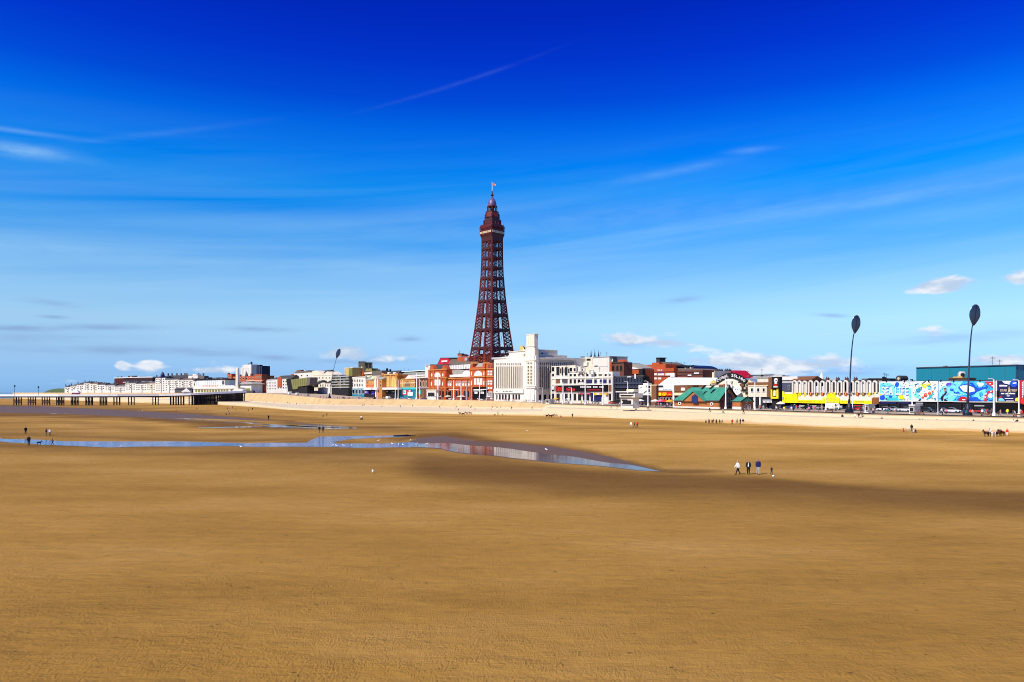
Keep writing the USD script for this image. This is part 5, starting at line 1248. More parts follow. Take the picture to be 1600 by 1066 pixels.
# ------------------------------------------------------------------ aquarium mural and its neighbours
def build_mural():
    b = Bld('aquarium', 'long aquarium front covered by a bright blue undersea mural', 1373.6, 1555, 595.6, 'grey_dark', depth=18, d=231)
    b.box('shop_front', 'black', 1373.8, 1554, 627.8, None, -.5, .05)
    p1 = b.box('mural_panel', 'sky_print', 1374.2, 1426.6, 596.2, 627, -.5, .02, label='light blue mural panel with white letters and fish')
    p2 = b.box('mural_panel', 'pale_print', 1426.9, 1465.4, 596, 627, -.5, .02, label='white mural panel with a yellow turtle and red fish')
    p3 = b.box('mural_panel', 'sea_print', 1466.4, 1553.2, 595.8, 627.2, -.5, .02, label='deep blue mural panel with a white bellied shark')
    b.boxes('mural_frame', 'white_paint', [(1373.6, 1554, 627, 628), (1373.4, 1374.3, 596, 628), (1553.3, 1554.2, 595.6, 628)], -.7, .03)
    b.box('roof_edge', 'grey_dark', 1373.4, 1554.4, 594.9, 595.9, -.5, .3)
    T = lambda n, m, pts, lay=1, par=p1: b.poly(n, m, pts, -.5 - .08 * lay, -.5, parent=par)
    E = lambda n, m, x, y, rx, ry, t=0, lay=1, par=p1: b.disc(n, m, x, y, rx, ry, -.5 - .08 * lay, -.5, parent=par, tilt=t)
    T('print_wave', 'pale_print', [(1374.6, 596.4), (1426, 596.4), (1426, 626.6), (1412, 626.8), (1406, 619), (1390, 618), (1376, 620), (1374.6, 619.4)], 1)
    T('print_water', 'sky_print', [(1374.8, 601), (1400, 602), (1424, 606), (1425.6, 616), (1400, 619.4), (1374.8, 618.6)], 1.5)
    T('print_water', 'sky_print', [(1375, 598), (1392, 598.6), (1397, 604.6), (1376, 604)], 2); T('dolphin', 'sea_print', [(1376, 600), (1386, 603.4), (1396, 601.6), (1390, 605), (1382, 604.6)], 3)
    T('print_water', 'sky_print', [(1375, 626.6), (1375, 618), (1396, 617.4), (1405, 620), (1407, 626.6)], 2); T('print_water', 'aqua', [(1385, 626.4), (1388, 621), (1402, 621.6), (1404, 626.4)], 3)
    b.text('mural_lettering', 'blind', 'SEA LIFE', 1377.4, 1419.6, 604.2, 617.2, -.92, parent=p1);
    E('fish', 'deep_print', 1401.4, 600.8, 3.0, 4.0, .3, 3); T('fish_tail', 'deep_print', [(1396.6, 606), (1398.6, 602.6), (1399.6, 605)], 3); E('fish', 'deep_print', 1378.4, 621.6, 4.2, 3.6, -.2, 4); E('fish', 'deep_print', 1391.4, 619.8, 2.6, 1.8, 0, 4)
    E('fish', 'yellow', 1408, 620.8, 4.4, 3.2, .3, 4); T('fish_tail', 'amber', [(1411.6, 621), (1414.6, 624), (1410.6, 623.4)], 4); E('fish', 'yellow', 1375.4, 616.6, 1.4, 1.2, 0, 4)
    E('fish', 'soot', 1384.6, 623.2, 1.4, 1.0, 0, 5); T('print_swirl', 'grey', [(1417, 625.6), (1418, 621), (1419.4, 621.6), (1418.6, 626)], 3); T('print_swirl', 'sky_print', [(1420, 618), (1425.6, 613), (1425.6, 624), (1421, 625)], 2)
    # turtle panel
    T('turtle_back', 'yellow', [(1437, 600.6), (1448, 599.2), (1454, 601), (1448, 603.4), (1446, 607.6), (1442, 604.6)], 2, p2); T('turtle_flipper', 'teal_print', [(1430.6, 608.6), (1441, 603.6), (1440, 609), (1436, 613.6), (1432, 613)], 2, p2); T('turtle_flipper', 'sky_print', [(1427.6, 618.6), (1431, 611), (1440.4, 621), (1440, 626), (1430, 621)], 1, p2)
    T('turtle_flipper', 'teal_print', [(1448.4, 602), (1453.6, 602.6), (1456, 606.4), (1450.6, 607)], 2, p2); E('turtle_eye', 'sky_print', 1451.6, 606.6, 2.6, 2.0, .2, 3, p2)
    for x, y, rx, ry, t in ((1445.8, 617.4, 2.6, 3.2, .4), (1452.4, 614.6, 2.4, 3.0, .3), (1441.6, 621, 1.8, 1.6, 0), (1457, 612, 1.6, 1.2, .5)):
        E('red_fish', 'red', x, y, rx, ry, t, 3, p2); E('red_fish', 'amber', x + .5, y - .6, rx * .45, ry * .4, t, 4, p2)
    for x, y, w, h, m in ((1456, 617, 4, 1.2, 'aqua'), (1452, 621.6, 5, 1.4, 'aqua'), (1460.6, 606, 2, 1.2, 'sea_print'), (1432, 600.4, 3, .8, 'grey_dark'), (1443, 597.8, 4, .7, 'grey_dark'), (1460, 601, 2.6, .7, 'grey'), (1437, 625, 2.6, 1.4, 'soot'), (1461, 623.6, 1.4, 2.6, 'teal_print')):
        E('print_swirl', m, x, y, w, h, -.5, 2, p2)
    # shark panel
    T('print_water', 'sky_print', [(1466.8, 596.2), (1505, 596.2), (1497, 606), (1500, 612), (1511, 616), (1494, 620), (1488, 626.8), (1466.8, 626.8)], 1, p3); T('print_water', 'pale_print', [(1466.8, 596.4), (1486, 596.4), (1478, 602), (1470, 606), (1466.8, 614)], 2, p3)
    E('jellyfish', 'violet_print', 1482.4, 600.4, 4.4, 2.6, -.2, 3, p3)
    T('shark_back', 'deep_print', [(1497.4, 606), (1502, 601.2), (1512, 599.6), (1517, 601.8), (1531, 607), (1544, 603), (1541, 607), (1529, 610.4), (1520, 616), (1511, 618.6), (1512, 613), (1502, 610.6)], 3, p3); T('shark_belly', 'pale_print', [(1499.4, 604.6), (1504, 602.4), (1513, 602.4), (1522, 606.6), (1523, 611.4), (1514, 613.4), (1505, 611.6)], 4, p3)
    T('shark_fin', 'deep_print', [(1516, 597.6), (1519, 598), (1526, 607), (1521, 605.6)], 4, p3); T('print_glow', 'pale_print', [(1527, 597.6), (1538, 600), (1534, 604), (1528.4, 604)], 3, p3); E('print_glow', 'sky_print', 1531.6, 600, 6.4, 3.2, .2, 2, p3)
    T('print_water', 'sky_print', [(1518, 622), (1526, 613), (1540, 607), (1540, 624), (1530, 626.8), (1520, 626.8)], 2, p3); T('print_water', 'deep_print', [(1511, 626.6), (1516, 619.6), (1528, 621), (1534, 626.6)], 3, p3); E('bubble', 'sea_print', 1532.6, 616, 3.4, 3.4, 0, 3, p3)
    T('octopus_arm', 'red', [(1538, 596.2), (1553, 596.2), (1553, 607), (1546, 602), (1541, 598.4)], 4, p3); T('octopus_arm', 'red', [(1537.4, 626.6), (1538.6, 617), (1544, 611), (1553, 610), (1553, 613.4), (1545, 615), (1541.4, 620), (1541.4, 626.6)], 4, p3)
    for x, y in ((1547, 599.6), (1550.4, 603), (1540.6, 615.6), (1539.6, 620.6), (1548, 611.8)):
        E('octopus_sucker', 'pale_print', x, y, 1.2, 1.0, 0, 5, p3)
    E('print_globe', 'sea_print', 1547.6, 619.4, 5.8, 6.2, 0, 4, p3); E('print_globe', 'pale_print', 1547.4, 618.6, 3.2, 3.8, 0, 5, p3)
    T('coral', 'crimson', [(1497, 626.8), (1499, 621), (1504, 619.4), (1510, 621.4), (1511, 626.8)], 4, p3); E('coral', 'pale_print', 1505.6, 624.6, 2.6, .9, 0, 5, p3)
    T('diver', 'soot', [(1470, 620.4), (1474, 616.6), (1478.6, 611.4), (1479.4, 613.6), (1474, 619), (1473, 626), (1470.6, 626)], 4, p3); E('diver', 'skin', 1476.6, 609.4, 1.6, 2.6, .2, 5, p3); E('diver', 'brown', 1476.6, 607.6, 1.8, 1.4, .2, 5, p3); T('diver_fin', 'soot', [(1474.6, 626.4), (1476, 622.6), (1480.6, 626.4)], 4, p3)
    T('school_of_fish', 'deep_print', [(1484, 610), (1486, 606), (1487, 609), (1489, 606.6), (1490, 611)], 3, p3); T('school_of_fish', 'deep_print', [(1490, 614), (1498, 612), (1499, 614.6), (1494, 615)], 3, p3); T('school_of_fish', 'pale_print', [(1482, 616), (1492, 617.4), (1500, 616), (1492, 616.4)], 3, p3)
    rs = np.random.default_rng(21)
    for par, x0, x1, mats in ((p1, 1376, 1425, ('blind', 'sea_print', 'aqua', 'deep_print')), (p2, 1428, 1464, ('sky_print', 'teal_print', 'grey', 'amber', 'sea_print')), (p3, 1468, 1552, ('blind', 'deep_print', 'sky_print', 'aqua', 'sea_print'))):
        for mt in mats:
            m = MB()
            for _ in range(int((x1 - x0) * .42)):
                x, y = rs.uniform(x0, x1), rs.uniform(597.6, 625.6); rx, ry, tt = rs.uniform(.25, 1.5), rs.uniform(.2, .7), rs.uniform(-.8, .8); q = []
                for u in np.arange(7) * 2 * np.pi / 7:
                    a = b.f.a(x + rx * math.cos(u) * math.cos(tt) - ry * math.sin(u) * math.sin(tt)); q.append((a, b.f.z(y + rx * math.cos(u) * math.sin(tt) + ry * math.sin(u) * math.cos(tt), a)))
                m.prism(b.f, q, -.62 - rs.uniform(0, .2), -.5)
            m.build('print_specks', mt, par, kind='stuff')
    for x0, x1 in ((1374.4, 1388), (1391, 1405), (1408, 1422), (1428, 1444), (1446, 1463), (1468, 1484), (1487, 1502), (1505, 1520), (1523, 1537), (1540, 1553)):
        b.win(x0, x1, 631.4, 641, 'glass_dark', 'soot', -.5)
    b.boxes('shop_sign', 'navy', [(1376, 1400, 628.6, 631), (1403, 1424, 628.6, 631)], -.8, -.5); b.boxes('shop_sign', 'grey', [(1431, 1442, 629.6, 631), (1522, 1538, 633.4, 635)], -.8, -.5)
    b.boxes('roof_lamp', 'soot', [(x, x + 1.4, 593.6, 597) for x in (1384, 1412, 1424, 1450, 1469, 1489, 1530)], -.9, -.6)
    h = Bld('teal_hall', 'large flat roofed teal clad hall behind the mural', 1431.6, 1587, 572.6, 'teal', depth=40, d=262)
    h.box('roof_edge', 'grey_dark', 1431.2, 1587.4, 571.9, 573.2, -.4, 40); h.joined('panel_joint', 'grey_dark', [(x, x + .35, 573.2, 600) for x in (1455, 1483, 1514, 1546, 1570)], -.06, .02)
    S = h.f.side(0.0); h.joined('panel_joint', 'grey_dark', [(1590, 1590.5, 573, 600), (1600, 1600.5, 573, 600)], -.06, .02, fr=S)
    b.clutter(1378, 1430, 595.4, 3, 15, 7, 11, 1.6); h.clutter(1440, 1580, 572.4, 8, 36, 6, 12, .9)
    r = Bld('rooftop_rockery', 'brown ledge with yellow bushes and a white dome on the aquarium roof', 1482, 1510.6, 591.4, 'slate_brown', depth=6, d=245)
    r.poly('yellow_bushes', 'ochre', [(1487, 591.6), (1490, 588.6), (1494, 589.4), (1498, 587.4), (1502, 588.4), (1504, 591.6)], 1, 3); r.disc('white_dome', 'white_paint', 1500.6, 584.4, 3.6, 4.0, 2, 4); r.disc('dark_ball', 'soot', 1503, 586, 2.4, 3.0, 1.6, 2.4); r.box('ledge_top', 'brown', 1481.4, 1511, 590.4, 591.6, -.4, 6)
    r.boxes('stand', 'pole_grey', [(1495.8, 1496.3, 584, 590), (1497.2, 1497.7, 582.4, 590)], 2, 2.4)
    dm = Bld('dark_dome_turret', 'small dark domed turret peeping over the mural wall', 1399.6, 1408, 592, 'slate', depth=5, d=300)
    dm.disc('dome', 'slate', 1403.8, 592, 4.2, 5.2, -.4, 5); dm.disc('dome_window', 'gold_cream', 1403.8, 591.6, 1.9, 2.2, -.5, -.35); dm.boxes('chimney', 'soot', [(1378.6, 1380.4, 588.6, 597), (1388, 1390, 593, 597), (1422, 1424.6, 592.6, 597)], 0, 1)
    k = Bld('poster_front', 'navy blue exhibition poster front with white lettering right of the mural', 1555.6, 1593, 594.6, 'grey', depth=14, d=222)
    p = k.box('poster', 'navy', 1558.4, 1591, 595, 627.6, -.5, .02); k.box('shop_front', 'black', 1555.8, 1593, 629, None, -.5, .05); k.boxes('poster_side', 'black', [(1555.8, 1560.6, 611, 620.4), (1587.6, 1593, 611.4, 620.4)], -.7, -.02); k.box('poster_edge', 'gold_cream', 1558, 1592, 627.6, 629, -.7, .02)
    k.boxes('poster_frame', 'white_paint', [(1555.6, 1557.8, 594.8, 628.6), (1591.6, 1593, 594.8, 628.6)], -.7, -.02)
    k.text('poster_title', 'gold_cream', 'STAR', 1562.6, 1573.6, 608, 612, -.62, parent=p); k.text('poster_title', 'gold_cream', 'TREK', 1578.6, 1589.4, 608, 612, -.62, parent=p)
    k.poly('poster_emblem', 'gold_cream', [(1574.4, 615), (1576.6, 603), (1578.8, 614.4), (1576.6, 611.4)], -.75, -.55, parent=p)
    k.joined('poster_lines', 'blind', [(1561.4, 1568.6, 601.6, 604), (1569, 1573.6, 601.8, 604), (1564, 1569, 614.2, 616), (1571, 1575, 614.2, 616.2), (1576, 1586, 614.2, 616), (1570, 1583, 622.2, 623.4), (1572, 1584, 626.2, 627)], -.62, -.5, parent=p)
    k.poly('poster_swirl', 'pale_print', [(1566, 595.4), (1569, 599), (1577, 601), (1580, 596)], -.58, -.5, parent=p); k.poly('poster_figure', 'deep_print', [(1577, 598), (1582, 595.4), (1588, 596), (1590, 602), (1585, 605.6), (1580, 603.6)], -.62, -.5, parent=p); k.poly('poster_figure', 'pale_print', [(1582, 598.6), (1588, 597.4), (1588, 599.2), (1583, 599.8)], -.68, -.5, parent=p)
    k.poly('poster_figure', 'sky_print', [(1560, 626.4), (1560.4, 623.4), (1562, 622.2), (1566, 622), (1570, 626.4)], -.62, -.5, parent=p); k.poly('poster_figure', 'red', [(1558.8, 622), (1563, 620), (1565, 618.4), (1564.6, 621.4)], -.62, -.5, parent=p); k.poly('poster_figure', 'yellow', [(1586, 626.6), (1587, 622), (1591.6, 621.6), (1592, 627)], -.9, -.5); k.disc('poster_badge', 'grey', 1575.4, 618.4, 2.6, 1.5, -.62, -.5, parent=p)
    z = Bld('crimson_shop', 'crimson shop front with white upright lettering at the right edge', 1593.2, 1640, 594, 'crimson', depth=14, d=214)
    z.joined('upright_lettering', 'blind', [(1596.8, 1598.4, y, y + 2.6) for y in np.arange(597, 619, 3.6)], -.3, .02); z.box('grey_panel', 'grey', 1598.6, 1640, 595, 618, -.4, .02); z.disc('red_ball', 'red', 1599.6, 627, 4.4, 5.2, -1.2, -.2); z.box('shop_front', 'black', 1593.6, 1640, 631, None, -.4, .05)


build_mural()
# ------------------------------------------------------------------ the northern seafront, left of the red brick palace
def build_north():
    W = lambda *a, **k: Bld(*a, **k)
    # between palace and arcade row
    b = W('dark_brick_house', 'dark brown brick house with arched window left of the red palace', 652, 669, 591.6, 'dark_brick', depth=12, d=572)
    b.box('parapet', 'grey_dark', 651.6, 669.2, 590.8, 592, -.5, .4); b.win(655.6, 658.4, 595, 604, 'glass_dark', 'cream', arch=True); b.win(660, 663.4, 595, 604, 'brown', 'cream', arch=True); b.win(664.6, 667, 595, 604, 'glass_dark', 'cream', arch=True)
    b.box('band', 'grey', 652, 669, 605.6, 606.8, -.4, .1); b.box('door', 'brown', 656, 663, 609, 622, -.2, .05); b.boxes('aqua_panel', 'aqua', [(654.4, 657.2, 609.4, 616)], -.5, -.2)
    r = W('long_grey_roof', 'long low hall with grey green roof behind the orange brick row', 618, 671, 586.4, 'cream_pale', depth=22, d=640)
    r.gable_roof('roof', 'roof_green_grey', 618, 671, 587, 580.6, 0, 22); r.box('ridge', 'soot', 628, 671, 580, 581.2, 10, 12); r.boxes('roof_rib', 'pale_print', [(627, 671, 579.4, 580.2)], 9, 13)
    r.boxes('eave_band', 'blind', [(648, 671, 586, 587.4)], -.6, 0)
    o = W('orange_arcade_house', 'orange brick house with arched centre window and small white pediment', 622, 648.6, 592.4, 'orange_brick', depth=12, d=590)
    o.box('cornice', 'orange_trim', 621.6, 649, 591.8, 593, -.6, .2); o.cross_gable('pediment', 'white_paint', 632.6, 644.4, 591.8, 585.8, -.5, 4); o.grid(623.6, 631, 2, [(594.4, 597.6), (599.6, 604)], .5, 'orange_trim', 'cream'); o.grid(642.6, 648, 2, [(594.4, 597.6), (599.6, 604)], .5, 'glass_dark', 'cream')
    o.win(632.4, 641.4, 594.6, 604.8, 'shutter_tan', 'orange_trim', arch=True, bars=2); o.box('string_course', 'cream', 622, 648.8, 598.2, 599, -.2, .05)
    o.box('sign_board', 'aqua', 620, 650, 605.6, 608.8, -1.6, .05); o.box('shop_front', 'teal', 620, 650, 608.8, None, -.8, .05); o.box('picture_frame', 'red', 627.8, 635.2, 609.2, 617, -1.1, -.8); o.box('picture', 'blind', 628.8, 634.2, 610.2, 616, -1.2, -1.1); o.disc('picture_mark', 'aqua', 631.6, 613, 1.5, 1.8, -1.3, -1.2); o.boxes('picture', 'crimson', [(637, 642.6, 609.4, 612.6)], -1.1, -.8); o.boxes('picture', 'blind', [(637, 645, 612.8, 618.6), (638.6, 641.2, 609.8, 612)], -1.2, -1.1)
    c = W('orange_twin_arch_hall', 'taller orange brick hall with two big arched windows and white finials', 596.6, 620.6, 585.4, 'orange_brick', depth=14, d=612)
    c.box('cornice', 'orange_trim', 596, 621, 584.6, 586.2, -.7, .2); c.boxes('turret', 'orange_brick', [(596, 599.4, 583, 587), (618, 621.4, 583, 587)], -.9, 2)
    for x in (602.4, 611.2):
        c.win(x, x + 6.4, 588, 604.6, 'ochre', 'orange_trim', arch=True, bars=1); c.disc('finial', 'white_paint', x + 4.2, 583.2, 1.4, 1.8, 0, 1.4)
    c.boxes('pilaster', 'orange_trim', [(x, x + 1.0, 586.4, 605) for x in (599.6, 609.4, 618.4)], -.5, .05); c.box('canopy', 'blind', 589, 620.6, 605.8, 609, -4, .1); c.box('shop_front', 'soot', 596.6, 621, 609, None, -.4, .05); c.boxes('shop_light', 'grey', [(603, 606, 611, 613), (612, 616, 611.4, 613)], -.6, -.4)
    e = W('orange_brick_wing', 'narrow orange brick wing with white pilasters beside the twin arch hall', 586, 597, 593, 'orange_brick', depth=12, d=628)
    e.grid(588.6, 596.4, 2, [(594.6, 598), (600, 604.4)], .5, ['brown', 'glass_dark'], 'orange_trim'); e.boxes('pilaster', 'white_paint', [(586, 587.4, 592, 624), (589.4, 590.6, 592, 606)], -.6, .1); e.gable_roof('roof', 'roof_grey', 586, 597, 593.2, 588.4, 0, 10)
    f = W('orange_shop_house', 'small orange brick shop with grey roof and purple shop sign', 570.6, 586, 594, 'orange_brick', depth=12, d=645)
    f.gable_roof('roof', 'roof_grey', 569.6, 586.4, 594.2, 587, 0, 11); f.cross_gable('gable', 'cream', 579, 585, 592, 587.6, -.3, 3); f.grid(572, 585, 3, [(595.8, 599.6), (601.2, 605)], .55, ['red', 'brown', 'orange_trim'], 'orange_trim'); f.boxes('pilaster', 'white_paint', [(570.4, 571.4, 593, 607), (584.4, 585.8, 593, 607)], -.4, .1)
    f.box('canopy', 'blind', 568, 588.6, 605.8, 609.2, -4, .1); f.boxes('shop_sign', 'purple', [(570, 576, 611, 615), (580.6, 584.8, 611, 616.4)], -1, -.3); f.box('shop_front', 'soot', 569, 588, 609, None, -.4, .05); f.joined('sign_strokes', 'blind', [(571, 572.4, 612, 613.6), (573.4, 574.6, 612, 613.6)], -1.1, -1)
    d = W('white_hotel_block', 'white three storey hotel with dark windows over a teal shop front', 543.6, 571, 589.8, 'white_paint', depth=14, d=665)
    d.grid(545, 568, 6, [(592.6, 597.4), (599.4, 604.4)], .5); d.box('parapet', 'cream_pale', 543.4, 571.2, 589, 590.4, -.4, .4); d.box('shop_front', 'teal', 544, 571, 607, None, -.6, .05); d.grid(545, 570, 5, [(609, 616)], .7, 'glass_dark', 'blind', -.6); d.boxes('band', 'white_paint', [(543.6, 571, 605.4, 607.2)], -.7, .05)
    g = W('banded_glass_block', 'green grey building with dark window bands and white floor edges', 518, 544.4, 588.4, 'stone_dark', depth=12, d=690)
    g.boxes('floor_edge', 'grey', [(517.6, 544.8, y, y + 1.3) for y in (588, 592.2, 596.4, 600.6, 604.8)], -.7, .1); g.grid(519, 544, 6, [(589.6, 592), (593.8, 596.2), (598, 600.4), (602.2, 604.6)], .86, ['glass_dark', 'olive'], 'stone_dark'); g.box('shop_front', 'soot', 518, 544.4, 607, None, -.5, .05); g.box('mullion', 'grey', 531, 531.8, 588, 607, -.8, 0)
    t = W('tan_box_tower', 'plain tan rooftop block standing above the white hotel', 538.4, 550.4, 575.2, 'ochre', depth=12, d=800)
    t.box('shaded_face', 'olive', 545, 550.6, 575.4, 588, -.2, 0); t.boxes('cap', 'cream', [(538, 550.8, 574.6, 575.6)], -.3, 12.3)
    ct = W('church_tower', 'dark stone church tower with battlements and a small lit window', 560, 569.8, 566.6, 'stone_dark', depth=10, d=900)
    ct.boxes('battlement', 'stone_dark', [(x, x + 1.3, 564.8, 567) for x in (560, 562.8, 565.6, 568.4)], -.2, 1); ct.win(563.6, 566.4, 572.4, 576, 'cream', 'stone_ochre', arch=True); ct.box('nave', 'stone_ochre', 569.8, 581, 576, None, 1, 9)
    for x in (570.4, 574.8, 579.8):
        a = ct.f.a(x); k = 900 / FPX; z = ct.f.z(577, a)
        MB().lathe(ct.f.P(a, 1, z), [(1.1 * k, 0), (1.1 * k, 4 * k), (.1 * k, (9 if x > 571 else 5) * k)], 6).build('pinnacle', 'stone_dark', ct.p)
    rf = W('red_roof_cluster', 'cluster of brick and dark roofs below the dark church tower', 566, 600, 585, 'cream', depth=10, d=760)
    rf.box('red_house', 'red_brick', 560, 568, 580.6, 587, -2, 6); rf.box('dark_block', 'slate_brown', 581, 597, 579.4, 587, -1, 8); rf.box('white_slab', 'white_paint', 569, 581, 581.8, 584.6, -1.5, 4); rf.gable_roof('roof', 'slate', 596, 620, 585, 579.6, 2, 12); rf.boxes('chimney', 'soot', [(603, 604.6, 575.6, 581), (608.4, 609.4, 577, 581), (590, 592, 577.6, 580)], 5, 6.4)
    gh = W('cream_gabled_house', 'cream house with two gables and dark roofs beside the olive wedge building', 489, 519.6, 586.4, 'cream_pale', depth=14, d=740)
    gh.cross_gable('gable', 'cream_pale', 489, 504, 586.6, 579.4, -.2, 12); gh.cross_gable('gable', 'cream_pale', 503, 519, 587, 580.6, -.3, 12); gh.gable_roof('roof', 'slate', 494, 512, 583, 578.6, 4, 14); gh.grid(491, 518, 5, [(589, 592), (594.4, 597.6)], .32); gh.box('annexe', 'white_paint', 497, 519, 598, None, -3, 0); gh.grid(499, 518, 5, [(600.4, 604.4)], .4, b=-3.0); gh.poly('annexe_roof', 'slate', [(486, 600.6), (503, 594), (506, 595.6), (497, 600.6)], -3.4, -.4); gh.poly('annexe_roof', 'slate', [(507, 598.8), (517, 594.6), (519.6, 595.4), (519.6, 598.8)], -3.4, -.4)
    wb = W('white_stepped_block', 'broad white block with brown roof edge behind the olive wedge building', 459.6, 490, 583, 'white_paint', depth=18, d=800)
    wb.poly('roof', 'slate_brown', [(459, 583.4), (464, 579.6), (488, 580.6), (492, 583.4)], .5, 16); wb.boxes('roof_box', 'brown', [(463.4, 470.6, 578.4, 581.4), (478, 482, 579, 581)], 3, 6); wb.box('red_end', 'red_brick', 454.6, 461, 584.6, None, .5, 10); wb.box('cream_face', 'cream', 488, 496.4, 579.6, None, -1, 6); wb.boxes('slot', 'grey_dark', [(470, 472, 586, 588), (479, 481, 586, 588)], -.2, 0)
    wb.clutter(461, 488, 580.6, 4, 15, 6, 13, 1.6); t.clutter(539, 549, 575, 3, 9, 3, 14, 1.2); d.clutter(545, 569, 589, 2, 11, 6, 15, 1.5); g.clutter(519, 542, 588, 2, 10, 5, 16, 1.4); r.clutter(622, 668, 582, 8, 14, 6, 17, 1.4)
    ol = W('olive_wedge_building', 'olive gold clad wedge shaped building leaning out over the promenade', 448, 484, None, None, depth=10, d=735)
    ol.poly('wedge', 'olive', [(454.4, 593.2), (480.4, 590), (478.6, 602.8), (465.6, 604.2), (464.6, 608), (457.4, 608.6)], -1, 8); ol.poly('dark_flank', 'soot', [(447, 592.2), (454.4, 593.2), (457.4, 608.6), (450, 611)], -.8, 7); ol.poly('dark_flank', 'slate_brown', [(480.4, 589.6), (484.6, 590), (483.4, 601.4), (478.8, 602.8)], -.8, 7); ol.box('undercroft', 'soot', 456, 480, 603.6, None, 0, 7); ol.joined('panel_joint', 'soot', [(x, x + .25, 592.6, 603) for x in np.arange(458.6, 479, 3.4)], -1.06, -1)
    br = W('brick_gabled_terrace', 'brick and white terrace with dark roof left of the olive wedge building', 431.6, 449.4, 592, 'white_paint', depth=12, d=850)
    br.gable_roof('roof', 'slate', 431, 455, 592.4, 586.6, 0, 12); br.boxes('brick_panel', 'red_brick', [(433.4, 440, 589, 605)], -.5, .05); br.grid(433, 449, 4, [(594.6, 597.6), (599.6, 602.6), (604.6, 607.4)], .45)
    wt = W('white_terrace_house', 'white narrow terrace beside the brick hotel, left of the three', 408.6, 416.8, 594.6, 'white_paint', depth=12, d=960)
    for i, (x0, x1, w) in enumerate(((408.6, 416.8, 'left'), (416.8, 424.6, 'middle'), (424.6, 432, 'right'))):
        q = wt if i == 0 else W('white_terrace_house', f'white narrow terrace house right of the brick hotel, {w} one of three', x0, x1, 594 - i * .6, 'white_paint', depth=12, d=960 - 35 * i)
        if i == 0: stage.GetPrimAtPath(q.p).SetCustomDataByKey('label', 'white narrow terrace house right of the brick hotel, left one of three')
        stage.GetPrimAtPath(q.p).SetCustomDataByKey('group', 'white narrow terraces')
        q.gable_roof('roof', 'slate', x0, x1, 594.8 - i * .6, 591.8 - i * .6, 0, 12); q.grid(x0 + .6, x1 - .4, 3, [(597, 599.6), (601.6, 604.2), (606, 608.4)], .45); q.chimney(x1 - 1, 590, 593, 5, 1.6)
    # the brick hotel and what stands round it
    h = W('brick_grand_hotel', 'dark red brick hotel with small turret beside the white obelisk', 354.6, 410, 588, 'red_brick', depth=16, d=960, th=48)
    h.boxes('wing', 'red_brick', [(355, 362, 584.6, 612), (398, 409, 585, 612)], -1.6, 6); h.grid(363, 398, 7, [(590, 593), (595.6, 598.6), (601, 604)], .45, 'glass_dark', 'cream'); h.boxes('string_course', 'cream', [(354.6, 372, 599.2, 600), (384, 410, 594.6, 595.4)], -1.9, .1); h.grid(355.6, 361.6, 2, [(587, 590), (592.6, 595.6)], .4, 'glass_dark', 'cream', -1.6); h.grid(399, 408.6, 3, [(588, 591), (596, 599), (603, 606)], .4, 'glass_dark', 'cream', -1.6)
    a = h.f.a(384); k = 950 / FPX; MB().lathe(h.f.P(a, 1, h.f.z(592, a)), [(2.6 * k, -16 * k), (2.6 * k, 4 * k), (3 * k, 5 * k), (1.4 * k, 10 * k), (.1 * k, 12.6 * k)], 8).build('turret', 'slate_brown', h.p)
    h.boxes('chimney', 'brown', [(355.4, 357, 582.8, 586), (374, 375.4, 585.4, 588.6), (391, 393, 584, 588)], 3, 5)
    tb = W('white_tower_block', 'tall white tower block with a dark blue flank behind the brick hotel', 376, 393, 574, 'white_paint', depth=14, d=1120, th=48)
    tb.box('upper_block', 'white_paint', 379, 392.6, 570, None, -.6, 10); tb.grid(377, 392, 6, [(575.6, 577.2), (578.8, 580.4), (582, 583.6), (585.2, 586.8)], .4, 'grey', 'white_paint', -.6); tb.box('dark_flank', 'steel_blue', 393, 402, 570.6, None, .4, 3); tb.joined('roof_mast', 'soot', [(391.4, 393.4, 565.6, 571), (388, 389, 568, 571)], 1, 2)
    td = W('dark_tower_block', 'dark slate blue tower block right of the white tower block', 400.4, 409.6, 572.2, 'navy_glass', depth=12, d=1090, th=48)
    td.boxes('fin', 'steel_blue', [(x, x + .6, 572, 596) for x in (400.4, 403, 405.6, 408)], -.5, .05); td.box('plant_room', 'soot', 402.4, 406.4, 570.4, 572.4, 2, 6)
    ob = thing('war_memorial_obelisk', 'tall pale stone obelisk on the seafront before the brick hotel', 'obelisk', at(371, 860, z=9.0))
    p = at(371, 860, z=9.0); k = 860 / FPX
    MB().lathe(p, [(3.1 * k, 6 * k), (2.3 * k, 38 * k), (.1, 41 * k)], 4, .5).build('shaft', 'cream_pale', ob); MB().lathe(p, [(5 * k, 0), (5 * k, 3 * k), (3.8 * k, 3.2 * k), (3.8 * k, 6 * k)], 4, .5).build('pedestal', 'cream_pale', ob)
    # white glass fronted hall and long white ranges
    pv = W('glass_fronted_hall', 'long white hall with pale glazed front above the pier entrance', 302, 351.6, 593.6, 'white_paint', depth=16, d=905, th=40)
    pv.box('roof_edge', 'soot', 301, 352, 592.4, 594, -1, 16); pv.box('glazing', 'pale_print', 305, 347.6, 595, 602, -.4, .05); pv.joined('mullion', 'steel_blue', [(x, x + .5, 595, 602) for x in np.arange(307, 348, 3.3)], -.55, -.4); pv.poly('slanted_end', 'grey_dark', [(302.6, 602.6), (305, 594.6), (306, 594.6), (303.8, 602.6)], -.6, -.4); pv.disc('round_sign', 'steel_blue', 348.6, 598, 1.5, 2.8, -.5, 0)
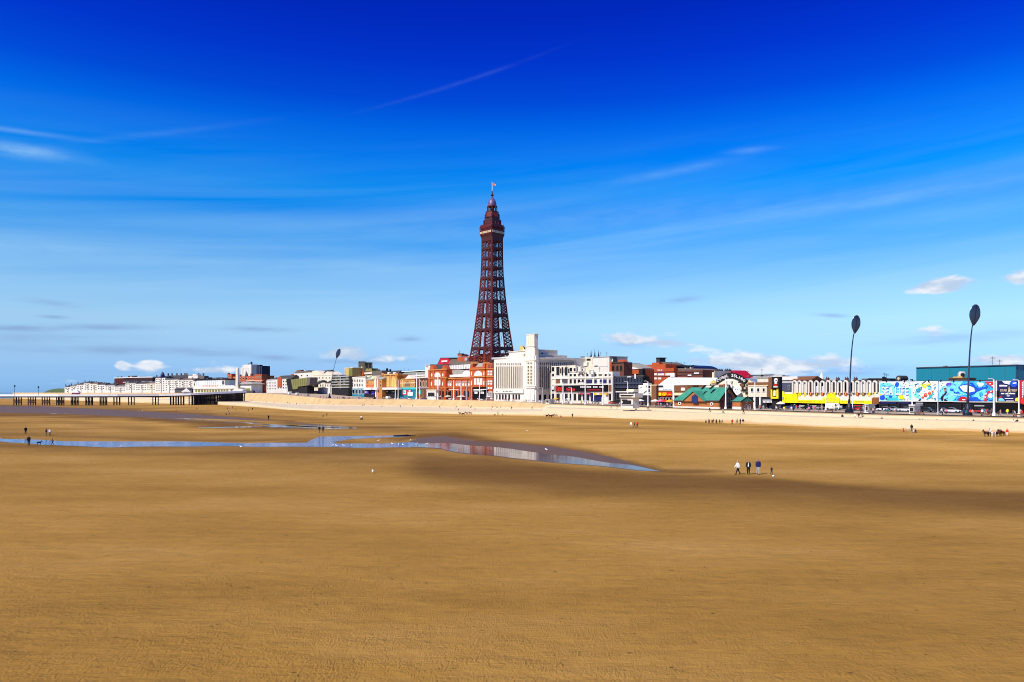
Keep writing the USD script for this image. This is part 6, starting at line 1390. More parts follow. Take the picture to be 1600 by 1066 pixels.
    pv.poly('hall_dome', 'slate', [(330, 592.8), (334, 590.6), (341, 589.8), (348, 590.6), (352, 592.8)], 8, 15); pv.joined('red_lettering', 'red', [(x, x + 1.2, 602.8, 604) for x in np.arange(317, 341, 2.4)], -1.7, -1.5); pv.box('terrace', 'white_paint', 300, 366, 602.6, None, -1.5, 0)
    lw = W('long_white_range', 'long low white range on the clifftop between the glass fronted hall and the brick hotel', 296, 372, 604.4, 'white_paint', depth=8, d=880, th=40)
    lw.boxes('ledge', 'grey', [(296, 372, 606.6, 607.2)], -.4, .1); lw.joined('opening', 'grey_dark', [(x, x + 2.6, 608, 610.4) for x in np.arange(300, 360, 5.2)], -.06, .04)
    # white hotels along the cliff, seen small
    row = [(101, 110, 603.4), (110, 120, 602), (120, 131, 599.6), (131, 141, 597.4), (141, 152, 598.4), (152, 164, 599.6), (164, 179, 600.6), (179, 196, 602.4), (196, 212, 597.4), (212, 229, 598), (229, 243, 597.6), (243, 258, 589), (258, 279, 591.6), (279, 302, 592.4)]
    words = ['leftmost white hotel of the cliff row, low with dark roof', 'white hotel second from the left end of the cliff row', 'white hotel with brown roof just right of the red roofed pier kiosk', 'white hotel with high chimney left of the dark red striped block', 'white hotel with two bays, fifth from the left of the cliff row', 'white hotel with three bays, sixth from the left of the cliff row',
             'wide white hotel just left of the dark red striped block', 'low wide white hotel in front of the dark red striped block', 'white hotel in front of the right half of the dark red striped block', 'white hotel just right of the dark red striped block', 'white hotel directly left of the blue domed hotel', 'white hotel with a blue dome on its roof', 'broad white hotel directly right of the blue domed hotel', 'broad white hotel left of the glass fronted hall']
    for i, (x0, x1, y) in enumerate(row):
        d = np.interp((x0 + x1) / 2, [100, 215, 300], [1430, 1120, 960])
        q = W('seafront_hotel', words[i], x0, x1, y + 1.6, 'white_paint' if i not in (4, 10) else 'cream_pale', depth=14, d=d, th=40, cat='hotel')
        n = max(2, int((x1 - x0) / 3.4))
        q.gable_roof('roof', ('slate', 'slate_brown', 'slate')[i % 3], x0, x1, y + 1.8, y - 1.2, 0, 14)
        top = y + 3.0; rows = [(yy, yy + 1.9) for yy in np.arange(top, 609.4, 3.4)]
        q.grid(x0 + .4, x1 - .4, n, rows, .6, ['glass_dark', 'soot', 'grey_dark'], 'white_paint')
        for j in range(max(1, n // 3)):
            xb = x0 + (j + .5) * (x1 - x0) / max(1, n // 3)
            q.box('bay', 'white_paint', xb - .75, xb + .75, y + 3.0, None, -1.1, .05)
            for yy in (y + 4.2, y + 7.6):
                q.box('bay_window', 'soot', xb - .55, xb + .55, yy, yy + 1.8, -1.2, -1.1)
        q.chimney(x0 + 1.2, y - 2.6, y, 6, 1.8, 'slate_brown'); q.chimney(x1 - 1.8, y - 2.2, y, 6, 1.8, 'slate_brown')
        if i == 11:
            k = d / FPX; a = q.f.a(252.4); MB().lathe(q.f.P(a, 1.5, q.f.z(587, a)), [(3 * k, -4 * k), (3 * k, .4 * k), (2.8 * k, 2 * k), (1.6 * k, 4.6 * k), (.1, 6 * k)], 10).build('dome', 'navy', q.p)
    rb = W('dark_red_striped_block', 'dark red flat roofed office block with vertical stripes on the cliff', 178.6, 238, 590.4, 'iron_dark', depth=14, d=1230, th=36)
    rb.box('roof_slab', 'white_paint', 178, 238.6, 589.4, 590.6, -.6, 14.4); rb.boxes('stripe', 'iron_red', [(x, x + 1.8, 590.8, 604.6) for x in np.arange(179.4, 192, 3.0)], -.4, .05); rb.grid(193, 238, 12, [(592, 595.6)], .6, 'glass_dark', 'iron_dark'); rb.box('white_band', 'white_paint', 192, 238, 596.6, 597.6, -.5, .05); rb.joined('roof_units', 'slate', [(200, 212, 587.4, 589.6)], 5, 8)
    rb.clutter(182, 236, 589.4, 3, 12, 8, 18, 1.6); pv.clutter(304, 348, 592.4, 3, 12, 5, 19, 1.3)
    bk = W('back_street_terrace', 'dark roofed brick terrace rising behind the blue domed hotel', 256, 320, 590.4, 'dark_brick', depth=12, d=1080, th=40)
    bk.gable_roof('roof', 'slate', 256, 294, 590.6, 586.4, 0, 12); bk.boxes('gable_house', 'white_paint', [(294, 309, 587, 592), (301, 307, 584.6, 588)], -1, 6)
    for x in (262, 268, 275.6, 282.4, 288, 291, 309.6, 317):
        bk.chimney(x, 583.4, 588, 6, 2.2, 'slate_brown')
    bk.box('brown_house', 'slate_brown', 310, 319, 587.6, 592, -1, 6)
    # green cliff with the far headland
    hill = MB(); N = 46; V = []
    for i in range(N):
        x = 66 + (300 - 66) * i / (N - 1); d = np.interp(x, [66, 110, 215, 300], [1900, 1500, 1150, 985])
        yt = np.interp(x, [66, 72, 80, 90, 100, 120, 300], [614, 611.2, 608.6, 607.0, 607.4, 610.4, 612.0]) + .5 * (meshkit.noise(np.array([x * .3, 0, 0.])) - .5)
        fb = at(x, d, 615.5); ft = at(x, d + 24, yt); bt = at(x, d + 190, yt + .2)
        V += [fb, (fb + ft) / 2 + np.array([0, 0, 1.0]) * meshkit.noise(np.array([x * .21, 5., 0])), ft, bt]
    hill.add(V, [[4 * i + j, 4 * i + 4 + j, 4 * i + 5 + j, 4 * i + 1 + j] for i in range(N - 1) for j in range(3)]).build('cliff', 'cliff_grass', label='low green cliff with grassy slope below the white hotels', kind='structure')


build_north()


# ------------------------------------------------------------------ the pier
def build_pier():
    t = thing('pier', 'long iron legged pleasure pier with white railing and low kiosks at the left', 'pier', at(200, 720, z=-2.5))
    pts = [(-260, 690), (0, 662), (90, 658), (180, 668), (250, 685), (300, 692), (345, 708), (384, 740)]
    xy = np.array([at(x, d, z=0)[:2] for x, d in pts])
    zd = np.array([EYE + (HOR - y) * d / FPX for (x, d), y in zip(pts, (619.4, 619.4, 619.4, 619.2, 619, 617.6, 615.4, 613.6))])
    s = np.concatenate([[0], np.cumsum(np.linalg.norm(np.diff(xy, axis=0), axis=1))])
    def on(u): return np.array([np.interp(u, s, xy[:, 0]), np.interp(u, s, xy[:, 1])]), np.interp(u, s, zd)
    def nrm(u):
        a, b = on(max(0, u - 4))[0], on(min(s[-1], u + 4))[0]; d = (b - a) / np.linalg.norm(b - a); return np.array([-d[1], d[0]])
    us = np.linspace(0, s[-1], 60); Wd = 9.0
    def slab(o0, o1, z0, z1, name, mat):
        m = MB(); V = []
        for u in us:
            p, z = on(u); n = nrm(u)
            for o, zz in ((o0, z0), (o1, z0), (o1, z1), (o0, z1)):
                q = p + n * o; V.append((q[0], q[1], z + zz))
        F = [[4 * i + j, 4 * i + (j + 1) % 4, 4 * i + 4 + (j + 1) % 4, 4 * i + 4 + j] for i in range(len(us) - 1) for j in range(4)]
        F += [[0, 1, 2, 3], [4 * len(us) - 1, 4 * len(us) - 2, 4 * len(us) - 3, 4 * len(us) - 4]]
        return m.add(V, F).build(name, mat, t)
    slab(-.2, Wd, -1.1, 0, 'deck_beam', 'pier_iron'); slab(-.4, Wd + .2, 0.02, .5, 'deck', 'pier_white'); slab(-.34, -.2, .5, 1.75, 'railing', 'pier_white'); slab(Wd, Wd + .14, .5, 1.75, 'railing', 'pier_white')
    # trestles: pairs and triples of iron legs with cross ties, closer together near the shore
    bays = list(np.interp(np.array([-40, -12, 24.5, 47, 69, 92, 115, 137.5, 160, 182, 205, 243, 270, 282, 300]), [p[0] for p in pts], s)) + list(np.linspace(np.interp(306, [p[0] for p in pts], s), s[-1] * .992, 16))
    for u in bays:
        p, z = on(u); n = nrm(u); d = np.array([n[1], -n[0]]); m = MB()
        span = 4.6 if u < 560 else 2.6
        legs = []
        for k in (-1, 0, 1):
            for o in (.8, 4.0):
                q = p + d * k * span * .5 + n * o; zb = z_beach(q[0], q[1]) - 1
                m.tube([(q[0], q[1], zb), (q[0], q[1], z - 1.0)], .42, 6); legs.append((q, zb))
        for i in (0, 1, 2, 3):
            (a, za), (b, zb) = legs[i], legs[i + 2]
            m.bar((a[0], a[1], za + 3.4), (b[0], b[1], zb + 3.4), .3)
        for i in (0, 2, 4):
            (a, za), (b, zb) = legs[i], legs[i + 1]
            m.bar((a[0], a[1], za + 2), (b[0], b[1], z - 2), .22).bar((b[0], b[1], zb + 2), (a[0], a[1], z - 2), .22)
        m.build('trestle', 'pier_iron', t)
    for i, (px, roof, wall, wd) in enumerate(((115.6, 'pier_white', 'red', 11), (290, 'white_paint', 'blind', 13))):
        u = np.interp(px, [p[0] for p in pts], s); p, z = on(u); n = nrm(u); d = np.array([n[1], -n[0]]); fr = Fr(o=p + n * (Wd * .5), r=-d if d[0] < 0 else d); k = p[1] / FPX
        w = wd * k
        q = thing('pier_kiosk', ('low kiosk with white hipped roof and red walls on the pier deck', 'larger white kiosk with a grey hipped roof at the bend of the pier')[i], 'kiosk', (p[0], p[1], z + .5))
        MB().box(fr, -w * .42, w * .42, -2.4, 2.4, z + .5, z + 3.4).build('wall', wall, q)
        MB().lathe((*(fr.o), z + 3.3), [(w * .74, 0), (w * .70, .3), (w * .3, 2.0), (w * .1, 3.0), (.15, 5.0)], 4, math.atan2(fr.r[1], fr.r[0]) + math.pi / 4, 1, 1).build('roof', roof, q)
        MB().box(fr, -w * .2, w * .2, -2.46, -2.38, z + 1.0, z + 2.6).build('shutter', 'grey', q)
    e = Bld('pier_entrance', 'white pier entrance hall with flat hipped roof at the shore end of the pier', 370, 392.6, 600, 'white_paint', depth=14, d=845, th=40)
    e.hip_roof('roof', 'roof_grey', 368.6, 394, 600.4, 596.6, -1, 15, .25, 1); e.boxes('opening', 'olive', [(377, 391, 607, 610.4)], -.1, .05); e.box('base', 'grey_dark', 380, 395, 610.6, None, -1, 2)
    cp = Bld('pier_canopy', 'low white canopy with green and tan side panels leading onto the pier', 302, 360, 607.2, 'white_paint', depth=7, d=815, th=36)
    cp.box('roof_edge', 'white_paint', 301, 372, 606, 607.6, -1, 7); cp.joined('side_panel', 'olive', [(x, x + 3.2, 609, 613) for x in np.arange(305, 357, 4.4)], -.12, .05); cp.poly('arched_end', 'white_paint', [(362, 610), (370, 607), (379, 609), (380, 618), (374, 618), (372, 613)], -1, 4)
    sh = Bld('promenade_shelter', 'dark low shelter roof behind the pier bend', 273, 300, 607.6, 'grey_dark', depth=5, d=900, th=38)
    sh.hip_roof('roof', 'slate', 272, 301, 608, 605.6, -.5, 5.5, .2)
    for x, y in ((23, 604), (60, 605.8)):
        p = at(x, 640, 618.6); k = 640 / FPX
        l = thing('pier_lamp', f'thin lamp post on the pier deck, {"left" if x < 40 else "right"} of two', 'lamp post', p, 'pier lamps'); MB().tube([p, p + [0, 0, (618 - y) * k]], .16, 6).build('post', 'pier_iron', l); MB().lathe(p + [0, 0, (618 - y) * k], [(.3, 0), (.7, .5), (.6, 1.2), (.1, 1.6)], 8).build('lantern', 'pier_iron', l)


build_pier()
# ------------------------------------------------------------------ people, animals, vehicles and street furniture
_TW = []
for i in range(len(TOP) - 1):
    for t in np.linspace(0, 1, 60, endpoint=False):
        _TW.append(TOP[i] * (1 - t) + TOP[i + 1] * t)
_TW = np.array(_TW)


def on_prom(px, t):
    """Point t metres inland of the promenade edge that stands at pixel column px."""
    q = _TW[:, :2] + BK * t
    c = CX + FPX * q[:, 0] / q[:, 1]
    k = int(np.argmin(np.abs(c - px)))
    return np.array([q[k, 0], q[k, 1], _TW[k, 2]])


def on_apron(px, py):
    cb = CX + FPX * BOT[:, 0] / BOT[:, 1]; cm = CX + FPX * MID[:, 0] / MID[:, 1]
    def ip(A, c): o = np.argsort(c); return np.array([np.interp(px, c[o], A[o, k]) for k in range(3)])
    b, m = ip(BOT, cb), ip(MID, cm)
    yb, ym = to_px(*b)[1], to_px(*m)[1]
    t = np.clip((yb - py) / (yb - ym), 0, 1)
    p = b + (m - b) * t
    return p


def on_beach(px, py):
    d = FPX * EYE / (py - HOR)
    for _ in range(6):
        d = FPX * (EYE - z_beach((px - CX) * d / FPX, d)) / (py - HOR)
    x = (px - CX) * d / FPX
    return np.array([x, d, float(z_beach(x, d))])


def ball(p, r, n=8):
    return m3.Manifold.sphere(r, n).translate([float(a) for a in p])


def limb(*pr, n=8):
    """Hull of balls: (point, radius) pairs."""
    return m3.Manifold.batch_hull([ball(p, r, n) for p, r in pr])


def arr(m, refine=0.0):
    if refine:
        m = m.refine_to_length(refine)
    q = m.to_mesh(); v, f = np.array(q.vert_properties[:, :3], float), np.array(q.tri_verts)
    if refine:
        t = trimesh.Trimesh(v, f, process=False); trimesh.smoothing.filter_taubin(t, iterations=6); v = np.array(t.vertices)
    return v, f


POSES = {}


def person_shape(pose, near=False):
    """Parts of a 1.75 m figure facing +x: body, coat, trousers, hair, shoe arrays."""
    key = (pose, near)
    if key in POSES:
        return POSES[key]
    n = 12 if near else 6
    V = lambda *a: np.array(a, float)
    sit = pose == 'sit'
    hip = V(0, 0, .12 if sit else .92); ch = hip + V(-.04 if sit else .02, 0, .46); nk = hip + V(-.02 if sit else .04, 0, .60); hd = hip + V(.02 if sit else .06, 0, .735)
    st = {'stand': (.03, -.02), 'walk': (.32, -.30), 'stride': (-.27, .34), 'sit': (0, 0), 'kick': (.10, -.16)}[pose]
    arms = {'stand': (.03, .05), 'walk': (-.24, .26), 'stride': (.22, -.2), 'sit': (.2, .2), 'kick': (-.1, .18)}[pose]
    body, coat, trs, shoes = [], [], [], []
    body += [limb((hd + V(0, 0, .02), .095), (hd + V(.03, 0, -.06), .062), n=n), limb((hd + V(.02, 0, -.08), .055), (nk, .06), n=n), ball(hd + V(.10, 0, -.01), .022, n)]
    body += [ball(hd + V(0, s * .095, 0), .026, n) for s in (1, -1)]
    body += [limb((ch + V(0, .12, 0), .095), (ch + V(0, -.12, 0), .095), (hip + V(0, .08, .1), .10), (hip + V(0, -.08, .1), .10), n=n)]
    coat += [limb((ch + V(0, .15, .02), .098), (ch + V(0, -.15, .02), .098), (hip + V(0, .11, .02), .13), (hip + V(0, -.11, .02), .13), (nk + V(-.01, 0, -.05), .08), n=n)]
    for s, f, a in ((1, st[0], arms[0]), (-1, st[1], arms[1])):
        if sit:
            kn, an = hip + V(.36, s * .13, .34), hip + V(.62, s * .13, -.05)
        else:
            kn = hip + V(f * .55 + .03, s * .10, -.44); an = V(f - (.05 if f < 0 else 0), s * .10, .09 + (.07 if f < -.1 else 0))
        toe = an + V(.15, 0, -.045)
        body += [limb((hip + V(0, s * .09, -.02), .095), (kn, .062), n=n), limb((kn, .06), (an, .042), n=n), limb((an + V(-.02, 0, -.04), .04), (toe, .03), n=n)]
        trs += [limb((hip + V(0, s * .09, .02), .115), (kn, .08), n=n), limb((kn, .078), (an + V(0, 0, .02), .062), n=n), limb((hip + V(0, s * .05, .05), .12), (hip + V(0, -s * .05, .05), .12), n=n)]
        shoes.append(limb((an + V(-.03, 0, -.04), .052), (toe + V(.01, 0, 0), .042), (an + V(-.01, 0, .0), .05), n=n))
        sh = ch + V(0, s * .20, .04); el = sh + V(a * .45, s * .06, -.27); wr = el + V(a * .55 + .06, -s * .02, -.23)
        if sit:
            el = sh + V(.1, s * .06, -.25); wr = el + V(.22, -s * .04, -.02)
        body += [limb((sh, .055), (el, .042), n=n), limb((el, .042), (wr, .032), n=n)]
        coat += [limb((sh, .078), (el, .064), n=n), limb((el, .062), (wr, .05), n=n)]
        pal = wr + V(.02, 0, -.08)
        if near:
            body.append(limb((wr, .03), (pal + V(.03, 0, 0), .022), (pal + V(-.03, 0, 0), .022), n=n))
            for j, ln in enumerate((.068, .08, .075, .058)):
                b0 = pal + V(.036 - .024 * j, 0, -.012); b1 = b0 + V(.006, -s * .012, -ln * .55); b2 = b1 + V(.004, -s * .026, -ln * .42)
                body += [limb((b0, .0098), (b1, .009), n=6), limb((b1, .009), (b2, .0078), n=6)]
            t0 = wr + V(.035, 0, -.03); t1 = t0 + V(.035, -s * .012, -.034); body += [limb((t0, .012), (t1, .0105), n=6), limb((t1, .0105), (t1 + V(.008, -s * .012, -.03), .009), n=6)]
        else:
            body.append(limb((wr, .034), (pal, .03), n=n))
    U_ = lambda L_: m3.Manifold.batch_boolean(L_, m3.OpType.Add)
    hair = limb((hd + V(-.02, 0, .035), .104), (hd + V(-.045, 0, -.03), .075), n=n)
    out = dict(body=arr(U_(body), .06 if near else 0), coat=arr(U_(coat), .06 if near else 0), trousers=arr(U_(trs), .06 if near else 0), hair=arr(hair), shoe=[arr(s) for s in shoes])
    POSES[key] = out
    return out


USED = set()
CLOTH = {'white': 'blind', 'black': 'soot', 'navy': 'navy', 'red': 'red', 'blue': 'denim', 'grey': 'grey', 'pink': 'pink', 'tan': 'tan_cloth', 'dark': 'grey_dark', 'yellow': 'yellow', 'teal': 'teal'}


def person(p, pose, top, legs, label, height=1.75, face=0.0, near=False, hair='hair', group=None):
    """face: heading in degrees, 0 towards +x."""
    sh = person_shape(pose, near); k = height / 1.75; c, s = math.cos(math.radians(face)), math.sin(math.radians(face))
    R = np.array([[c, -s, 0], [s, c, 0], [0, 0, 1]]) * k
    t = thing('person', label, 'person', p, group)
    def put(name, a, mat):
        v = a[0] @ R.T + np.asarray(p)
        MB().add(v, a[1]).build(name, mat, t, smooth=50)
    put('body', sh['body'], 'skin'); put('jacket', sh['coat'], CLOTH[top]); put('trousers', sh['trousers'], CLOTH[legs]); put('hair', sh['hair'], hair)
    for a in sh['shoe']:
        put('shoe', a, 'soot')
    return t


def placed_label(text):
    if text in USED:
        raise ValueError('label twice: ' + text)
    USED.add(text); return text


# the four walking on the sand
person(on_beach(1153, 741.6), 'walk', 'white', 'black', placed_label('person in white coat and dark trousers walking left of the sand group'), 1.66, 190, True, 'tan_cloth')
t2 = person(on_beach(1169.4, 741.4), 'stand', 'black', 'black', placed_label('person in open black jacket and white shirt, middle of the sand group'), 1.72, 250, True)
_p = on_beach(1169.4, 741.4)
_c, _s = math.cos(math.radians(250)), math.sin(math.radians(250))
MB().add(*(lambda v, f: (v @ np.array([[_c, -_s, 0], [_s, _c, 0], [0, 0, 1]]).T + _p, f))(*arr(limb(((.085, .03, .98), .055), ((.085, -.03, .98), .055), ((.085, 0, 1.40), .05), n=10)))).build('shirt', 'blind', t2, smooth=50)
person(on_beach(1184.6, 741.6), 'stand', 'navy', 'grey', placed_label('tallest person in a navy coat and grey trousers, right of the adults on the sand'), 1.86, 260, True)
person(on_beach(1205.6, 741.8), 'kick', 'black', 'dark', placed_label('small child in dark clothes beside a white ball on the sand'), .98, 300, True)
bl = thing('ball', 'small white ball on the sand at the feet of the child', 'ball', on_beach(1208.4, 745.4)); MB().mesh(trimesh.creation.icosphere(2, .125).apply_translation(on_beach(1208.4, 745.4) + [0, 0, .12])).build('ball_skin', 'feather', bl, smooth=True); MB().lathe(on_beach(1208.4, 745.4) + [0, 0, .10], [(.127, 0), (.127, .04)], 12).build('stripe', 'soot', bl)

SPOTS = [  # column, row of the feet, pose, top, legs, height, where
    (40, 678.4, 'stand', 'black', 'black', 1.75, 'alone on the sand behind the left end of the blue pool'), (72.4, 681, 'stand', 'black', 'dark', 1.7, 'on the dark sand left of a person in white'), (78, 681.2, 'walk', 'white', 'black', 1.62, 'on the dark sand beside a person in black'),
    (45, 696, 'stand', 'black', 'black', 1.8, 'standing in the left end of the blue pool'), (82, 695.4, 'walk', 'dark', 'black', 1.25, 'wading in the blue pool near a dog'), (499, 676.6, 'walk', 'black', 'dark', 1.75, 'left of the pair by the pool mouth'), (504.6, 676.8, 'stride', 'dark', 'black', 1.78, 'right of the pair by the pool mouth'),
    (419.6, 656, 'stand', 'black', 'black', 1.8, 'alone on wet sand near the thin streams'), (354, 648.4, 'sit', 'black', 'blue', 1.75, 'sitting on sand left of the thin streams'), (358.4, 647.6, 'stand', 'white', 'dark', 1.6, 'beside the one sitting left of the thin streams'), (356, 640.6, 'stand', 'black', 'black', 1.75, 'left of a row below the slipway tip'),
    (357.4, 643.6, 'stand', 'white', 'black', 1.7, 'just below the row by the slipway tip'), (363.4, 638.6, 'walk', 'dark', 'dark', 1.75, 'right of a row below the slipway tip'), (368.6, 642, 'stand', 'dark', 'black', 1.5, 'below the sea wall near the slipway tip'), (388.6, 641.6, 'sit', 'black', 'dark', 1.7, 'sitting below the pale apron corner'), (394.4, 641.4, 'stand', 'black', 'navy', 1.75, 'standing below the pale apron corner'),
    (275, 643.4, 'walk', 'tan', 'dark', 1.7, 'on the sand in front of the pier bend'), (307.6, 639, 'sit', 'black', 'dark', 1.75, 'sitting on sand before the dense pier legs'), (321.6, 638.2, 'sit', 'white', 'dark', 1.7, 'sitting alone right of the dense pier legs'), (219, 644.6, 'sit', 'dark', 'grey', 1.7, 'sitting left of a pair before the pier'), (222.4, 644.6, 'stand', 'white', 'grey', 1.4, 'standing in a pair before the pier'),
    (505.4, 651.2, 'sit', 'dark', 'dark', 1.7, 'sitting on open sand above the pool mouth'), (510.8, 650.8, 'stand', 'black', 'black', 1.7, 'standing on open sand above the pool mouth'), (564.4, 656.6, 'stride', 'white', 'black', 1.75, 'bending on open sand left of the reflecting film'), (566.4, 656, 'sit', 'black', 'black', 1.7, 'crouching on open sand left of the reflecting film'),
    (986, 668.6, 'stand', 'white', 'grey', 1.78, 'left of the trio on the upper beach'), (991.2, 668.4, 'walk', 'dark', 'blue', 1.6, 'middle of the trio on the upper beach'), (995.6, 668, 'stand', 'red', 'black', 1.7, 'right of the trio on the upper beach'), (748, 647.8, 'sit', 'red', 'tan', 1.7, 'sitting at the apron foot right of the first donkeys'), (773.4, 649.4, 'sit', 'black', 'dark', 1.7, 'sitting at the apron foot below the palace end bay'),
    (778, 649.2, 'stand', 'black', 'navy', 1.72, 'standing at the apron foot below the white store'), (785.4, 648.8, 'sit', 'white', 'dark', 1.7, 'sitting at the apron foot below the white store'), (876, 652.6, 'sit', 'red', 'dark', 1.7, 'sitting right of the middle donkeys'), (894.4, 652.6, 'stand', 'black', 'blue', 1.78, 'alone at the apron foot below the gridded club'),
    (1144, 663.4, 'stand', 'red', 'black', 1.7, 'just right of the station donkeys'), (1151.6, 662.8, 'walk', 'black', 'dark', 1.72, 'second right of the station donkeys'), (1156.6, 663, 'stand', 'navy', 'black', 1.75, 'third right of the station donkeys'), (1161, 663, 'stride', 'black', 'tan', 1.72, 'last right of the station donkeys'), (1103, 660.6, 'sit', 'dark', 'dark', 1.7, 'sitting just left of the station donkeys'),
    (1411.6, 675.2, 'sit', 'red', 'tan', 1.7, 'sitting on sand below the letters of the mural'), (1424.4, 674, 'stand', 'black', 'dark', 1.75, 'standing at the apron foot below the turtle mural'), (1427.4, 675.8, 'sit', 'white', 'black', 1.7, 'sitting in front of the one standing below the turtle mural'), (1430.4, 676, 'sit', 'black', 'grey', 1.7, 'sitting right of the pair below the turtle mural'),
    (1573.6, 681.4, 'stand', 'red', 'white', 1.6, 'standing right of the donkeys at the right edge'), (1546, 681.8, 'walk', 'grey', 'black', 1.7, 'leading the donkeys at the right edge')]
for x, y, pose, top, legs, h, where in SPOTS:
    person(on_beach(x, y), pose, top, legs, placed_label(f'person in {top} top {where}'), h, RNG.uniform(180, 340))
APRON = [(958, 640.6, 'stand', 'black', 'tan', 'left of two'), (967.4, 637.6, 'stand', 'dark', 'dark', 'right of two'), (957.6, 647.4, 'sit', 'black', 'white', 'alone below two others'), (1014, 641.6, 'stand', 'black', 'blue', 'below the white hoarding'), (1109.4, 644.4, 'walk', 'navy', 'black', 'left of three below the green roofed station'), (1131, 646.4, 'walk', 'tan', 'black', 'below the station gable'),
         (1162.6, 647, 'stride', 'black', 'dark', 'below the small annexe'), (1318, 652.4, 'sit', 'black', 'navy', 'near the left mirror mast'), (1338, 656, 'walk', 'white', 'grey', 'lowest of three by the left mirror mast'), (1343.6, 654.4, 'walk', 'black', 'dark', 'middle of three by the left mirror mast'), (1348.8, 652.6, 'stand', 'dark', 'black', 'uppermost of three by the left mirror mast'), (1439, 664.6, 'stand', 'black', 'black', 'left of a pair below the turtle mural'), (1442.6, 665, 'walk', 'grey', 'tan', 'right of a pair below the turtle mural'),
         (1584.6, 661.6, 'sit', 'white', 'dark', 'left of two sitting below the navy poster'), (1590, 661, 'sit', 'black', 'black', 'right of two sitting below the navy poster'), (416.6, 629, 'sit', 'dark', 'dark', 'left of two on the bend'), (428.6, 629.8, 'sit', 'black', 'tan', 'right of two on the bend'), (445.6, 631.4, 'sit', 'white', 'dark', 'leftmost of a cluster under the olive wedge'), (449.6, 630.8, 'stand', 'red', 'black', 'second of a cluster under the olive wedge'),
         (453, 631, 'sit', 'black', 'black', 'third of a cluster under the olive wedge'), (463.6, 632, 'sit', 'dark', 'black', 'left of three under the cream gabled house'), (469.4, 632, 'stand', 'white', 'dark', 'middle of three under the cream gabled house'), (477.4, 631.8, 'sit', 'black', 'dark', 'right of three under the cream gabled house'), (567.4, 634.6, 'sit', 'black', 'black', 'alone under the orange shop'), (715, 637, 'sit', 'dark', 'dark', 'below the palace middle'), (733, 636.8, 'stand', 'black', 'black', 'taller of two below the right pavilion'), (735.8, 637.6, 'sit', 'tan', 'black', 'shorter of two below the right pavilion'),
         (771, 637.4, 'sit', 'black', 'navy', 'left of three below the white store'), (778, 637.6, 'sit', 'dark', 'dark', 'middle of three below the white store'), (783.4, 637.4, 'sit', 'white', 'black', 'right of three below the white store'), (832.4, 641.2, 'walk', 'black', 'tan', 'alone below the store tower')]
for x, y, pose, top, legs, where in APRON:
    person(on_apron(x, y), pose, top, legs, placed_label(f'person in {top} top on the pale apron, {where}'), 1.72, RNG.uniform(180, 340))
_k = 0
for mx, mname, nn in ((520, 'cream gabled house', 3), (590, 'orange wing', 3), (640, 'aqua shop', 3), (700, 'palace arches', 4), (755, 'black palace shop', 3), (805, 'store front', 4), (865, 'store side', 4), (910, 'club awnings', 4), (985, 'dark glass building', 3), (1040, 'orange signs', 3), (1195, 'brown arcade', 4), (1265, 'left arch frames', 3), (1370, 'wooden cabin', 3), (1480, 'mural diver', 3), (1530, 'mural octopus', 3)):
    for j, top in enumerate(RNG.permutation(['black', 'white', 'red', 'navy', 'dark', 'tan'])[:nn]):
        x = mx + RNG.uniform(-22, 22); cbx = CX + FPX * BOT[:, 0] / BOT[:, 1]; o_ = np.argsort(cbx); yb = np.interp(x, cbx[o_], np.array([to_px(*q)[1] for q in BOT])[o_])
        person(on_apron(x, yb - RNG.uniform(1.5, 12)), ('sit', 'walk', 'stand', 'sit')[RNG.integers(4)], top, ('black', 'blue', 'grey')[RNG.integers(3)], placed_label(f'person in {top} top lower down the apron below the {mname}'), 1.7, RNG.uniform(0, 360), group='people resting on the apron')
MARKS = [(470, 'white vans'), (505, 'cream gabled house'), (531, 'banded glass block'), (557, 'white hotel block'), (578, 'orange shop house'), (592, 'orange wing'), (608, 'twin arch hall'), (635, 'aqua shop front'), (660, 'dark brick house'), (683, 'left palace pavilion'), (716, 'palace arches'), (746, 'black palace shop'), (766, 'palace end bay'), (795, 'store front'), (828, 'store tower'), (856, 'store side'), (880, 'red lettering'), (915, 'club awnings'), (946, 'club corner'), (980, 'dark glass building'), (1007, 'white hoarding'),
         (1036, 'orange signs'), (1064, 'station end'), (1187, 'brown arcade'), (1212, 'dark sign tower'), (1232, 'yellow block'), (1256, 'left arch frames'), (1275, 'middle arch frames'), (1300, 'yellow centre sign'), (1342, 'red car'), (1366, 'wooden cabin'), (1395, 'mural letters'), (1430, 'turtle mural'), (1470, 'mural diver'), (1508, 'mural shark'), (1545, 'mural octopus'), (1574, 'navy poster'), (1596, 'crimson front')]
_near = {}
for m, (mx, mname) in enumerate(MARKS):
    _opts = [(a, b) for a in CLOTH for b in ('black', 'blue', 'tan', 'grey', 'white')]
    RNG.shuffle(_opts)
    tops = []
    for a, b in _opts:
        if a not in tops: tops.append(a)
    n = 8 if 690 < mx < 1000 else 6 if mx < 690 else 5
    for j in range(n):
        top = tops[j] if j < len(tops) else 'dark'; x = mx + RNG.uniform(-12, 12); pose = ('stand', 'walk', 'stride', 'walk')[RNG.integers(4)]
        lim = 27 if mx > 1180 else 18 if mx > 860 else 8
        if 1048 < x < 1180: x = 1047 - RNG.uniform(0, 8)
        person(on_prom(x, RNG.uniform(1.2, lim)), pose, top, ('black', 'blue', 'tan', 'grey')[RNG.integers(4)], placed_label(f'person in {top} top on the promenade before the {mname}'), RNG.uniform(1.55, 1.85), RNG.uniform(0, 360), group='people along the promenade')


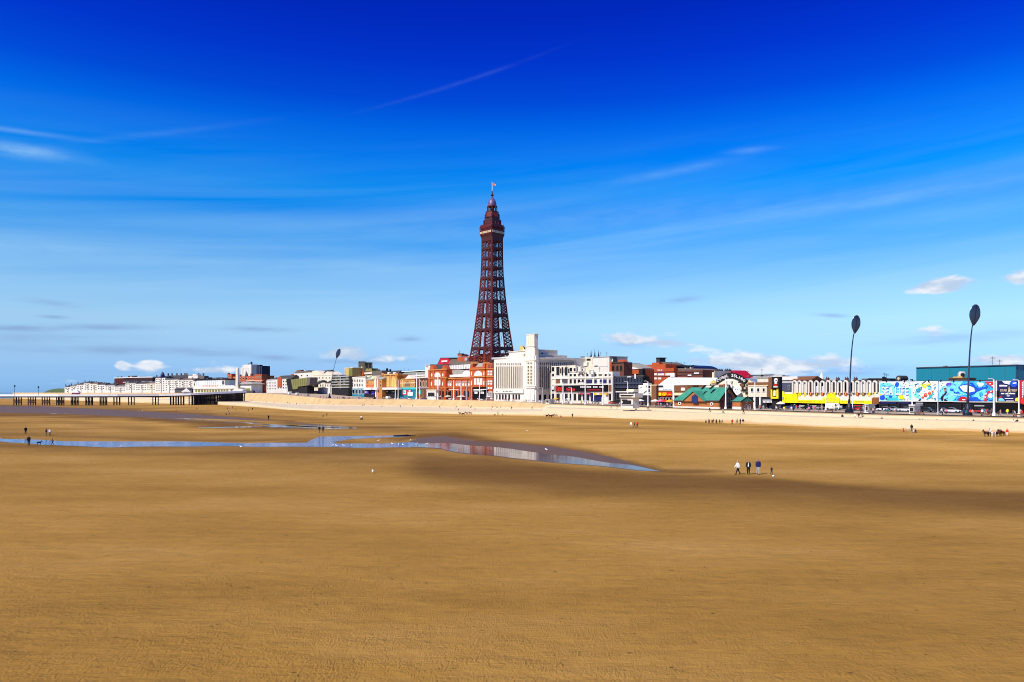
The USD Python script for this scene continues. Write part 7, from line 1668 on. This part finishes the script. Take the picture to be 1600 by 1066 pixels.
# ------------------------------------------------------------------ donkeys and dog
def beast_shape(k=1.0, dog=False):
    n = 8; V = lambda *a: np.array(a, float)
    hgt = 1.0
    b = [limb((V(-.45, 0, .86), .23), (V(.05, 0, .80), .235), (V(.42, 0, .86), .24), n=10), limb((V(.42, 0, .94), .19), (V(.72, 0, 1.28), .11), n=n), limb((V(.72, 0, 1.30), .115), (V(.86, 0, 1.22), .10), (V(1.06, 0, 1.02), .065), n=n)]
    for s in (1, -1):
        b += [limb((V(.70, s * .07, 1.38), .035), (V(.66, s * .10, 1.60), .02), n=6)]
        b += [limb((V(.36, s * .13, .78), .115), (V(.40, s * .13, .44), .06), n=n), limb((V(.40, s * .13, .44), .055), (V(.38, s * .13, .08), .04), n=n), limb((V(.38, s * .13, .06), .05), (V(.43, s * .13, .035), .05), n=6)]
        b += [limb((V(-.44, s * .12, .80), .17), (V(-.36, s * .13, .54), .09), n=n), limb((V(-.36, s * .13, .54), .075), (V(-.54, s * .13, .38), .05), n=n), limb((V(-.54, s * .13, .38), .05), (V(-.50, s * .13, .08), .04), n=n), limb((V(-.50, s * .13, .06), .05), (V(-.45, s * .13, .035), .05), n=6)]
    b += [limb((V(-.66, 0, .96), .04), (V(-.74, 0, .62), .025), n=6), limb((V(-.74, 0, .62), .05), (V(-.75, 0, .46), .02), n=6)]
    return arr(m3.Manifold.batch_boolean(b, m3.OpType.Add), .09)


_beast = beast_shape()
_saddle = arr(m3.Manifold.batch_boolean([limb(((-.14, .20, .92), .06), ((.2, .20, .92), .06), ((-.14, 0, 1.09), .05), ((.2, 0, 1.07), .05), n=8), limb(((-.14, -.20, .92), .06), ((.2, -.20, .92), .06), ((-.14, 0, 1.09), .05), ((.2, 0, 1.07), .05), n=8)], m3.OpType.Add))


def beast(p, mat, label, face, scale=1.0, saddle='red', name='donkey', cat='donkey', group='beach donkeys'):
    c, s = math.cos(math.radians(face)), math.sin(math.radians(face)); R = np.array([[c, -s, 0], [s, c, 0], [0, 0, 1]]) * scale
    t = thing(name, placed_label(label), cat, p, group)
    MB().add(_beast[0] @ R.T + p, _beast[1]).build('body', mat, t, smooth=60)
    if saddle:
        MB().add(_saddle[0] @ R.T + p, _saddle[1]).build('saddle', saddle, t, smooth=60)


for x, y, mat, w, f in ((719, 648.2, 'horse_brown', 'brown donkey, leftmost of the group below the palace', 200), (724, 649, 'soot', 'black donkey, second of the group below the palace', 20), (729.6, 648, 'grey_dark', 'dark grey donkey, third of the group below the palace', 195), (735, 648, 'horse_brown', 'brown donkey, rightmost of the group below the palace', 170),
                        (855, 652.4, 'soot', 'black donkey, leftmost of the group below the gridded club', 30), (860, 652.6, 'horse_brown', 'brown donkey, second of the group below the gridded club', 200), (864, 651.8, 'soot', 'black donkey, third of the group below the gridded club', 20), (868.6, 651.8, 'tan_cloth', 'tan donkey, rightmost of the group below the gridded club', 190), (866.6, 646.4, 'soot', 'black donkey standing behind the group below the gridded club', 185),
                        (1108, 661.8, 'soot', 'black donkey, leftmost of the row below the station', 250), (1113.4, 662, 'horse_brown', 'brown donkey, second of the row below the station', 280), (1119.4, 662.4, 'soot', 'black donkey, third of the row below the station', 260), (1124.4, 662.6, 'horse_brown', 'chestnut donkey, fourth of the row below the station', 255), (1128, 662.4, 'tan_cloth', 'tan donkey, rightmost of the row below the station', 270),
                        (1541, 682, 'soot', 'black donkey, leftmost of the row at the right edge', 190), (1552, 682.4, 'horse_white', 'white donkey, second of the row at the right edge', 200), (1560, 682, 'soot', 'black donkey carrying a rider at the right edge', 15), (1566, 681.6, 'horse_brown', 'brown donkey, rightmost of the row at the right edge', 195)):
    beast(on_beach(x, y), mat, w, f, 1.0)
_r = on_beach(1560, 682); person(_r + [-.05, 0, .98], 'sit', 'black', 'dark', placed_label('person in black top riding a black donkey at the right edge'), 1.3, 15)
beast(on_beach(61, 695.2), 'soot', 'small black dog in the blue pool between two waders', 20, .55, None, 'dog', 'dog', None)
beast(on_beach(1419.6, 673.4), 'horse_white', 'small white dog by the apron foot below the turtle mural', 200, .5, None, 'dog', 'dog', None)

# gulls resting by the water
_gb = arr(m3.Manifold.batch_boolean([limb(((-.16, 0, .2), .05), ((.02, 0, .2), .09), ((.14, 0, .24), .06), n=8), limb(((.14, 0, .26), .045), ((.2, 0, .36), .05), n=8), limb(((.24, 0, .36), .02), ((.31, 0, .35), .008), n=6)], m3.OpType.Add))
_gw = arr(limb(((-.28, 0, .22), .02), ((.05, .06, .24), .06), ((.05, -.06, .24), .06), n=8))
GULLS = [((582.4, 739.6), 'alone on the open sand below the pool'), ((188, 699.8), 'alone on sand under the left pool'), ((376.4, 699.8), 'alone on sand under the middle of the pool'), ((519.6, 698), 'leftmost of four in the pool'), ((525.6, 698), 'second of four in the pool'), ((537, 698), 'third of four in the pool'), ((549.4, 698), 'rightmost of four in the pool'),
         ((591, 690.6), 'on sand above the pool end'), ((613, 695.4), 'left of three at the pool end'), ((623, 696.4), 'middle of three at the pool end'), ((629.6, 696.8), 'right of three at the pool end'), ((641.4, 689.6), 'above the pool end by the purple film'), ((652.4, 695), 'left of two in the purple film'), ((667, 695.6), 'right of two in the purple film'), ((853.6, 704.4), 'alone in the purple film below the club'), ((2.4, 687.4), 'at the left edge of the pool'), ((824, 674.6), 'on dry sand below the store tower'), ((135, 646.6), 'left of two on the upper stream'), ((153, 646.6), 'right of two on the upper stream'), ((395, 659.6), 'on wet sand by the fork of the streams')]
for (x, y), w in GULLS:
    p = on_beach(x, y); f = RNG.uniform(0, 360); c, s = math.cos(math.radians(f)), math.sin(math.radians(f)); R = np.array([[c, -s, 0], [s, c, 0], [0, 0, 1]]) * 1.1
    t = thing('gull', placed_label('white gull ' + w), 'gull', p, 'gulls on the beach'); MB().add(_gb[0] @ R.T + p, _gb[1]).build('body', 'feather', t, smooth=True); MB().add(_gw[0] @ R.T + p, _gw[1]).build('wings', 'pale_print', t, smooth=True)
    MB().tube([p + R @ [.02, .03, 0], p + R @ [.02, .03, .16]], .012, 5).tube([p + R @ [.02, -.03, 0], p + R @ [.02, -.03, .16]], .012, 5).build('legs', 'amber', t)

# driftwood and weed on the sand
p = on_beach(632, 681.4); t = thing('timber_baulk', 'long black timber lying on the sand at the tip of the upper pool arm', 'timber', p); MB().tube([p + [-2.6, .5, .08], p + [-.3, 0, .14], p + [1.2, .1, .12], p + [2.6, -.3, .06]], [.08, .14, .12, .06], 8).build('trunk', 'soot', t); MB().tube([p + [-1.4, .3, .1], p + [.6, -.2, .3], p + [1.5, -.1, .12]], [.08, .1, .05], 6).build('broken_plank', 'slate', t)
L('weed_brown', .06, .035, .012)
weed = MB()
for i in range(230):
    x, y = RNG.uniform(20, 1590), HOR + 52 + 395 * RNG.random() ** 1.6
    q = on_beach(x, y); s = RNG.uniform(.03, .085) * (1 + q[1] / 90); a = RNG.uniform(0, 6.3)
    V = [q + [s * math.cos(a + b) * r, s * math.sin(a + b) * r * .6, .012 + .02 * (j == 4)] for j, (b, r) in enumerate(((0, 1.6), (1.6, .5), (3.1, 1.4), (4.7, .6), (0, 0)))]
    weed.add(V, [[0, 1, 4], [1, 2, 4], [2, 3, 4], [3, 0, 4]])
weed.build('seaweed_scraps', 'weed_brown', label='scattered scraps of dark weed and shell over the sand', category='seaweed', kind='stuff')


# ------------------------------------------------------------------ vehicles
def vehicle(kind, paint, p, label, rot, group=None):
    t = thing({'car': 'parked_car', 'van': 'parked_van'}[kind], placed_label(label), kind, p, group)
    a = math.radians(rot); fr = Fr(o=p[:2], r=(math.cos(a), math.sin(a))); z = p[2]
    if kind == 'car':
        Lh, Wd, low = 2.15, 1.74, [(-2.15, .35), (-2.15, .72), (-1.95, .86), (-1.2, .92), (1.0, .92), (1.85, .80), (2.12, .62), (2.15, .35)]
        top = [(-1.75, .90), (-1.25, 1.40), (-.9, 1.46), (.25, 1.44), (1.05, .92)]; wx, wr = 1.32, .32
    else:
        Lh, Wd, low = 2.7, 1.95, [(-2.7, .4), (-2.7, 2.1), (-2.5, 2.3), (1.1, 2.3), (1.45, 2.15), (2.05, 1.25), (2.6, 1.1), (2.7, .8), (2.7, .4)]
        top = [(1.1, 1.35), (1.2, 2.05), (1.42, 2.05), (1.98, 1.3)]; wx, wr = 1.75, .36
    body = MB(); body.prism(fr, [(x, z + h) for x, h in low], -Wd / 2, Wd / 2)
    if kind == 'car':
        body.prism(fr, [(x, z + h + .015) for x, h in [(-1.2, 1.36), (-.9, 1.46), (.2, 1.45), (.3, 1.38)]], -Wd / 2 + .14, Wd / 2 - .14)
    body.build('body', paint, t)
    MB().prism(fr, [(x, z + h) for x, h in top], -Wd / 2 + (.1 if kind == 'car' else -.02), Wd / 2 - (.1 if kind == 'car' else -.02)).build('windows', 'glass_dark', t)
    for sx in (-wx, wx):
        for sy in (-1, 1):
            c = sy * (Wd / 2 - .09); m = MB(); n = 12; V = []
            for bb in (c - .11, c + .11):
                V += [fr.P(sx + wr * math.cos(u), bb, z + wr + wr * math.sin(u)) for u in np.arange(n) * 2 * np.pi / n]
            V += [fr.P(sx, c - .11, z + wr), fr.P(sx, c + .11, z + wr)]
            m.add(V, [[i, (i + 1) % n, n + (i + 1) % n, n + i] for i in range(n)]).add(V, [[2 * n, (i + 1) % n, i] for i in range(n)] + [[2 * n + 1, n + i, n + (i + 1) % n] for i in range(n)])
            w = m.build('wheel', 'rubber', t)
            V2 = [fr.P(sx + wr * .58 * math.cos(u), c + sy * .118, z + wr + wr * .58 * math.sin(u)) for u in np.arange(n) * 2 * np.pi / n] + [fr.P(sx, c + sy * .125, z + wr)]
            MB().add(V2, [[n, i, (i + 1) % n] for i in range(n)]).build('rim', 'chrome', w)
    for sy in (-1, 1):
        MB().box(fr, Lh - .12, Lh + .02, sy * Wd * .36 - .16, sy * Wd * .36 + .16, z + .62, z + .76).build('headlight', 'blind', t)
        MB().box(fr, -Lh - .02, -Lh + .1, sy * Wd * .38 - .14, sy * Wd * .38 + .14, z + .66, z + .82).build('tail_light', 'crimson', t)
    MB().box(fr, Lh - .05, Lh + .05, -Wd * .45, Wd * .45, z + .34, z + .5).box(fr, -Lh - .05, -Lh + .05, -Wd * .45, Wd * .45, z + .34, z + .5).build('bumper', 'grey_dark', t)


L('car_white', .70, .70, .69, rough=.3, spec=.5, var=.03); L('car_black', .012, .012, .014, rough=.25, spec=.5, var=.03); L('car_red', .42, .02, .015, rough=.3, spec=.5, var=.03); L('car_silver', .36, .37, .39, rough=.35, metallic=.3, var=.03); L('car_blue', .02, .06, .22, rough=.3, spec=.5, var=.03)
ALONG = math.degrees(math.atan2(U[1], U[0]))
CARS = [(1303, 16, 'van', 'car_white', 'white van parked below the yellow centre sign'), (1341, 15, 'car', 'car_red', 'red car parked below the right arch frames'), (1380, 15, 'car', 'car_white', 'white car parked below the first mural letter'), (1397, 15, 'car', 'car_silver', 'silver car parked below the middle mural letters'), (1414, 15, 'car', 'car_white', 'white car parked below the last mural letter'), (1446, 15, 'car', 'car_black', 'black car parked below the turtle'), (1468, 15, 'car', 'car_black', 'black car parked below the mural diver'),
        (1489, 15, 'car', 'car_white', 'long white car parked below the blue fish school'), (1535, 15, 'car', 'car_red', 'red car parked below the octopus'), (1262, 16, 'car', 'car_black', 'black car parked below the left arch frames'), (1280, 16, 'car', 'car_silver', 'silver car parked below the middle arch frames'), (1238, 16, 'car', 'car_blue', 'blue car parked below the yellow block'), (1193, 17, 'car', 'car_white', 'white car parked below the brown arcade awning'), (1208, 17, 'car', 'car_silver', 'silver car parked below the dark sign tower'),
        (1030, 20, 'car', 'car_white', 'white car parked below the yellow sign'), (1043, 20, 'car', 'car_black', 'black car parked below the orange sign'), (1002, 20, 'car', 'car_white', 'white car parked before the white hoarding'), (1017, 20, 'car', 'car_black', 'black car parked before the brown gable'), (956, 20, 'car', 'car_red', 'red car parked at the club corner'), (930, 21, 'car', 'car_silver', 'silver car parked before the orange club awning'), (846, 22, 'car', 'car_white', 'white car parked before the store side'), (817, 22, 'car', 'car_silver', 'silver car parked before the store tower'), (790, 22, 'car', 'car_black', 'black car parked before the store front'),
        (754, 14, 'car', 'car_white', 'white car parked before the black palace shop'), (704, 14, 'car', 'car_white', 'white car parked before the palace arches'), (664, 14, 'car', 'car_blue', 'blue car parked before the dark brick house'), (640, 14, 'car', 'car_white', 'white car parked before the aqua shop'), (606, 14, 'van', 'car_white', 'white van parked before the twin arch hall'), (586, 14, 'car', 'car_black', 'black car parked before the orange wing'), (560, 14, 'car', 'car_white', 'white car parked before the white hotel block'), (536, 14, 'car', 'car_silver', 'silver car parked before the banded glass block'),
        (452, 6, 'van', 'car_white', 'white van parked left of another below the olive wedge'), (464, 6, 'van', 'car_white', 'white van parked right of another below the olive wedge'), (480, 7, 'van', 'car_silver', 'silver van parked below the cream gabled house')]
for x, tt, kind, paint, lab in CARS:
    tt = 37 if x > 1180 else 28 if x > 920 else 12 if x > 780 else 7.5 if x > 500 else 6
    p = on_prom(x, tt); vehicle(kind, paint, p, lab, ALONG + (180 if int(x) % 2 else 0), 'vehicles along the seafront road')
strip_road = MB()
_e = TOP[:10]; _t0 = np.array([30, 30, 30, 30, 30, 30, 29, 27, 23, 20])[:, None]; _t1 = np.array([47, 47, 47, 47, 46, 44, 42, 40, 36, 32])[:, None]; _n = len(_e)
strip_road.add(np.vstack([np.hstack([_e[:, :2] + BK * _t0, _e[:, 2:] + .004]), np.hstack([_e[:, :2] + BK * _t1, _e[:, 2:] + .004])]), [[i + 1, i, _n + i, _n + 1 + i] for i in range(_n - 1)])
strip_road.build('seafront_road', 'asphalt', label='dark asphalt road running along the seafront buildings', kind='structure')


# ------------------------------------------------------------------ poles, mirror masts, stalls
def pole(x, t, ytop, label, mat='pole_white', w=.13, arm=0, lamp=True):
    p = on_prom(x, t); h = EYE + (HOR - ytop) * p[1] / FPX - p[2]
    o = thing('street_lamp', placed_label(label), 'street lamp', p, 'street lamps along the promenade')
    MB().tube([p, p + [0, 0, h * .3], p + [0, 0, h]], [w * 1.35, w * 1.1, w * .8], 8).build('post', mat, o); MB().lathe(p, [(w * 2.4, 0), (w * 2.2, .9), (w * 1.3, 1.0)], 8).build('base', mat, o)
    if arm:
        MB().tube([p + [-arm, 0, h * .52], p + [arm, 0, h * .52]], w * .8, 6).build('cross_arm', mat, o)
    if lamp:
        q = p + [0, 0, h]; MB().tube([q, q + [-.6, -.1, .25], q + [-1.3, -.2, .3]], w * .5, 6).build('bracket', mat, o); MB().lathe(q + [-1.4, -.2, .12], [(.06, 0), (.26, .05), (.2, .2), (.05, .26)], 8).build('lantern', 'pole_grey', o)


for i, (x, y, w, arm, mat) in enumerate(((560, 600, .15, 0, 'pole_grey'), (589, 596, .2, 0, 'pole_white'), (617.4, 592, .24, 0, 'pole_white'), (622.4, 594, .22, 0, 'pole_white'), (650.6, 583.4, .42, 0, 'pole_white'), (655.6, 592.6, .22, 0, 'pole_white'), (684.8, 586, .4, 0, 'pole_white'), (708.6, 594.4, .3, 3.4, 'pole_white'), (720.4, 596.4, .3, 0, 'pole_white'), (729.4, 597.4, .24, 0, 'pole_grey'), (736.4, 603.4, .24, 0, 'pole_grey'), (749.4, 597.6, .3, 4.0, 'pole_white'), (760.2, 596.6, .24, 0, 'pole_grey'),
                                        (778, 609, .16, 0, 'pole_white'), (828.4, 607, .18, 0, 'pole_white'), (847.4, 606, .22, 0, 'pole_grey'), (880, 598, .22, 0, 'pole_white'), (893, 606, .2, 0, 'pole_white'), (914.4, 598.6, .24, 0, 'pole_white'), (941.4, 598.4, .22, 0, 'pole_white'), (981.4, 596.8, .18, 0, 'pole_white'), (1011.6, 596.6, .18, 0, 'pole_white'), (1053.4, 599.6, .16, 0, 'pole_white'), (1134, 592, .22, 0, 'pole_white'), (1179.4, 597.2, .16, 0, 'pole_white'), (1290.4, 613, .16, 0, 'pole_white'),
                                        (1331.6, 616, .13, 0, 'pole_white'), (1351.6, 632, .1, 0, 'pole_white'), (1425.4, 596, .15, 0, 'pole_white'), (1464.6, 612, .13, 0, 'pole_grey'), (1553.6, 593.4, .19, 0, 'pole_white'), (1592.6, 594.6, .15, 0, 'pole_white'))):
    mk = min(MARKS, key=lambda m: abs(m[0] - x))[1]
    side = 'left' if x < min(MARKS, key=lambda m: abs(m[0] - x))[0] else 'right'
    lab = f'{"thick " if w > .28 else "slim "}{"white" if mat == "pole_white" else "grey"} {"cross armed " if arm else ""}street lamp standing {"just " if abs(x - min(MARKS, key=lambda m: abs(m[0]-x))[0]) < 4 else ""}{side} before the {mk}'
    if lab in USED: lab = lab.replace('street lamp', 'shorter street lamp')
    pole(x, 4.5 if x > 700 else 7, y, lab, mat, w, arm, lamp=(w < .26))


def mast(pts, head, rx, ry, tilt, d, label):
    """Leaning stalk on a dark conical base with a flat leaf shaped mirror on top."""
    base = at(pts[0][0], d, z=z_land((pts[0][0] - CX) * d / FPX, d))
    o = thing('mirror_mast', placed_label(label), 'sculpture', base); k = d / FPX
    P = [base] + [at(x, d, y) for x, y in pts[1:]]
    P = np.array(P); u = np.linspace(0, 1, 24); s = np.linspace(0, 1, len(P))
    from scipy.interpolate import PchipInterpolator
    C = PchipInterpolator(s, P)(u)
    MB().tube(C, np.interp(u, [0, 1], [.28, .15]), 8).build('stalk', 'mirror_steel', o)
    MB().lathe(base, [(1.25, 0), (1.2, 1.0), (.95, 1.15), (.8, 1.8), (.42, 3.0), (.3, 4.2)], 10).build('base_cone', 'navy_glass', o)
    c = at(head[0], d, head[1]); V, Fc = [], []; n, m = 24, 7
    ct, sn = math.cos(tilt), math.sin(tilt)
    for i in range(m):
        w = math.cos(i / (m - 1) * math.pi / 2) if i < m - 1 else 0.0; th = math.sin(i / (m - 1) * math.pi / 2) * .16 * rx * k
        for j in range(n):
            a = 2 * math.pi * j / n; x, z = rx * k * w * math.cos(a) * (1 - .18 * math.sin(a) * -1 if math.sin(a) < 0 else 1), ry * k * w * math.sin(a)
            if math.sin(a) < -.2: x *= 1 - .45 * (-math.sin(a) - .2)
            V.append((x, th, z))
    V = np.array(V); V2 = V.copy(); V2[:, 1] *= -1
    for i in range(m - 1):
        for j in range(n):
            Fc.append([i * n + j, i * n + (j + 1) % n, (i + 1) * n + (j + 1) % n, (i + 1) * n + j])
    def T(A): return np.column_stack([c[0] + A[:, 0] * ct + A[:, 2] * sn, c[1] + A[:, 1], c[2] - A[:, 0] * sn + A[:, 2] * ct])
    MB().add(T(V), Fc).add(T(V2), [f[::-1] for f in Fc]).build('leaf', 'mirror_steel', o, smooth=60)
    q = T(np.array([[0, -.17 * rx * k, -ry * k * .98], [0, -.175 * rx * k, 0], [0, -.17 * rx * k, ry * k * .96]])); MB().tube(q, .09, 6).build('midrib', 'soot', o)


mast([(1327, 645), (1328, 600), (1330.6, 550), (1334.4, 521)], (1337.2, 507), 7.2, 14.6, .12, 221, 'tall thin mast with dark leaf shaped mirror before the yellow arcade')
mast([(1512, 648), (1513.4, 590), (1516, 540), (1519.6, 508)], (1523, 492.4), 8.8, 17, .13, 203, 'tallest mast with dark leaf shaped mirror before the blue mural')
mast([(515, 620), (519, 590), (522.6, 572), (526, 559.6)], (528.2, 552.6), 3.4, 8, .32, 620, 'far leaning mast with dark leaf shaped mirror left of the church tower')


def parasol(x, t, y, r, mat, label, h=2.6):
    p = on_prom(x, t); o = thing('parasol', placed_label(label), 'parasol', p, 'parasols along the promenade')
    MB().tube([p, p + [0, 0, h]], .05, 6).build('pole', 'pole_grey', o); MB().lathe(p, [(r, h - .35), (r * .98, h - .15), (r * .5, h + .25), (.05, h + .55)], 8).build('canopy', mat, o); MB().lathe(p, [(.35, 0), (.35, .12)], 8).build('foot', 'grey_dark', o)
    MB().lathe(p, [(.5, .7), (.5, .76)], 10).tube([p + [.3, 0, 0], p + [.3, 0, .72]], .04, 5).build('table', 'blind', o)


for x, t, r, mat, lab in ((700.4, 9, 2.6, 'blind', 'white parasol left of the palace arches'), (721.6, 8, 3.6, 'blind', 'widest white parasol before the palace arches'), (765, 9, 2.4, 'blind', 'white parasol before the palace end bay'), (690, 10, 2.2, 'blind', 'white parasol beside the white stall'), (741, 9, 2.2, 'crimson', 'crimson parasol before the black palace shop'), (1024, 8, 2.0, 'blind', 'white parasol before the brown gable'), (1031.6, 9, 1.8, 'pink', 'pink parasol below the yellow sign'), (1039, 8, 1.9, 'red', 'red parasol below the orange sign'), (1046, 9, 1.8, 'amber', 'orange parasol left of the station'), (1001, 9, 1.9, 'blind', 'white parasol before the white hoarding'),
                         (868.6, 8, 1.5, 'amber', 'orange parasol before the red lettering'), (888, 8, 1.4, 'blind', 'white parasol before the gridded club'), (1219, 8, 1.5, 'blind', 'white parasol beside the dark sign tower')):
    parasol(x, t, 0, r, mat, lab)


def stall(x0, x1, d, yt, label, mat, trim, name='kiosk'):
    b = Bld(name, placed_label(label), x0, x1, yt, mat, depth=3.2, d=d, cat='kiosk', zb=float(z_land((x1 - CX) * d / FPX, d)) - .1)
    h = (EYE - b.zb) * FPX / d + HOR
    b.box('roof', trim, x0 - .8, x1 + .8, yt - (h - yt) * .10, yt, -.5, 3.7); b.box('hatch', 'soot', x0 + (x1 - x0) * .15, x1 - (x1 - x0) * .15, yt + (h - yt) * .22, yt + (h - yt) * .6, -.06, .04); b.box('counter', 'grey', x0 + .4, x1 - .4, yt + (h - yt) * .6, yt + (h - yt) * .66, -.4, .03)
    return b


stall(666.6, 681, 540, 610.4, 'white market stall with dark hatch before the left palace pavilion', 'white_paint', 'cream_pale'); stall(1420.6, 1428.4, 205, 634, 'small white ticket kiosk with flat roof before the last mural letter', 'white_paint', 'blind'); stall(852.6, 858, 375, 624.6, 'small white hut before the left corner of the gridded club', 'white_paint', 'grey'); stall(1351, 1356.6, 222, 633, 'tiny white kiosk before the right arch frames', 'white_paint', 'grey')
k = stall(970, 989, 285, 622, 'white promenade kiosk with two tiers of sign boards before the dark glass building', 'white_paint', 'cream_pale')
k.box('sign_board', 'white_paint', 968, 992, 614.6, 621, -.8, 3.4); k.box('sign_strip', 'soot', 969.4, 989.6, 617.4, 619, -.86, -.8); k.joined('sign_strokes', 'soot', [(x, x + .9, 619.6, 620.6) for x in np.arange(970.6, 987, 1.5)], -.86, -.8); k.box('canopy', 'blind', 962, 989, 611.6, 613, -1.6, 1.4); k.box('wall_panel', 'soot', 971.4, 980, 624.4, 626.6, -.1, 0); k.box('wall_panel', 'soot', 971.4, 980, 630, 632, -.1, 0); k.box('roof_box', 'cream', 979, 990, 608, 611.6, .4, 2.6)

# benches on the promenade and a low dark rail
for i, (x, lab) in enumerate(((1436, 'low dark bench on the promenade before the turtle mural'), (1541, 'low dark bench on the promenade before the mural octopus'), (1592, 'low dark bench on the promenade before the crimson front'), (600, 'low dark bench on the promenade before the twin arch hall'), (545, 'low dark bench on the promenade before the white hotel block'), (1295, 'low dark bench on the promenade before the yellow centre sign'))):
    p = on_prom(x, 3.0); a = math.radians(ALONG); fr = Fr(o=p[:2], r=(math.cos(a), math.sin(a))); o = thing('bench', placed_label(lab), 'bench', p, 'benches on the promenade')
    for j in range(3):
        MB().box(fr, -1.3, 1.3, -.22 + j * .16, -.10 + j * .16, p[2] + .42, p[2] + .47).build('slat', 'brown', o)
    MB().box(fr, -1.3, 1.3, .24, .28, p[2] + .55, p[2] + .85).build('backrest', 'brown', o)
    for s in (-1.1, 1.1):
        MB().box(fr, s - .06, s + .06, -.2, .26, p[2], p[2] + .42).build('leg', 'soot', o)
